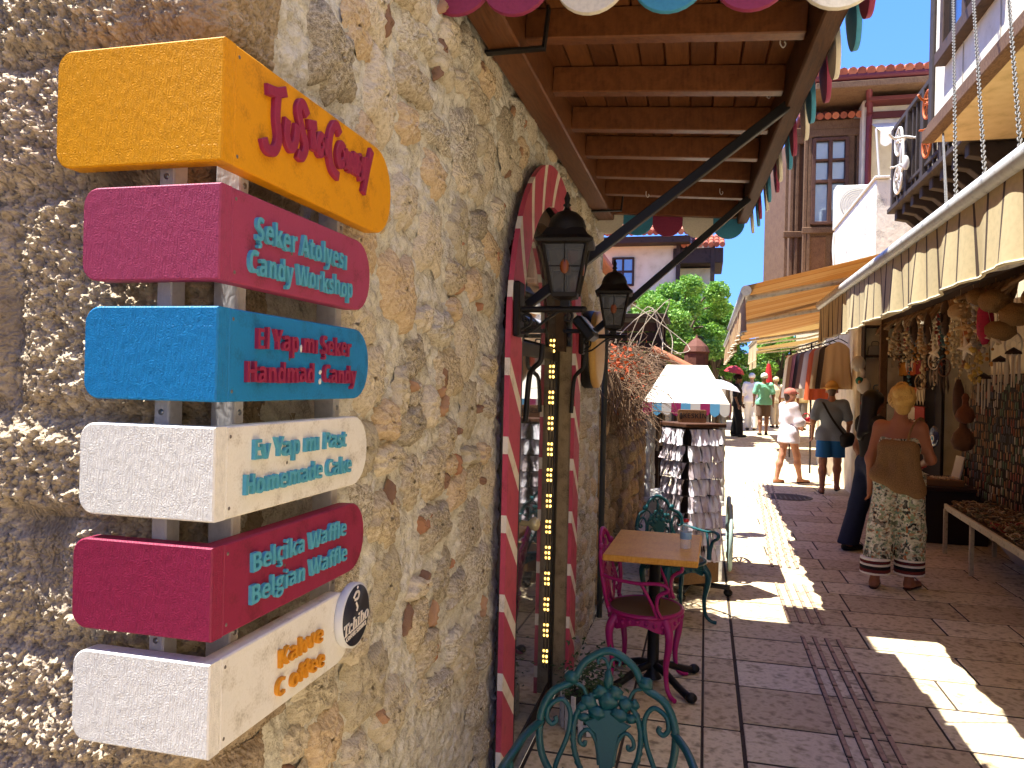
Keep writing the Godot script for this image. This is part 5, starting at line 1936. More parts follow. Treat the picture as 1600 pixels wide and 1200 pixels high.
	part(t, "netting", s, mk("7a5f42", 0.9))
	XF = Transform3D()
	t = thing("stall_post", "pale timber post at the corner of the souvenir stall", "post", Vector3(2.5, 0, -12.2))
	s = st()
	bb(s, Vector3(0, 1.3, 0), Vector3(0.10, 2.6, 0.10), 0.008)
	part(t, "timber", s, mk("a08a6e", 0.8, {"tex": "oldwood", "scale": 2.0}))
	var tan := mk("b48f5e", 0.85, {"tex": "stone", "hgt": "mid", "hs": 0.8, "scale": 6.0, "world": false})
	var spg := [Vector3(2.42, 2.42, -7.5), Vector3(2.5, 2.28, -7.25), Vector3(2.45, 2.16, -7.45), Vector3(2.55, 2.40, -7.0), Vector3(2.4, 2.5, -7.85), Vector3(2.5, 2.2, -6.8)]
	var sl := ["large tan sea sponge above the bracelet board", "tan sea sponge hanging at the right picture edge", "lower tan sea sponge beside the white starfish", "upper sea sponge at the right picture edge", "sea sponge hanging left of the pink bag", "lowest sea sponge at the right picture edge"]
	for i in spg.size():
		t = thing("sea_sponge", sl[i], "sponge", spg[i], i * 1.1, "sea sponges hanging at the stall")
		s = st()
		blob(s, Vector3.ZERO, Vector3(0.13, 0.10, 0.14) * (1.0 - 0.06 * i), 16, 10, 0.10, i)
		hang(s, 0.2)
		part(t, "body", s, tan)
	var star := [[Vector3(2.38, 2.04, -8.1), "large white starfish hanging over the dark doorway", "d8cfc0", 0.12], [Vector3(2.4, 2.1, -7.45), "pale starfish below the sea sponges", "b8a890", 0.10], [Vector3(2.42, 2.05, -9.3), "small white starfish near the masks", "cfc4b0", 0.09], [Vector3(2.42, 2.25, -8.35), "tan starfish beside the amber shell", "b09468", 0.11], [Vector3(2.45, 2.36, -8.0), "tan starfish high under the beam", "b89c70", 0.10], [Vector3(2.4, 2.18, -7.8), "small tan starfish beside the striped shells", "c0a478", 0.08]]
	for q in star:
		t = thing("starfish", q[1], "starfish", q[0], -PI / 2 + 0.4, "starfish hanging at the stall")
		t.rotation.z = 0.3
		s = st()
		for k in 5:
			var a := PI / 2 + TAU * k / 5.0
			tube(s, [Vector3.ZERO, Vector3(cos(a), sin(a), 0) * q[3] * 0.5, Vector3(cos(a), sin(a), 0) * q[3]], [0.028, 0.018, 0.006], 6)
		hang(s, 0.3)
		part(t, "body", s, mk(q[2], 0.8))
	var mk_ := [[Vector3(2.42, 2.40, -8.95), "long dark carved mask hanging nearest the doorway", 0.19], [Vector3(2.42, 2.33, -9.6), "dark carved mask, middle of three", 0.17], [Vector3(2.42, 2.36, -10.2), "dark carved mask furthest left", 0.15]]
	for q in mk_:
		t = thing("carved_mask", q[1], "mask", q[0], -1.2, "carved masks hanging at the stall")
		s = st()
		blob(s, Vector3.ZERO, Vector3(0.065, q[2], 0.035), 12, 10, 0.05, 4)
		part(t, "face", s, mk("3d2a1c", 0.7, {"tex": "dirty", "scale": 6.0, "world": false}))
		s = st()
		blob(s, Vector3(0, 0.0, 0.035), Vector3(0.012, 0.05, 0.02), 8, 6)
		for sx in [-1, 1]:
			blob(s, Vector3(sx * 0.028, 0.05, 0.03), Vector3(0.014, 0.008, 0.008), 8, 5)
		blob(s, Vector3(0, -q[2] * 0.5, 0.03), Vector3(0.022, 0.01, 0.01), 8, 5)
		part(t, "features", s, mk("1e140d", 0.7))
	var pl := [[Vector3(2.4, 2.25, -7.68), "bright pink cloth bag hanging among the shells", "9c1440", Vector3(0.09, 0.20, 0.05), "bag"], [Vector3(2.42, 2.16, -8.25), "flat amber shell disc hanging below the beam", "a0562a", Vector3(0.05, 0.085, 0.015), "shell"], [Vector3(2.42, 2.42, -8.45), "pale wicker basket hanging high at the stall", "b49870", Vector3(0.13, 0.09, 0.10), "basket"], [Vector3(2.5, 1.40, -8.5), "round brown gourd hanging in the dark doorway", "6b3a1e", Vector3(0.09, 0.09, 0.09), "gourd"], [Vector3(2.5, 1.15, -8.55), "large brown gourd lower in the dark doorway", "5e3a20", Vector3(0.11, 0.12, 0.10), "gourd"], [Vector3(2.75, 1.55, -9.6), "brown carved figure standing in the dark doorway", "4a2c1a", Vector3(0.07, 0.22, 0.06), "figure"]]
	for q in pl:
		t = thing("hanging_" + q[4], q[1], q[4], q[0], -1.2)
		s = st()
		if q[4] == "gourd":
			lathe(s, [[0.0, -q[3].y], [q[3].x * 0.7, -q[3].y * 0.8], [q[3].x, -q[3].y * 0.2], [q[3].x * 0.8, q[3].y * 0.5], [q[3].x * 0.35, q[3].y], [q[3].x * 0.3, q[3].y * 1.5], [q[3].x * 0.42, q[3].y * 1.9], [q[3].x * 0.2, q[3].y * 2.3], [0.0, q[3].y * 2.4]], 14)
		else:
			blob(s, Vector3.ZERO, q[3], 12, 9, 0.07, int(q[0].z * -10))
		hang(s, 0.3)
		part(t, "body", s, mk(q[2], 0.75, {"tex": "dirty", "hgt": "fine", "hs": 0.2, "scale": 5.0, "world": false}))
	# shell garlands
	var gl := ["shell garland closest to the doorway", "shell garland beside the white starfish", "striped black and white shell garland", "shell garland under the beam left of the masks", "yellow flower-like shell cluster over the doorway", "shell garland near the bead rails", "shell garland left of the bead rails"]
	var gp := [[Vector3(2.44, 2.55, -8.6), "c8b890", 0.55], [Vector3(2.42, 2.5, -8.2), "b49468", 0.5], [Vector3(2.40, 2.48, -7.9), "8a8078", 0.5], [Vector3(2.46, 2.5, -9.9), "a08058", 0.45], [Vector3(2.42, 2.05, -8.0), "b89a48", 0.35], [Vector3(2.55, 2.4, -11.0), "b8a480", 0.4], [Vector3(2.5, 2.45, -11.6), "9c8460", 0.4]]
	for i in gp.size():
		t = thing("shell_garland", gl[i], "garland", gp[i][0], 0.0, "shell garlands hanging at the stall")
		s = st()
		for j in 26:
			var y: float = -gp[i][2] * j / 26.0
			blob(s, Vector3(rng.randf_range(-0.05, 0.05), y, rng.randf_range(-0.09, 0.09)), Vector3(0.022, 0.018, 0.026) * rng.randf_range(0.7, 1.4), 6, 5, 0.15, j)
		part(t, "shells", s, mk(gp[i][1], 0.6))
		s = st()
		for j in 5:
			tube(s, [Vector3(0, 0.05, (j - 2) * 0.04), Vector3(0, -gp[i][2] - 0.1, (j - 2) * 0.04)], 0.002, 4)
		part(t, "strings", s, mk("8a7a64", 0.9))
	# wind chimes of thin tubes
	for i in 3:
		t = thing("wind_chime", ["wind chime of pale tubes above the bracelet board", "wind chime of pale tubes at the left of the bracelet board", "wind chime of thin tubes under the yellow shells"][i], "wind chime", [Vector3(2.5, 1.95, -7.3), Vector3(2.55, 1.9, -7.75), Vector3(2.5, 1.75, -8.0)][i], 0.0, "wind chimes at the stall")
		s = st()
		for j in 6:
			var a := TAU * j / 6.0
			tube(s, [Vector3(cos(a) * 0.05, 0, sin(a) * 0.05), Vector3(cos(a) * 0.05, -0.22 - 0.03 * (j % 3), sin(a) * 0.05)], 0.006, 6)
		part(t, "tubes", s, mk("b8aa94", 0.4))
		s = st()
		lathe(s, [[0.0, 0.0], [0.065, 0.0], [0.06, 0.02], [0.0, 0.06]], 12)
		part(t, "cap", s, wood)
	# evil eye charm
	t = thing("eye_charm", "large dark blue glass eye charm with white ring hanging by the doorway", "charm", Vector3(2.5, 1.12, -9.55), -1.25)
	s = st()
	blob(s, Vector3.ZERO, Vector3(0.085, 0.12, 0.022), 18, 12)
	hang(s, 0.5)
	part(t, "glass", s, mk("131a4a", 0.15, {"spec": 0.7}))
	for q in [[0.036, "d8d8d4", 0.0225], [0.022, "5c9ac0", 0.0245], [0.010, "10101c", 0.0262]]:
		s = st()
		blob(s, Vector3(0, -0.02, q[2]), Vector3(q[0], q[0] * 1.2, 0.003), 14, 6)
		part(t, "ring", s, mk(q[1], 0.2))
	# shelf with bags
	t = thing("bag_shelf", "open wooden shelf of handbags at the far end of the stall", "shelf", Vector3(2.62, 0, -12.75))
	for y in [0.4, 1.45, 2.15, 2.6]:
		s = st()
		bb(s, Vector3(0, y, 0), Vector3(0.62, 0.03, 0.34), 0.004)
		part(t, "board", s, wood)
	for x in [-0.3, 0.3]:
		s = st()
		bb(s, Vector3(x, 1.3, 0), Vector3(0.03, 2.6, 0.34), 0.004)
		part(t, "side", s, dark)
	s = st()
	bb(s, Vector3(0, 1.3, -0.17), Vector3(0.6, 2.6, 0.01), 0.002)
	part(t, "back", s, dark)
	var bags := [["blue leather handbag on the middle shelf", "2a6480", Vector3(2.52, 1.466, -12.62), 0.24], ["beige canvas handbag on the lower shelf", "b8a078", Vector3(2.6, 0.416, -12.62), 0.3], ["grey handbag on the upper shelf", "6a6660", Vector3(2.47, 2.166, -12.62), 0.2], ["white box bag on the upper shelf", "c9bda4", Vector3(2.72, 2.166, -12.62), 0.2], ["orange handbag on the middle shelf", "b05a2c", Vector3(2.78, 1.466, -12.62), 0.2]]
	for q in bags:
		t = thing("handbag", q[0], "handbag", q[2], 0.0, "handbags on the shelf")
		s = st()
		var pp := PackedVector2Array([Vector2(-0.5, 0), Vector2(0.5, 0), Vector2(0.46, 0.55), Vector2(0.40, 0.72), Vector2(-0.40, 0.72), Vector2(-0.46, 0.55)])
		for k in pp.size():
			pp[k] *= q[3]
		XF = Transform3D(Basis(), Vector3(0, 0, -0.05))
		prism(s, pp, 0.1, 0.012)
		part(t, "body", s, mk(q[1], 0.55))
		XF = Transform3D()
		s = st()
		tube(s, curve([Vector3(-0.25, 0.7, 0) * q[3], Vector3(-0.2, 1.0, 0) * q[3], Vector3(0.2, 1.0, 0) * q[3], Vector3(0.25, 0.7, 0) * q[3]], 4), 0.008, 5)
		part(t, "handle", s, mk(q[1], 0.55))
	# garments on hangers along the wall further on
	var gc := ["d8d2cc", "8a6a54", "7a4a58", "2c2228", "6a4a3c", "b0a08c", "c0582c", "a88a64", "40342e", "c8b090"]
	var gn := ["white scarf hanging furthest down the stalls", "brown shirt on the hanging rail", "dusty purple shirt on the hanging rail", "black shirt on the hanging rail", "chestnut shirt on the hanging rail", "sand coloured shirt on the hanging rail", "orange dress on the hanging rail", "tan dress next to the orange dress", "dark jacket on the hanging rail", "beige dress closest to the bag shelf"]
	for i in 10:
		t = thing("hanging_garment", gn[i], "garment", Vector3(2.02 - 0.02 * (9 - i), 2.42, -17.6 + i * 0.5), 0.25, "garments on the hanging rail")
		s = st()
		var len := 0.75 if i != 6 and i != 0 else 0.95
		var g := []
		for j in 8:
			var row := []
			for k in 13:
				var x := (k - 6) / 6.0
				var v := j / 7.0
				var w := lerpf(0.17, 0.26, v) * (1.0 if j > 0 else 0.75)
				row.append(Vector3(x * w, -0.03 - v * len - (0.05 * absf(x) if j == 0 else 0.0), 0.035 * sin(k * 1.7 + i) * v + 0.03 * (1.0 - x * x)))
			g.append(row)
		for j in 7:
			for k in 12:
				s.set_smooth_group(1)
				face(s, [g[j][k], g[j][k + 1], g[j + 1][k + 1], g[j + 1][k]], Vector3(0, 0, 1))
				var of := Vector3(0, 0, -0.05)
				face(s, [g[j][k] + of, g[j][k + 1] + of, g[j + 1][k + 1] + of, g[j + 1][k] + of], Vector3(0, 0, -1))
		part(t, "cloth", s, mk(gc[i], 0.85))
		s = st()
		tube(s, curve([Vector3(-0.15, -0.05, 0), Vector3(0, 0.02, 0), Vector3(0.15, -0.05, 0)], 4), 0.008, 5)
		tube(s, [Vector3(0, 0.02, 0), Vector3(0, 0.09, 0)], 0.004, 4)
		part(t, "hanger", s, dark)
	t = thing("garment_rail", "long rail carrying garments along the far stalls", "rail", Vector3(2.0, 2.51, -15.3))
	in_world(t)
	s = st()
	tube(s, [Vector3(1.8, 2.51, -18.0), Vector3(2.05, 2.51, -12.8)], 0.014, 6)
	for q in [[1.8, -18.0], [1.92, -15.5]]:
		tube(s, [Vector3(q[0], 2.51, q[1]), Vector3(q[0] + 0.02, 0.02, q[1])], 0.018, 6)
	part(t, "bar", s, dark)
	XF = Transform3D()
	# plush birds hanging
	var pb := [["white plush bird with green head hanging above the man in grey", Vector3(2.2, 1.95, -12.4), "a8a094", "1f5a48"], ["white and black plush bird with red hat below the green-headed one", Vector3(2.27, 1.62, -12.35), "b0a89c", "a81c24"]]
	for q in pb:
		t = thing("plush_bird", q[0], "toy", q[1], -0.3, "plush birds hanging at the stall")
		t.scale = Vector3.ONE * 0.75
		s = st()
		blob(s, Vector3(0, 0.1, 0), Vector3(0.13, 0.16, 0.10), 12, 9, 0.04, 2)
		tube(s, curve([Vector3(0.04, 0.02, 0.02), Vector3(0.10, -0.10, 0.04), Vector3(0.05, -0.20, 0.05)], 4), 0.05, 8)
		part(t, "body", s, mk(q[2], 0.95))
		s = st()
		blob(s, Vector3(0.04, -0.24, 0.06), Vector3(0.08, 0.085, 0.075), 10, 8)
		part(t, "head", s, mk(q[3], 0.95))
		s = st()
		tube(s, [Vector3(0.04, -0.26, 0.12), Vector3(0.04, -0.29, 0.20)], [0.028, 0.012], 6)
		part(t, "beak", s, mk("c07a2c", 0.8))
	# folding scooter legs / pushchair clutter low at the stall
	t = thing("black_stool", "black metal stool standing behind the man in grey", "stool", Vector3(2.35, 0, -12.0))
	s = st()
	lathe(s, [[0.0, 0.42], [0.17, 0.42], [0.18, 0.44], [0.17, 0.47], [0.0, 0.475]], 18)
	part(t, "seat", s, dark)
	for k in 4:
		var a := PI / 4 + k * PI / 2
		s = st()
		tube(s, [Vector3(cos(a) * 0.12, 0.42, sin(a) * 0.12), Vector3(cos(a) * 0.2, 0.012, sin(a) * 0.2)], 0.012, 6)
		part(t, "leg", s, dark)
# ---------------------------------------------------------------- people
# bone = [a, b, ra, rb, z squash]; planes = [[normal, distance], ...] cut away what lies outside
func sdf_mesh(bones: Array, cell: float, k: float, planes := []) -> ArrayMesh:
	var lo := Vector3.ONE * 99.0
	var hi := Vector3.ONE * -99.0
	for b in bones:
		var r: float = maxf(b[2], b[3]) + cell * 2.0
		lo = lo.min((b[0] as Vector3).min(b[1]) - Vector3.ONE * r)
		hi = hi.max((b[0] as Vector3).max(b[1]) + Vector3.ONE * r)
	var nx := int((hi.x - lo.x) / cell) + 2
	var ny := int((hi.y - lo.y) / cell) + 2
	var nz_ := int((hi.z - lo.z) / cell) + 2
	var sy := nx
	var sz := nx * ny
	var f := PackedFloat32Array()
	f.resize(sz * nz_)
	f.fill(1.0)
	for b in bones:
		var a: Vector3 = b[0]
		var ab: Vector3 = b[1] - a
		var ra: float = b[2]
		var rb: float = b[3]
		var q: float = b[4] if b.size() > 4 else 1.0
		var l2: float = maxf(ab.length_squared(), 1e-9)
		var r: float = maxf(ra, rb) + k + cell * 2.0
		var bl := ((a.min(b[1]) - Vector3.ONE * r - lo) / cell).max(Vector3.ZERO)
		var bh := ((a.max(b[1]) + Vector3.ONE * r - lo) / cell)
		var x0 := int(bl.x)
		var x1 := mini(int(bh.x) + 1, nx)
		for iz in range(int(bl.z), mini(int(bh.z) + 1, nz_)):
			for iy in range(int(bl.y), mini(int(bh.y) + 1, ny)):
				var p := Vector3(lo.x + x0 * cell, lo.y + iy * cell, lo.z + iz * cell)
				var at := iz * sz + iy * sy + x0
				for ix in range(x0, x1):
					var ap := p - a
					var t := clampf(ap.dot(ab) / l2, 0.0, 1.0)
					var e := ap - ab * t
					e.z *= q
					var d := e.length() - lerpf(ra, rb, t)
					var g := f[at]
					var h := k - absf(d - g)
					var m := minf(d, g)
					if h > 0.0:
						m -= h * h * 0.25 / k
					f[at] = m
					at += 1
					p.x += cell
	for pl in planes:
		var n: Vector3 = pl[0]
		var dd: float = pl[1]
		for iz in nz_:
			for iy in ny:
				var at := iz * sz + iy * sy
				var v := n.dot(Vector3(lo.x, lo.y + iy * cell, lo.z + iz * cell)) - dd
				for ix in nx:
					if v > f[at]:
						f[at] = v
					at += 1
					v += n.x * cell
	# surface nets
	var id := {}
	var vs := PackedVector3Array()
	var idx := PackedInt32Array()
	var cs := [0, 1, sy, sy + 1, sz, sz + 1, sz + sy, sz + sy + 1]
	for iz in nz_ - 1:
		for iy in ny - 1:
			var base := iz * sz + iy * sy
			for ix in nx - 1:
				var at := base + ix
				if f[at] > cell * 2.5:
					continue
				var mask := 0
				for c in 8:
					if f[at + cs[c]] < 0.0:
						mask |= 1 << c
				if mask == 0 or mask == 255:
					continue
				var sum := Vector3.ZERO
				var cnt := 0
				for e in [[0, 1], [2, 3], [4, 5], [6, 7], [0, 2], [1, 3], [4, 6], [5, 7], [0, 4], [1, 5], [2, 6], [3, 7]]:
					var va := f[at + cs[e[0]]]
					var vb := f[at + cs[e[1]]]
					if (va < 0.0) != (vb < 0.0):
						var t := va / (va - vb)
						var pa := Vector3(e[0] & 1, (e[0] >> 1) & 1, e[0] >> 2)
						var pb := Vector3(e[1] & 1, (e[1] >> 1) & 1, e[1] >> 2)
						sum += pa.lerp(pb, t)
						cnt += 1
				id[at] = vs.size()
				vs.append(lo + (Vector3(ix, iy, iz) + sum / cnt) * cell)
	var st3 := [1, sy, sz]
	for at in id:
		for ax in 3:
			var u: int = st3[(ax + 1) % 3]
			var w: int = st3[(ax + 2) % 3]
			var s0 := f[at] < 0.0
			if s0 == (f[at + st3[ax]] < 0.0):
				continue
			if not (id.has(at - u) and id.has(at - w) and id.has(at - u - w)):
				continue
			var a: int = id[at]
			var b: int = id[at - u]
			var c: int = id[at - u - w]
			var d: int = id[at - w]
			if s0:
				idx.append_array([a, c, b, a, d, c])
			else:
				idx.append_array([a, b, c, a, c, d])
	var nr := PackedVector3Array()
	nr.resize(vs.size())
	for i in range(0, idx.size(), 3):
		var n := (vs[idx[i + 2]] - vs[idx[i]]).cross(vs[idx[i + 1]] - vs[idx[i]])
		nr[idx[i]] += n
		nr[idx[i + 1]] += n
		nr[idx[i + 2]] += n
	for i in nr.size():
		nr[i] = nr[i].normalized()
	var ar := []
	ar.resize(Mesh.ARRAY_MAX)
	ar[Mesh.ARRAY_VERTEX] = vs
	ar[Mesh.ARRAY_NORMAL] = nr
	ar[Mesh.ARRAY_INDEX] = idx
	var me := ArrayMesh.new()
	if vs.size() > 2 and idx.size() > 2:
		me.add_surface_from_arrays(Mesh.PRIMITIVE_TRIANGLES, ar)
	return me

func hand_bones(w: Vector3, dir: Vector3, side: Vector3, curl: float) -> Array:
	# palm and five fingers; side points to the thumb
	var n := dir.cross(side).normalized()
	var b := [[w, w + dir * 0.045 + side * 0.014, 0.022, 0.021], [w, w + dir * 0.07 - side * 0.016, 0.022, 0.020], [w + dir * 0.07 + side * 0.018, w + dir * 0.075 - side * 0.022, 0.014, 0.013]]
	var ln := [0.070, 0.078, 0.072, 0.056]
	for i in 4:
		var o := w + dir * 0.075 + side * (0.027 - i * 0.0175)
		var d1 := (dir + n * curl).normalized()
		var m: Vector3 = o + d1 * ln[i] * 0.55
		var d2 := (dir + n * curl * 2.6).normalized()
		b.append([o, m, 0.0088, 0.008])
		b.append([m, m + d2 * ln[i] * 0.45, 0.008, 0.0068])
	var tb := w + dir * 0.02 + side * 0.024
	var tm := tb + (dir * 0.7 + side * 0.7).normalized() * 0.04
	b.append([tb, tm, 0.0115, 0.010])
	b.append([tm, tm + (dir + side * 0.25).normalized() * 0.032, 0.0095, 0.008])
	return b

# joints of a standing figure, facing +z, h metres tall
func joints(o: Dictionary) -> Dictionary:
	var k: float = o.h / 1.7
	var sw: float = o.get("sw", 0.175)
	var j := {"k": k}
	var lean: Vector3 = o.get("lean", Vector3.ZERO)
	for sd in 2:
		var sx := -1.0 if sd == 0 else 1.0
		var ft: Vector3 = o.feet[sd]
		var hip := Vector3(sx * 0.092, 0.90, 0.0)
		var ank := Vector3(ft.x, 0.075 + ft.y, ft.z)
		j["hip%d" % sd] = hip * k
		j["ank%d" % sd] = ank * k
		j["knee%d" % sd] = ((hip + ank) * 0.5 + Vector3(sx * 0.006, 0.01, 0.02 + o.get("knee", 0.0))) * k
		j["toe%d" % sd] = (ank + Vector3(sx * 0.03, -0.045, 0.15)) * k
		j["sho%d" % sd] = (Vector3(sx * sw, 1.385, -0.01) + lean) * k
		j["elb%d" % sd] = (o.arms[sd][0] as Vector3) * k
		j["wri%d" % sd] = (o.arms[sd][1] as Vector3) * k
	j.pel = Vector3(0, 0.95, 0) * k
	j.chest = (Vector3(0, 1.24, 0.0) + lean * 0.8) * k
	j.neck = (Vector3(0, 1.43, -0.015) + lean) * k
	j.head = (Vector3(0, 1.585, 0.015) + lean * 1.15) * k
	return j

func torso_bones(j: Dictionary, g: float, fem := false) -> Array:
	var k: float = j.k
	var q := 1.22
	return [[j.hip0 + Vector3(0.0, 0.03, -0.01) * k, j.hip1 + Vector3(0.0, 0.03, -0.01) * k, 0.105 * k + g, 0.105 * k + g, q],
		[j.pel, j.chest, (0.125 if not fem else 0.105) * k + g, 0.135 * k + g, q],
		[j.chest - Vector3(0.06 * k, 0, 0), j.chest + Vector3(0.06 * k, 0, 0), 0.115 * k + g, 0.115 * k + g, q],
		[j.sho0 + Vector3(0.02, -0.01, 0), j.sho1 + Vector3(-0.02, -0.01, 0), 0.062 * k + g, 0.062 * k + g]]

func person(o: Dictionary) -> Node3D:
	var t := thing("person", o.label, "person", o.at, o.yaw)
	var j := joints(o)
	var k: float = j.k
	var cell: float = o.get("cell", 0.012)
	var fem: bool = o.get("fem", false)
	var skin := mk(o.get("skin", "a86f4e"), 0.55, {"tex": "paint", "scale": 6.0, "world": false})
	var b := torso_bones(j, 0.0, fem)
	b.append([j.chest, j.neck, 0.07 * k, 0.052 * k])
	b.append([j.neck, j.head + Vector3(0, -0.05, -0.02) * k, 0.052 * k, 0.05 * k])
	for i in 2:
		var s := str(i)
		b.append([j["hip" + s], j["knee" + s], 0.088 * k, 0.056 * k])
		b.append([j["knee" + s], j["knee" + s].lerp(j["ank" + s], 0.35) + Vector3(0, 0, -0.012), 0.054 * k, 0.056 * k])
		b.append([j["knee" + s].lerp(j["ank" + s], 0.35) + Vector3(0, 0, -0.012), j["ank" + s], 0.056 * k, 0.036 * k])
		b.append([j["ank" + s] + Vector3(0, -0.035, -0.03) * k, j["toe" + s], 0.036 * k, 0.028 * k])
		b.append([j["sho" + s], j["elb" + s], 0.052 * k, 0.040 * k])
		b.append([j["elb" + s], j["wri" + s], 0.040 * k, 0.026 * k])
	var all := SurfaceTool.new()
	all.begin(Mesh.PRIMITIVE_TRIANGLES)
	all.append_from(sdf_mesh(b, cell, 0.045 * k), 0, Transform3D())
	# head with face
	var hy: float = o.get("head_yaw", 0.0)
	var hb := Basis(Vector3.UP, hy) * Basis(Vector3(1, 0, 0), o.get("nod", 0.0))
	var c: Vector3 = j.head
	var hp := func(x: float, y: float, z: float) -> Vector3:
		return c + hb * (Vector3(x, y, z) * k)
	var hd := [[hp.call(0, 0.035, -0.022), hp.call(0, 0.025, 0.015), 0.083 * k, 0.078 * k], [hp.call(0, -0.01, 0.02), hp.call(0, -0.075, 0.052), 0.066 * k, 0.036 * k],
		[hp.call(0, 0.012, 0.088), hp.call(0, -0.022, 0.104), 0.010 * k, 0.014 * k], [hp.call(-0.03, 0.02, 0.07), hp.call(0.03, 0.02, 0.07), 0.02 * k, 0.02 * k], [hp.call(-0.016, -0.05, 0.083), hp.call(0.016, -0.05, 0.083), 0.010 * k, 0.010 * k],
		[hp.call(0, -0.06, -0.02), j.neck, 0.05 * k, 0.052 * k]]
	for sx in [-1.0, 1.0]:
		hd.append([hp.call(sx * 0.080, 0.012, -0.008), hp.call(sx * 0.083, -0.02, -0.004), 0.013 * k, 0.010 * k])
	all.append_from(sdf_mesh(hd, minf(cell, 0.008), 0.018), 0, Transform3D())
	for i in 2:
		var dir: Vector3 = (j["wri" + str(i)] - j["elb" + str(i)]).normalized()
		var side: Vector3 = o.get("thumbs", [Vector3(0, 0, 1), Vector3(0, 0, 1)])[i]
		side = (side - dir * side.dot(dir)).normalized()
		all.append_from(sdf_mesh(hand_bones(j["wri" + str(i)], dir, side, (0.35 if i == 0 else -0.35) * o.get("curl", 1.0)), 0.005 if cell < 0.016 else 0.008, 0.010), 0, Transform3D())
	var body := mesh_part(t, "body", all.commit(), skin)
	# eyes, brows and mouth
	var s := st()
	for sx in [-1.0, 1.0]:
		blob(s, hp.call(sx * 0.032, 0.018, 0.083), Vector3(0.013, 0.008, 0.008) * k, 8, 6)
	part(body, "eyes", s, mk("2a1d16", 0.2))
	s = st()
	blob(s, hp.call(0, -0.050, 0.092), Vector3(0.022, 0.006, 0.006) * k, 8, 5)
	part(body, "mouth", s, mk("8f4a3e", 0.5))
	# clothing
	for g in o.clothes:
		var m: Material = g.mat
		var gb := []
		var pl := []
		var ease: float = g.get("ease", 0.014)
		match g.type:
			"top":
				gb = torso_bones(j, ease, fem)
				if g.has("flare"):
					gb.append([j.pel, j.pel - Vector3(0, 0.10, 0) * k, 0.12 * k + g.flare, 0.14 * k + g.flare])
				if g.has("drop"):
					for i in 2:
						gb.append([j["hip" + str(i)], j["hip" + str(i)] - Vector3(0, 0.24, 0) * k, 0.10 * k + g.drop, 0.12 * k + g.drop])
				for i in 2:
					var s0: Vector3 = j["sho" + str(i)]
					var e0: Vector3 = j["elb" + str(i)]
					var w0: Vector3 = j["wri" + str(i)]
					var sl: float = g.get("sleeve", 0.6)
					if sl > 0.0:
						gb.append([s0, s0.lerp(e0, minf(sl, 1.0)), 0.058 * k + ease, 0.054 * k + ease])
					if sl > 1.0:
						gb.append([e0, e0.lerp(w0, sl - 1.0), 0.05 * k + ease, 0.042 * k + ease])
				pl = [[Vector3(0, -1, 0), -g.hem * k], [Vector3(0, 1, -0.25).normalized(), g.get("neck", 1.43) * k]]
			"legs":
				for i in 2:
					var h0: Vector3 = j["hip" + str(i)]
					var n0: Vector3 = j["knee" + str(i)]
					var a0: Vector3 = j["ank" + str(i)]
					gb.append([h0, n0, 0.098 * k + ease, g.get("rk", 0.075) * k + ease])
					if g.hem < 0.45:
						gb.append([n0, a0, g.get("rk", 0.075) * k + ease, g.get("ra", 0.07) * k + ease])
				gb.append([j.hip0 + Vector3(0, 0.04, -0.01), j.hip1 + Vector3(0, 0.04, -0.01), 0.108 * k + ease, 0.108 * k + ease, 1.18])
				gb.append([j.pel, j.pel + Vector3(0, 0.08, 0) * k, 0.118 * k + ease, 0.112 * k + ease, 1.2])
				pl = [[Vector3(0, -1, 0), -g.hem * k], [Vector3(0, 1, 0), g.get("top", 1.03) * k]]
		if g.has("shoes"):
			for i in 2:
				gb = [[j["ank" + str(i)] + Vector3(0, -0.04, -0.03) * k, j["toe" + str(i)], 0.044 * k, 0.036 * k]]
				if g.shoes == "sandal":
					pl = [[Vector3(0, 1, 0), (j["toe" + str(i)].y - 0.008)]]
				mesh_part(t, g.called, sdf_mesh(gb, 0.009, 0.01, pl), m)
			continue
		mesh_part(t, g.called, sdf_mesh(gb, maxf(cell, 0.013), g.get("k", 0.035), pl), m)
	# hair
	for g in o.get("hair", []):
		var gb := []
		for q in g.bones:
			gb.append([hp.call(q[0], q[1], q[2]), hp.call(q[3], q[4], q[5]), q[6] * k, q[7] * k])
		var pl := []
		if g.has("brim_cut"):
			pl = [[Vector3(0, -1, 0), -(c.y + g.brim_cut * k)]]
		mesh_part(t, g.called, sdf_mesh(gb, minf(cell, 0.010), g.get("k", 0.02), pl), g.mat)
	o.j = j
	return t

func extra(t: Node3D, called: String, bones: Array, m: Material, cell := 0.012, k := 0.02, planes := []) -> void:
	mesh_part(t, called, sdf_mesh(bones, cell, k, planes), m)

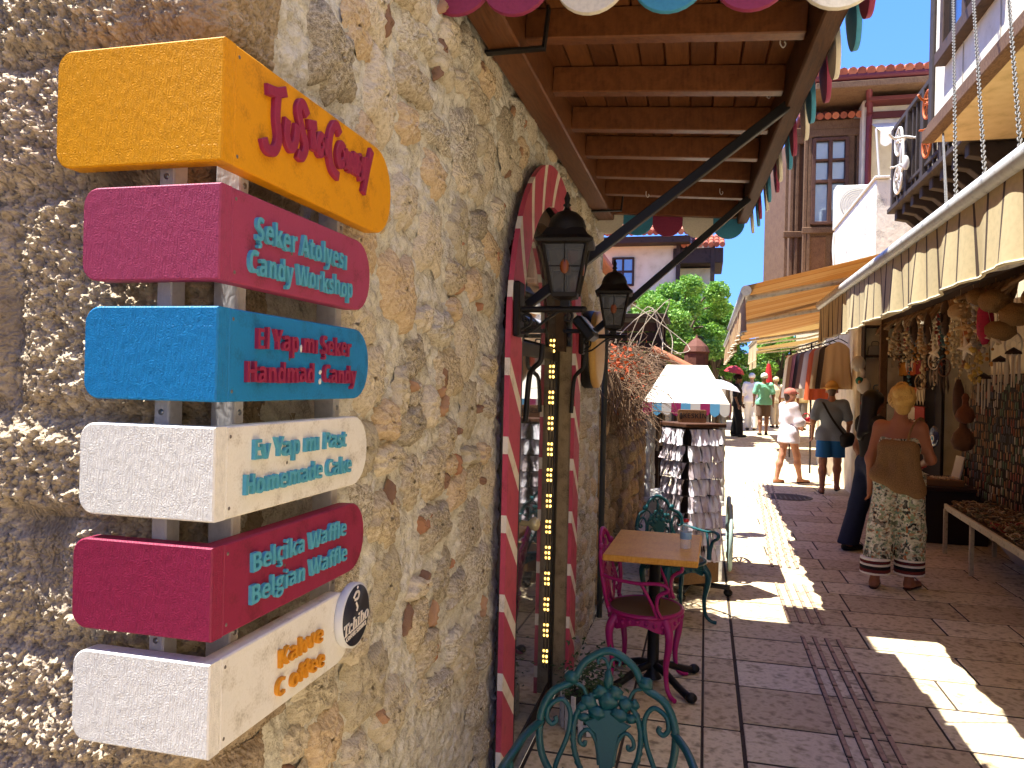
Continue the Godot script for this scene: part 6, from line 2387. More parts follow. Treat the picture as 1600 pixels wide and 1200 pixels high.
func build_people() -> void:
	var cap := [0, 0.05, -0.02, 0, 0.05, 0.02, 0.094, 0.09]
	var V := func(x: float, y: float, z: float) -> Vector3: return Vector3(x, y, z)
	# floral cotton print
	var n1 := img(71, 0.030, 2)
	var n2 := img(72, 0.022, 3).get_data()
	var n3 := img(73, 0.045, 2).get_data()
	var d := n1.get_data()
	var o8 := PackedByteArray()
	o8.resize(d.size() * 3)
	for i in d.size():
		var c := Color("d8d2b4")
		if n2[i] > 160:
			c = Color("8fa07a")
		if n2[i] < 88:
			c = Color("22201e")
		elif d[i] > 170:
			c = Color("b06a3c") if n3[i] > 120 else Color("5d7d72")
		elif d[i] < 80:
			c = Color("2f3a32") if n3[i] > 128 else Color("efe9d6")
		o8[i * 3] = int(c.r * 255); o8[i * 3 + 1] = int(c.g * 255); o8[i * 3 + 2] = int(c.b * 255)
	T.print = ImageTexture.create_from_image(Image.create_from_data(512, 512, false, Image.FORMAT_RGB8, o8))
	var printm := mk("ffffff", 0.85, {"tex": "print", "scale": 1.1, "world": false})
	# woman by the stall
	var p := person({"label": "blonde woman in patterned wide trousers with a tan shoulder bag at the stall", "at": Vector3(1.56, 0, -6.92), "yaw": 2.62, "h": 1.62, "fem": true, "skin": "a3684a", "sw": 0.165, "cell": 0.011,
		"feet": [V.call(-0.09, 0.0, 0.02), V.call(0.13, 0, -0.16)], "head_yaw": 0.45, "nod": 0.25,
		"arms": [[V.call(-0.225, 1.12, 0.06), V.call(-0.10, 1.06, 0.27)], [V.call(0.235, 1.10, -0.02), V.call(0.25, 0.86, 0.03)]],
		"clothes": [{"type": "legs", "called": "trousers", "mat": printm, "hem": 0.25, "top": 1.06, "rk": 0.098, "ra": 0.108, "ease": 0.012},
			{"type": "top", "called": "bandeau_top", "mat": printm, "hem": 0.95, "neck": 1.28, "sleeve": 0.0, "ease": 0.007},
			{"type": "shoe", "called": "sandal", "shoes": "sandal", "mat": mk("4a2f22", 0.7)}],
		"hair": [{"called": "hair", "mat": mk("d8ac5c", 0.5, {"tex": "paint", "hgt": "grain", "hs": 1.2, "scale": 5.0, "world": false}), "bones": [[0, 0.055, -0.03, 0, 0.055, 0.005, 0.103, 0.098], [0, 0.03, -0.06, 0, -0.05, -0.06, 0.082, 0.062], [0.0, 0.085, -0.135, 0.045, 0.075, -0.14, 0.058, 0.05], [-0.04, 0.02, -0.13, 0.02, 0.0, -0.125, 0.04, 0.04], [-0.05, 0.10, -0.05, 0.05, 0.10, -0.05, 0.048, 0.045]]}]})
	# strands combed up into a bun
	var hk := 1.62 / 1.7
	var hbas := Basis(Vector3.UP, 0.45) * Basis(Vector3(1, 0, 0), 0.25)
	var hc := Vector3(0, 1.585, 0.015) * hk + hbas * Vector3(0, 0.045, -0.012)
	var axis := Vector3(0.12, 0.45, -0.88).normalized()
	var e1 := axis.cross(Vector3.RIGHT).normalized()
	var e2 := axis.cross(e1)
	rng.seed = 404
	for m in 3:
		var hs := st()
		XF = Transform3D()
		for i in 70:
			var th := rng.randf() * TAU
			var pts := []
			for j in 7:
				var ph := lerpf(1.85, 0.25, j / 6.0)
				var dd := axis * cos(ph) + (e1 * cos(th + j * 0.05) + e2 * sin(th + j * 0.05)) * sin(ph)
				if dd.z > 0.75 and j < 3:
					dd = (dd + Vector3(0, 0.35, 0)).normalized()
				pts.append(hc + hbas * (dd * (0.101 + rng.randf() * 0.004)))
			tube(hs, pts, 0.0042, 4)
		for i in 7:
			var rg := []
			var bc := hc + hbas * (axis * (0.115 + rng.randf() * 0.03))
			var tilt := Vector3(rng.randfn(), rng.randfn(), rng.randfn()) * 0.35
			for j in 12:
				var a := TAU * j / 12.0
				rg.append(bc + hbas * ((e1 + tilt * 0.4) * cos(a) + e2 * sin(a)) * (0.022 + 0.02 * rng.randf() * 0.6 + i * 0.003))
			tube(hs, rg, 0.008, 5, true)
		part(p, "hair_strands", hs, mk(["c79a50", "dcb368", "b08440"][m], 0.45))
	var hems := [["f0e8d8", 0.235, 0.255], ["5a1f1f", 0.21, 0.236], ["e8e0d0", 0.192, 0.211], ["1e1c1c", 0.165, 0.193], ["6a2a24", 0.14, 0.166], ["ece4d4", 0.122, 0.141]]
	for h in hems:
		var gb := []
		for i in 2:
			var ank := Vector3(-0.086, 0.0715, 0.019) if i == 0 else Vector3(0.124, 0.0715, -0.152)
			gb.append([ank + Vector3(0, 0.2, 0), ank, 0.114, 0.118])
		extra(p, "hem_band", gb, mk(h[0], 0.85), 0.011, 0.01, [[Vector3(0, 1, 0), h[2]], [Vector3(0, -1, 0), -h[1]]])
	var bagm := mk("c0986a", 0.9, {"tex": "stone", "hgt": "fine", "hs": 0.5, "scale": 7.0, "world": false})
	extra(p, "shoulder_bag", [[Vector3(-0.13, 1.16, -0.155), Vector3(0.06, 1.16, -0.155), 0.05, 0.05, 1.1], [Vector3(-0.17, 0.84, -0.16), Vector3(0.12, 0.93, -0.165), 0.06, 0.06], [Vector3(-0.19, 0.82, -0.15), Vector3(-0.13, 1.15, -0.155), 0.05, 0.05], [Vector3(0.10, 0.95, -0.16), Vector3(0.06, 1.16, -0.155), 0.05, 0.05], [Vector3(-0.05, 0.86, -0.16), Vector3(-0.03, 1.15, -0.16), 0.06, 0.05]], bagm, 0.012, 0.06)
	var s := st()
	XF = Transform3D()
	tube(s, curve([Vector3(-0.10, 1.20, -0.17), Vector3(-0.13, 1.33, -0.14), Vector3(-0.15, 1.40, -0.02), Vector3(-0.15, 1.33, 0.10), Vector3(-0.17, 1.18, 0.06)], 5), 0.016, 7, false, 0.5)
	part(p, "bag_strap", s, bagm)
	s = st()
	blob(s, Vector3(-0.06, 1.03, 0.36), Vector3(0.045, 0.02, 0.03), 10, 6, 0.1, 2)
	var tr := thing("red_trinket", "small red trinket held by the blonde woman", "trinket", p.transform * Vector3(-0.045, 0.985, 0.345))
	s = st()
	blob(s, Vector3.ZERO, Vector3(0.06, 0.022, 0.035), 12, 7, 0.12, 2)
	blob(s, Vector3(0.03, 0.012, 0.01), Vector3(0.02, 0.014, 0.02), 8, 5, 0.1, 4)
	part(tr, "body", s, mk("a8202a", 0.4))
	# dark-haired woman behind her
	person({"label": "woman with long dark hair and navy jeans behind the blonde woman", "at": Vector3(1.62, 0, -8.35), "yaw": 1.9, "h": 1.6, "fem": true, "skin": "8a5a42", "sw": 0.16,
		"feet": [V.call(-0.09, 0, 0.10), V.call(0.10, 0, -0.18)], "nod": 0.12,
		"arms": [[V.call(-0.22, 1.12, 0.10), V.call(-0.12, 1.02, 0.30)], [V.call(0.225, 1.10, -0.03), V.call(0.22, 0.86, 0.04)]],
		"clothes": [{"type": "legs", "called": "jeans", "mat": mk("1c2540", 0.85, {"tex": "dirty", "scale": 3.0, "world": false}), "hem": 0.07, "rk": 0.09, "ra": 0.10, "ease": 0.008},
			{"type": "top", "called": "black_top", "mat": mk("1a1513", 0.85), "hem": 0.97, "sleeve": 0.25, "neck": 1.42}, {"type": "shoe", "called": "shoe", "shoes": "shoe", "mat": mk("15161a", 0.6)}],
		"hair": [{"called": "hair", "mat": mk("17100c", 0.45), "k": 0.05, "bones": [[0, 0.05, -0.025, 0, 0.045, 0.005, 0.098, 0.092], [0, 0.02, -0.05, 0, -0.36, -0.075, 0.07, 0.06], [-0.05, 0, -0.03, -0.08, -0.30, -0.05, 0.045, 0.045], [0.05, 0, -0.03, 0.08, -0.30, -0.05, 0.045, 0.045]]}]})
	# couple walking away
	person({"label": "woman in a loose white shirt and pink cap walking beside the man in grey", "at": Vector3(1.40, 0, -14.0), "yaw": 2.0, "h": 1.62, "fem": true, "skin": "b07a5c", "sw": 0.165, "cell": 0.014,
		"feet": [V.call(-0.07, 0.02, 0.20), V.call(0.08, 0, -0.18)],
		"arms": [[V.call(-0.22, 1.12, 0.06), V.call(-0.13, 1.10, 0.30)], [V.call(0.23, 1.12, 0.03), V.call(0.18, 1.02, 0.26)]],
		"clothes": [{"type": "top", "called": "white_shirt", "mat": mk("e0d6dc", 0.85, {"back": "504448"}), "hem": 0.74, "sleeve": 1.35, "ease": 0.024, "drop": 0.035, "k": 0.05}, {"type": "shoe", "called": "sandal", "shoes": "sandal", "mat": mk("2e2420", 0.7)}],
		"hair": [{"called": "hair", "mat": mk("3a251a", 0.5), "bones": [[0, 0.0, -0.05, 0, -0.05, -0.06, 0.07, 0.045]]}, {"called": "pink_cap", "mat": mk("b56a5a", 0.8), "brim_cut": 0.035, "bones": [cap, [-0.04, 0.045, 0.10, 0.04, 0.045, 0.10, 0.022, 0.022], [-0.03, 0.042, 0.14, 0.03, 0.042, 0.14, 0.014, 0.014]]}, {"called": "sunglasses", "mat": mk("15110f", 0.2), "bones": [[-0.045, 0.02, 0.085, 0.045, 0.02, 0.085, 0.018, 0.018]]}]})
	p = person({"label": "man in grey T-shirt, blue shorts and straw hat with a black crossbody bag", "at": Vector3(1.92, 0, -12.95), "yaw": 3.0, "h": 1.72, "skin": "a06c50", "cell": 0.013,
		"feet": [V.call(-0.10, 0.03, 0.16), V.call(0.11, 0, -0.10)],
		"arms": [[V.call(-0.26, 1.12, 0.0), V.call(-0.24, 0.90, 0.16)], [V.call(0.26, 1.12, -0.02), V.call(0.27, 0.90, 0.12)]],
		"clothes": [{"type": "top", "called": "grey_shirt", "mat": mk("6e7680", 0.9, {"tex": "paint", "scale": 3.0, "world": false}), "hem": 0.82, "sleeve": 0.75, "ease": 0.022, "drop": 0.035}, {"type": "legs", "called": "blue_shorts", "mat": mk("1c5c94", 0.8), "hem": 0.56, "rk": 0.10, "ease": 0.014, "top": 0.86}, {"type": "shoe", "called": "flip_flop", "shoes": "sandal", "mat": mk("2c2826", 0.7)}],
		"hair": [{"called": "hair", "mat": mk("5a463a", 0.6), "bones": [[0, 0.01, -0.045, 0, -0.03, -0.05, 0.07, 0.05]]}, {"called": "straw_hat", "mat": mk("c79a4e", 0.85, {"hgt": "cell", "hs": 0.2, "scale": 12.0}), "k": 0.01, "bones": [[0, 0.07, -0.02, 0, 0.08, 0.0, 0.098, 0.09]]}]})
	var hatb := st()
	XF = Transform3D(Basis(), Vector3(0, 1.72 / 1.7 * 1.645, 0))
	lathe(hatb, [[0.09, 0.0], [0.165, -0.016], [0.168, -0.012], [0.09, 0.008]], 24)
	part(p, "hat_brim", hatb, mk("c79a4e", 0.85))
	XF = Transform3D()
	s = st()
	tube(s, curve([Vector3(0.13, 1.44, -0.04), Vector3(0.10, 1.38, -0.14), Vector3(-0.03, 1.15, -0.17), Vector3(-0.20, 0.92, -0.13)], 5), 0.018, 6, false, 0.4)
	part(p, "bag_strap", s, mk("1a1715", 0.7))
	extra(p, "crossbody_bag", [[Vector3(-0.27, 0.90, -0.08), Vector3(-0.20, 0.88, -0.12), 0.075, 0.075], [Vector3(-0.27, 0.82, -0.08), Vector3(-0.20, 0.80, -0.12), 0.065, 0.065]], mk("1d1a18", 0.7), 0.013, 0.03)
	# far walkers
	var far := [
		["man in white shirt, white trousers and white cap walking far down the street", Vector3(1.38, 0.33, -25.0), 3.1, 1.76, "b88c70", "e8e2e4", 1.1, "ddd8d2", 0.08, "e8e4e0"],
		["man in mint green T-shirt, brown shorts and white cap far down the street", Vector3(1.62, 0.30, -23.2), 3.2, 1.76, "8a6048", "7fc4a4", 0.75, "6a5444", 0.52, "e2e0dc"],
		["woman with bare back and white shorts far down the street", Vector3(2.28, 0.30, -23.0), 3.0, 1.62, "b07a58", "e4d6c0", 0.0, "e6e2dc", 0.66, "3a2a20"],
		["person in dark clothes standing beside the souvenir cart far behind", Vector3(0.86, 0.28, -22.4), 1.4, 1.72, "7a5844", "1b1a1e", 0.9, "141417", 0.06, "1a1412"],
		["person in khaki shirt with dark hair behind the far walkers", Vector3(3.0, 0.33, -26.5), 2.8, 1.78, "8a5f48", "a08a5c", 0.8, "5c5248", 0.1, "20160f"],
		["person in cream top and straw hat partly hidden behind the far walkers", Vector3(2.3, 0.33, -27.5), 3.3, 1.70, "a87c60", "d8c8a4", 0.9, "b8a890", 0.1, "d8c89c"]]
	var q := 0
	for f in far:
		q += 1
		var w := 0.10 if q % 2 == 0 else -0.08
		person({"label": f[0], "at": f[1], "yaw": f[2], "h": f[3], "skin": f[4], "cell": 0.02, "fem": f[6] == 0.0,
			"feet": [V.call(-0.09, 0, w), V.call(0.09, 0, -w)],
			"arms": [[V.call(-0.25, 1.12, -0.03), V.call(-0.26, 0.88, 0.06)], [V.call(0.25, 1.12, 0.0), V.call(0.25, 0.90, 0.10)]],
			"clothes": [{"type": "top", "called": "top", "mat": mk(f[5], 0.85), "hem": 0.84, "sleeve": f[6], "neck": 1.43 if f[6] > 0.0 else 1.25, "ease": 0.022 if f[6] > 0 else 0.008, "drop": 0.03 if f[6] > 0 else 0.0}, {"type": "legs", "called": "trousers" if f[8] < 0.3 else "shorts", "mat": mk(f[7], 0.85), "hem": f[8], "rk": 0.085, "ra": 0.075, "top": 0.87 if f[6] > 0 else 0.98}, {"type": "shoe", "called": "shoe", "shoes": "shoe", "mat": mk("2a2826", 0.7)}],
			"hair": [{"called": "hat" if f[9][0] > "9" else "hair", "mat": mk(f[9], 0.8), "brim_cut": 0.0 if f[9][0] > "9" else -0.06, "bones": [[0, 0.05, -0.03, 0, 0.05, 0.015, 0.098, 0.092]]}]})
	# things the walkers carry
	var t := thing("red_bag", "red bag held in front of the woman in the white shirt", "bag", Vector3(1.68, 1.02, -14.12), 0.3)
	s = st()
	bb(s, Vector3(0, 0.05, 0), Vector3(0.22, 0.11, 0.05), 0.02, Basis(Vector3(0, 0, 1), 0.4))
	tube(s, curve([Vector3(-0.06, 0.10, 0), Vector3(-0.03, 0.18, 0), Vector3(0.05, 0.18, 0), Vector3(0.07, 0.12, 0)], 4), 0.01, 5)
	part(t, "body", s, mk("b81c2c", 0.6))
	t = thing("white_handbag", "white handbag hanging on the back of the bare-backed woman", "bag", Vector3(2.22, 1.15, -22.82))
	s = st()
	blob(s, Vector3(0, 0.0, 0), Vector3(0.17, 0.14, 0.07), 12, 8, 0.06, 5)
	part(t, "body", s, mk("ddd6d0", 0.6))
	for u in [["red parasol held up above the person in dark clothes", "b8303c", Vector3(0.75, 2.05, -22.2), 0.28, 0.35], ["grey-white parasol beside the souvenir cart roof", "c9c4c6", Vector3(0.35, 1.62, -20.0), 0.5, 0.35]]:
		t = thing("parasol", u[0], "parasol", u[2])
		s = st()
		XF = Transform3D(Basis(Vector3(0, 0, 1), -0.2), Vector3.ZERO)
		lathe(s, [[u[3], 0.0], [u[3] * 0.8, u[4] * 0.28], [u[3] * 0.45, u[4] * 0.5], [0.0, u[4] * 0.6]], 8, Vector3.ZERO, false)
		part(t, "canopy", s, mk(u[1], 0.7, {"back": "55383a"}))
		s = st()
		tube(s, [Vector3(0, -0.75, 0), Vector3(0, u[4] * 0.64, 0)], 0.01, 5)
		part(t, "shaft", s, mk("3a3532", 0.5))
	XF = Transform3D()
# ---------------------------------------------------------------- what stands behind
func tree(label: String, at: Vector3, h0: float, rx: float, ry: float, n: int, cols: Array, sd: int, lf := 0.16) -> void:
	var t := thing("leafy_tree", label, "tree", at)
	var bark := mk("6a5a4a", 0.95, {"tex": "dirty", "hgt": "grain", "hs": 0.5, "scale": 2.0})
	rng.seed = sd
	var s := st()
	var c := Vector3(0, h0 + ry * 0.9, 0)
	tube(s, curve([Vector3.ZERO, Vector3(0.05, h0 * 0.5, 0.03), Vector3(-0.02, h0, 0), c], 4), [0.13, 0.125, 0.12, 0.115, 0.11, 0.105, 0.1, 0.095, 0.09, 0.08, 0.07, 0.06, 0.05], 9)
	var ends := []
	for i in 34:
		var d := Vector3(rng.randfn(), rng.randfn() * 0.8 + 0.15, rng.randfn()).normalized()
		var e: Vector3 = c + Vector3(d.x * rx, d.y * ry, d.z * rx) * rng.randf_range(0.45, 1.08)
		ends.append(e)
		tube(s, curve([Vector3(0, h0 + rng.randf() * ry * 0.7, 0), c.lerp(e, 0.5) + Vector3(0, 0.1, 0), e], 3), [0.05, 0.045, 0.04, 0.03, 0.025, 0.02, 0.012], 5)
	part(t, "trunk", s, bark)
	for m in cols.size():
		s = st()
		for i in n:
			var e: Vector3 = ends[rng.randi() % ends.size()]
			var q := Vector3(rng.randfn(), rng.randfn(), rng.randfn()).normalized() * pow(rng.randf(), 0.5) * 0.23 * (rx + ry) * 0.62
			q.y *= 0.8
			leaf(s, e + q, lf, lf * 0.55)
		part(t, "crown" if m == 0 else "crown_foliage", s, mk(cols[m], 0.55, {"back": "5a7a20"}))

func tiled_roof(t: Node3D, x0: float, x1: float, y: float, z: float, depth: float, rise: float, n: int) -> void:
	var tile := [mk("b06444", 0.85, {"tex": "dirty", "scale": 1.0}), mk("c07a56", 0.85, {"tex": "dirty", "scale": 1.0}), mk("9a5238", 0.85, {"tex": "dirty", "scale": 1.0})]
	for j in 3:
		for k in n:
			var s := st()
			var x := lerpf(x0, x1, (k + 0.5) / n)
			var f0 := j / 3.0
			var f1 := (j + 1.12) / 3.0
			tube(s, [Vector3(x, y + rise * f0 + 0.03 * (1), z - depth * f0), Vector3(x, y + rise * f1, z - depth * f1)], (x1 - x0) / n * 0.52, 8)
			part(t, "roof_tile", s, tile[(k * 7 + j * 3 + k / 3) % 3])

func build_back() -> void:
	# round illuminated sign box on the stone wall
	var t := thing("round_wall_sign", "round cream sign box with black edge on the stone wall past the arch", "sign", Vector3(-0.69, 1.81, -4.45))
	XF = Transform3D(Basis(Vector3(0, 0, 1), -PI / 2), Vector3.ZERO)
	var s := st()
	lathe(s, [[0.22, 0.0], [0.225, 0.004], [0.225, 0.05], [0.22, 0.055]], 40)
	part(t, "box", s, mk("14110f", 0.5))
	s = st()
	lathe(s, [[0.215, 0.055], [0.222, 0.06], [0.222, 0.085], [0.21, 0.092], [0.18, 0.094], [0.0, 0.095]], 40)
	part(t, "face", s, mk("d2a65c", 0.5, {"tex": "paint", "scale": 2.0}))
	XF = Transform3D()
	t = thing("floodlight", "small black floodlight on the wall beneath the second lantern", "floodlight", Vector3(-0.68, 1.88, -3.98))
	s = st()
	bb(s, Vector3(0.10, 0.0, 0.22), Vector3(0.05, 0.13, 0.18), 0.01, Basis(Vector3(0, 0, 1), 0.7))
	bb(s, Vector3(0.03, -0.01, 0.2), Vector3(0.09, 0.02, 0.04), 0.004)
	part(t, "housing", s, mk("15151a", 0.4))
	s = st()
	bb(s, Vector3(0.119, 0.021, 0.22), Vector3(0.006, 0.10, 0.15), 0.002, Basis(Vector3(0, 0, 1), 0.7))
	part(t, "lens", s, mk("6a7fa8", 0.1))
	for i in 2:
		t = thing("coat_hook", ["black iron hook beside the near door leg", "black iron hook beside the far door leg"][i], "hook", Vector3(-0.66, 1.62, [-2.84, -3.86][i]), 0.0, "iron hooks by the door")
		s = st()
		tube(s, curve([Vector3(0, -0.16, 0), Vector3(0.01, 0, 0), Vector3(0.03, 0.04, 0.02), Vector3(0.06, 0.07, 0.03), Vector3(0.065, 0.13, 0.03)], 4), 0.011, 6)
		part(t, "bar", s, mk("15120f", 0.5))
	t = thing("drain_pipe", "thin dark drain pipe at the end of the stone building", "pipe", Vector3(-0.72, 0, -5.32))
	s = st()
	tube(s, [Vector3(0.04, 0.0, 0), Vector3(0.04, 2.3, 0)], 0.02, 8)
	part(t, "tube", s, mk("3a3a34", 0.6))
	# low garden wall of rough stones
	t = thing("garden_wall", "rough stone garden wall behind the souvenir cart", "wall", Vector3(-0.85, 0, -8.0))
	in_world(t)
	var mortar := mk("c0a888", 0.95, {"tex": "mortar", "hgt": "mid", "hs": 0.6, "scale": 1.5})
	s = st()
	bb(s, Vector3(-1.06, 0.8, -8.6), Vector3(0.56, 1.6, 6.5), 0.03)
	part(t, "core", s, mortar)
	rng.seed = 33
	var mats := [mk("c8b496", 0.95, {"tex": "stone", "hgt": "mid", "hs": 0.9, "scale": 3.0}), mk("b09a7c", 0.95, {"tex": "greystone", "hgt": "mid", "hs": 0.9, "scale": 3.0}), mk("d8c4a4", 0.95, {"tex": "redstone", "hgt": "mid", "hs": 0.9, "scale": 3.0})]
	for r in 8:
		var z := -5.45
		while z > -11.6:
			var w := rng.randf_range(0.16, 0.42)
			mesh_part(t, "stone", stone_mesh(w * 0.52, 0.115, rng.randf_range(0.03, 0.08), 3000 + r * 50 + int(-z * 8), 7, 22), mats[rng.randi() % 3], XF * Transform3D(Basis(Vector3(1, 0, 0), rng.randf_range(-0.1, 0.1)), Vector3(-0.78, 0.10 + r * 0.2, z - w / 2)))
			z -= w
	for i in 14:
		s = st()
		blob(s, Vector3(-1.05 + rng.randf_range(-0.12, 0.12), 1.66, -5.7 - i * 0.4), Vector3(0.24, 0.11, 0.2), 10, 7, 0.12, i)
		part(t, "coping_stone", s, mats[i % 3])
	XF = Transform3D()
	# dead creeper
	t = thing("dry_creeper", "dry brown creeper with orange leaves sprawling over the garden wall", "plant", Vector3(-0.8, 1.5, -7.0))
	in_world(t)
	s = st()
	rng.seed = 37
	for i in 1700:
		var z := rng.randf_range(-8.6, -5.5)
		var hump := 0.22 * sin((z + 5.5) * 2.1) + 0.16 * sin(z * 5.0)
		var a := Vector3(-0.78 + rng.randfn() * 0.14, 1.68 + hump * 0.8 + rng.randfn() * 0.07, z)
		var d := Vector3(rng.randfn() * 0.12 + 0.05, rng.randfn() * 0.10 - 0.09, rng.randfn() * 0.16)
		tube(s, [a, a + d * 0.6 + Vector3(0, 0.03, 0), a + d * 1.3], [0.0042, 0.003, 0.0014], 4)
	for i in 230:
		var a := Vector3(-0.72 + rng.randfn() * 0.06, 1.70, rng.randf_range(-6.8, -5.4))
		tube(s, [a, a + Vector3(0.06, -0.18, rng.randfn() * 0.05), a + Vector3(0.05 + rng.randfn() * 0.03, -0.2 - rng.randf() * 0.2, rng.randfn() * 0.08)], [0.005, 0.004, 0.002], 4)
	part(t, "twigs", s, mk("7a6048", 0.95, {"tex": "dirty", "scale": 6.0}))
	s = st()
	for i in 520:
		var z := rng.randf_range(-7.6, -5.6)
		leaf(s, Vector3(-0.68 + rng.randfn() * 0.08, 1.62 + 0.16 * sin(z * 4.0) + rng.randfn() * 0.10, z), 0.05, 0.028)
	part(t, "dry_leaves", s, mk("a84a24", 0.8, {"back": "8a3a14"}))
	s = st()
	for k in 5:
		var z := -8.1 + rng.randfn() * 0.25
		tube(s, curve([Vector3(-0.78, 1.75, z), Vector3(-0.85 + rng.randfn() * 0.15, 2.05, z + rng.randfn() * 0.15), Vector3(-0.62 + rng.randfn() * 0.2, 2.3 + rng.randf() * 0.3, z + rng.randfn() * 0.2), Vector3(-0.45 + rng.randfn() * 0.2, 2.2 + rng.randfn() * 0.15, z), Vector3(-0.4 + rng.randfn() * 0.1, 1.95, z + 0.1)], 5), 0.005, 5)
	part(t, "stems", s, mk("b8a890", 0.9))
	XF = Transform3D()
	# weathered box hut on the wall
	t = thing("weathered_hut", "weathered grey-brown board hut rising behind the dry creeper", "hut", Vector3(-1.05, 0, -9.3))
	in_world(t)
	for i in 6:
		s = st()
		bb(s, Vector3(-1.05, 1.72 + i * 0.115, -9.0), Vector3(1.0, 0.105, 0.03), 0.004)
		bb(s, Vector3(-0.54, 1.72 + i * 0.115, -9.4), Vector3(0.03, 0.105, 0.78), 0.004)
		part(t, "board", s, mk(["6a5644", "5a4838", "7a6450"][i % 3], 0.85, {"tex": "oldwood", "hgt": "grain", "hs": 0.2, "scale": 2.0}))
	for q in [[-0.54, -9.0], [-1.55, -9.0], [-0.54, -9.8]]:
		s = st()
		bb(s, Vector3(q[0], 1.2, q[1]), Vector3(0.07, 2.4, 0.07), 0.006)
		part(t, "post", s, mk("4a3a2e", 0.85, {"tex": "oldwood", "scale": 2.0}))
	s = st()
	bb(s, Vector3(-1.05, 2.42, -9.4), Vector3(1.2, 0.05, 0.95), 0.006)
	part(t, "lid", s, mk("5a4838", 0.85, {"tex": "oldwood", "scale": 2.0}))
	XF = Transform3D()
	t = thing("wooden_cupola", "brown wooden post with a pointed dome behind the cart roof", "post", Vector3(-0.11, 0, -8.7))
	s = st()
	lathe(s, [[0.07, 0.0], [0.07, 1.70], [0.13, 1.74], [0.13, 1.98], [0.145, 2.0], [0.12, 2.06], [0.06, 2.12], [0.02, 2.15], [0.0, 2.2]], 8, Vector3.ZERO, false)
	part(t, "timber", s, mk("6a4030", 0.8, {"tex": "dirty", "hgt": "grain", "hs": 0.2, "scale": 3.0}))
	t = thing("terracotta_rail", "sloping terracotta ridge behind the cart roof", "ridge", Vector3(-0.5, 1.7, -8.6))
	s = st()
	tube(s, [Vector3(-0.08, 0.32, 0), Vector3(0.36, 0.10, 0.1)], 0.045, 8)
	part(t, "ridge", s, mk("b06a48", 0.85, {"tex": "dirty", "scale": 3.0}))
	# trees
	tree("bright green leafy tree in front of the white house", Vector3(-0.8, 0.2, -21.0), 1.8, 1.35, 1.3, 11000, ["6f983e", "567f2e", "8cae50"], 51, 0.11)
	tree("dense green tree with darker leaves over the cart end of the street", Vector3(0.3, 0.3, -25.5), 1.5, 1.0, 1.4, 8000, ["4f7a2c", "3f6424", "6a9038"], 52, 0.115)
	tree("light green tree far beyond the walkers", Vector3(3.2, 0.33, -36.0), 1.2, 1.7, 1.4, 5000, ["6a8c38", "557a2c", "86a04a"], 53, 0.17)
	tree("light green tree further right beyond the walkers", Vector3(5.4, 0.33, -38.0), 1.2, 1.8, 1.5, 5000, ["6a8c38", "557a2c", "86a04a"], 54, 0.17)
	tree("dark green tree at the far left end of the street", Vector3(0.9, 0.33, -33.0), 1.1, 1.0, 1.0, 4500, ["33501e", "29421a", "4a6a28"], 55, 0.14)
	# white house with tiled roof
	t = thing("white_house", "cream house with clay tiled roof and dark framed windows behind the tree", "building", Vector3(-2.5, 0, -28))
	in_world(t)
	var wall := mk("e6dcc0", 0.9, {"tex": "plaster", "scale": 0.4})
	var dk := mk("3f3028", 0.8, {"tex": "dirty", "scale": 1.0})
	s = st()
	bb(s, Vector3(-4.0, 3.2, -28.0), Vector3(6.0, 6.6, 4.0), 0.02)
	bb(s, Vector3(-0.6, 2.7, -28.6), Vector3(1.5, 5.9, 4.0), 0.02)
	part(t, "wall", s, wall)
	s = st()
	bb(s, Vector3(-3.9, 6.42, -26.9), Vector3(6.6, 0.22, 3.0), 0.02)
	bb(s, Vector3(-0.35, 5.95, -27.2), Vector3(1.6, 0.5, 2.6), 0.02)
	for x in [-0.98, 0.12]:
		bb(s, Vector3(x, 3.4, -25.94), Vector3(0.14, 6.0, 0.14), 0.01)
	part(t, "eaves", s, dk)
	tiled_roof(t, -6.5, -0.6, 6.6, -25.3, 3.0, 0.9, 30)
	tiled_roof(t, -0.9, 0.5, 6.25, -25.8, 2.2, 0.7, 8)
	for q in [[-2.79, 5.46, 0.72, 0.95], [-0.55, 4.9, 0.5, 0.7]]:
		var wn := Node3D.new()
		wn.name = "window"
		t.add_child(wn, true)
		s = st()
		var zf := -25.96 if q[0] < -1.0 else -26.56
		for e in [-1, 0, 1]:
			bb(s, Vector3(q[0] + e * q[2] * 0.47, q[1], zf), Vector3(0.07, q[3], 0.08), 0.01)
			bb(s, Vector3(q[0], q[1] + e * q[3] * 0.47, zf), Vector3(q[2], 0.07, 0.075), 0.01)
		part(wn, "frame", s, dk)
		s = st()
		bb(s, Vector3(q[0], q[1], zf - 0.01), Vector3(q[2], q[3], 0.03), 0.005)
		part(wn, "pane", s, mk("7f97a8", 0.05, {"metal": 0.5}))
	XF = Transform3D()
	# minaret
	t = thing("minaret", "pale stone minaret with a ringed balcony behind the white house", "minaret", Vector3(-0.2, 0, -34.0))
	s = st()
	lathe(s, [[0.36, 0.0], [0.34, 6.6], [0.42, 6.85], [0.52, 7.1], [0.53, 7.45], [0.33, 7.46], [0.32, 12.0]], 12, Vector3.ZERO, false)
	part(t, "shaft", s, mk("b0a090", 0.9, {"tex": "stone", "scale": 0.8}))
	# closed red umbrella and white cloth
	t = thing("closed_umbrella", "closed red market umbrella among the far walkers", "umbrella", Vector3(2.24, 0.33, -30.0))
	s = st()
	lathe(s, [[0.16, 1.25], [0.15, 1.5], [0.09, 2.1], [0.05, 2.25]], 10)
	part(t, "canopy", s, mk("b01c20", 0.7))
	s = st()
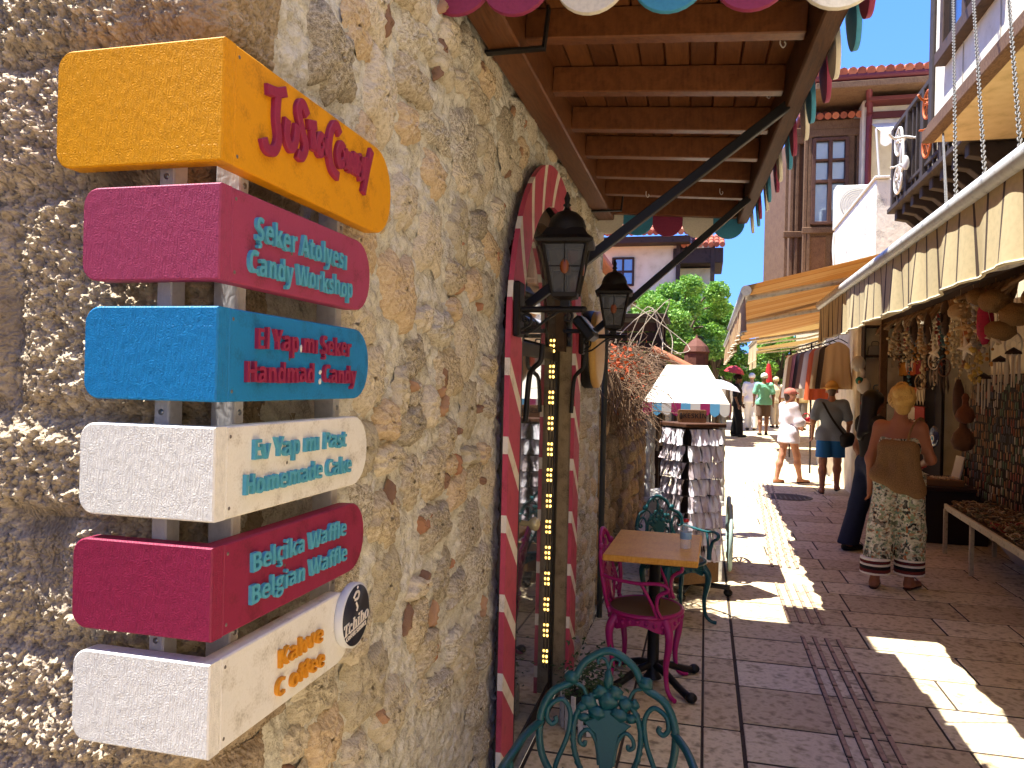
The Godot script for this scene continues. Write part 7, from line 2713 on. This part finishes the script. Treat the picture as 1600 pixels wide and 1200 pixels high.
	tube(s, [Vector3(0, 0, 0), Vector3(0, 2.35, 0)], 0.03, 6)
	part(t, "pole", s, mk("b09a7a", 0.6))
	t = thing("white_sail_cloth", "white cloth panel hanging where the far stalls begin", "cloth", Vector3(2.0, 1.5, -18.6))
	s = st()
	var g := []
	for j in 7:
		var row := []
		for k in 7:
			row.append(Vector3(-0.1 + k * 0.055 - j * 0.03, 0.95 - j * 0.14, 0.03 * sin(k * 1.5)))
		g.append(row)
	for j in 6:
		for k in 6:
			s.set_smooth_group(1)
			face(s, [g[j][k], g[j][k + 1], g[j + 1][k + 1], g[j + 1][k]], Vector3(0, 0, 1))
			face(s, [g[j][k] - Vector3(0, 0, 0.01), g[j][k + 1] - Vector3(0, 0, 0.01), g[j + 1][k + 1] - Vector3(0, 0, 0.01), g[j + 1][k] - Vector3(0, 0, 0.01)], Vector3(0, 0, -1))
	part(t, "cloth", s, mk("d8d4d0", 0.85))
	# houses closing the far end of the street; unseen ones added to cut bounced light
	var hs := [["pale house closing the far left of the street", Vector3(-6.5, 0, -22), Vector3(8, 4.4, 12), "d8ceb8"], ["long cream house along the far right side", Vector3(7.2, 0, -26), Vector3(7.0, 4.8, 18), "d6c8a8"], ["plain stone house at the very end of the street", Vector3(6.0, 0, -46), Vector3(26, 3.4, 4), "c8bca4"], ["unseen house added left of the picture to shade the side alley", Vector3(-5.7, 0, -1.2), Vector3(5.8, 5.0, 6.0), "8f8a82"], ["unseen house added across the side alley to shade the ground behind the camera", Vector3(-4.6, 0, 5.6), Vector3(7.0, 7.0, 7.0), "8f8a82"], ["unseen house added along the street behind the camera to cut bounced light", Vector3(5.6, 0, 6.2), Vector3(5.0, 6.0, 8.6), "d8c8a8"], ["cream house behind the garden wall", Vector3(-5.5, 0, -10.5), Vector3(5.0, 3.2, 6.0), "d6ccb6"]]
	for q in hs:
		t = thing("plain_far_house", q[0], "building", q[1])
		s = st()
		bb(s, Vector3(0, q[2].y / 2, 0), q[2], 0.03)
		part(t, "wall", s, mk(q[3], 0.9, {"tex": "plaster", "scale": 0.4}))
		s = st()
		bb(s, Vector3(0, q[2].y + 0.08, 0), Vector3(q[2].x + 0.5, 0.16, q[2].z + 0.5), 0.03)
		part(t, "roof", s, mk("a8644a", 0.85, {"tex": "dirty", "scale": 1.0}))
	XF = Transform3D()

func _ready() -> void:
	rng.seed = 1
	set_up()
	make_textures()
	build_ground()
	build_house()
	build_door()
	lantern("black four-sided wall lantern on the near side of the striped arch", -2.60, -0.475)
	lantern("black four-sided wall lantern on the far side of the striped arch", -4.02, -0.475)
	build_signs()
	build_canopy()
	build_furniture()
	build_cart()
	build_right()
	print("t0 ", Time.get_ticks_msec())
	build_people()
	print("people ", Time.get_ticks_msec())
	build_stall()
	build_back()
	print("end ", Time.get_ticks_msec())
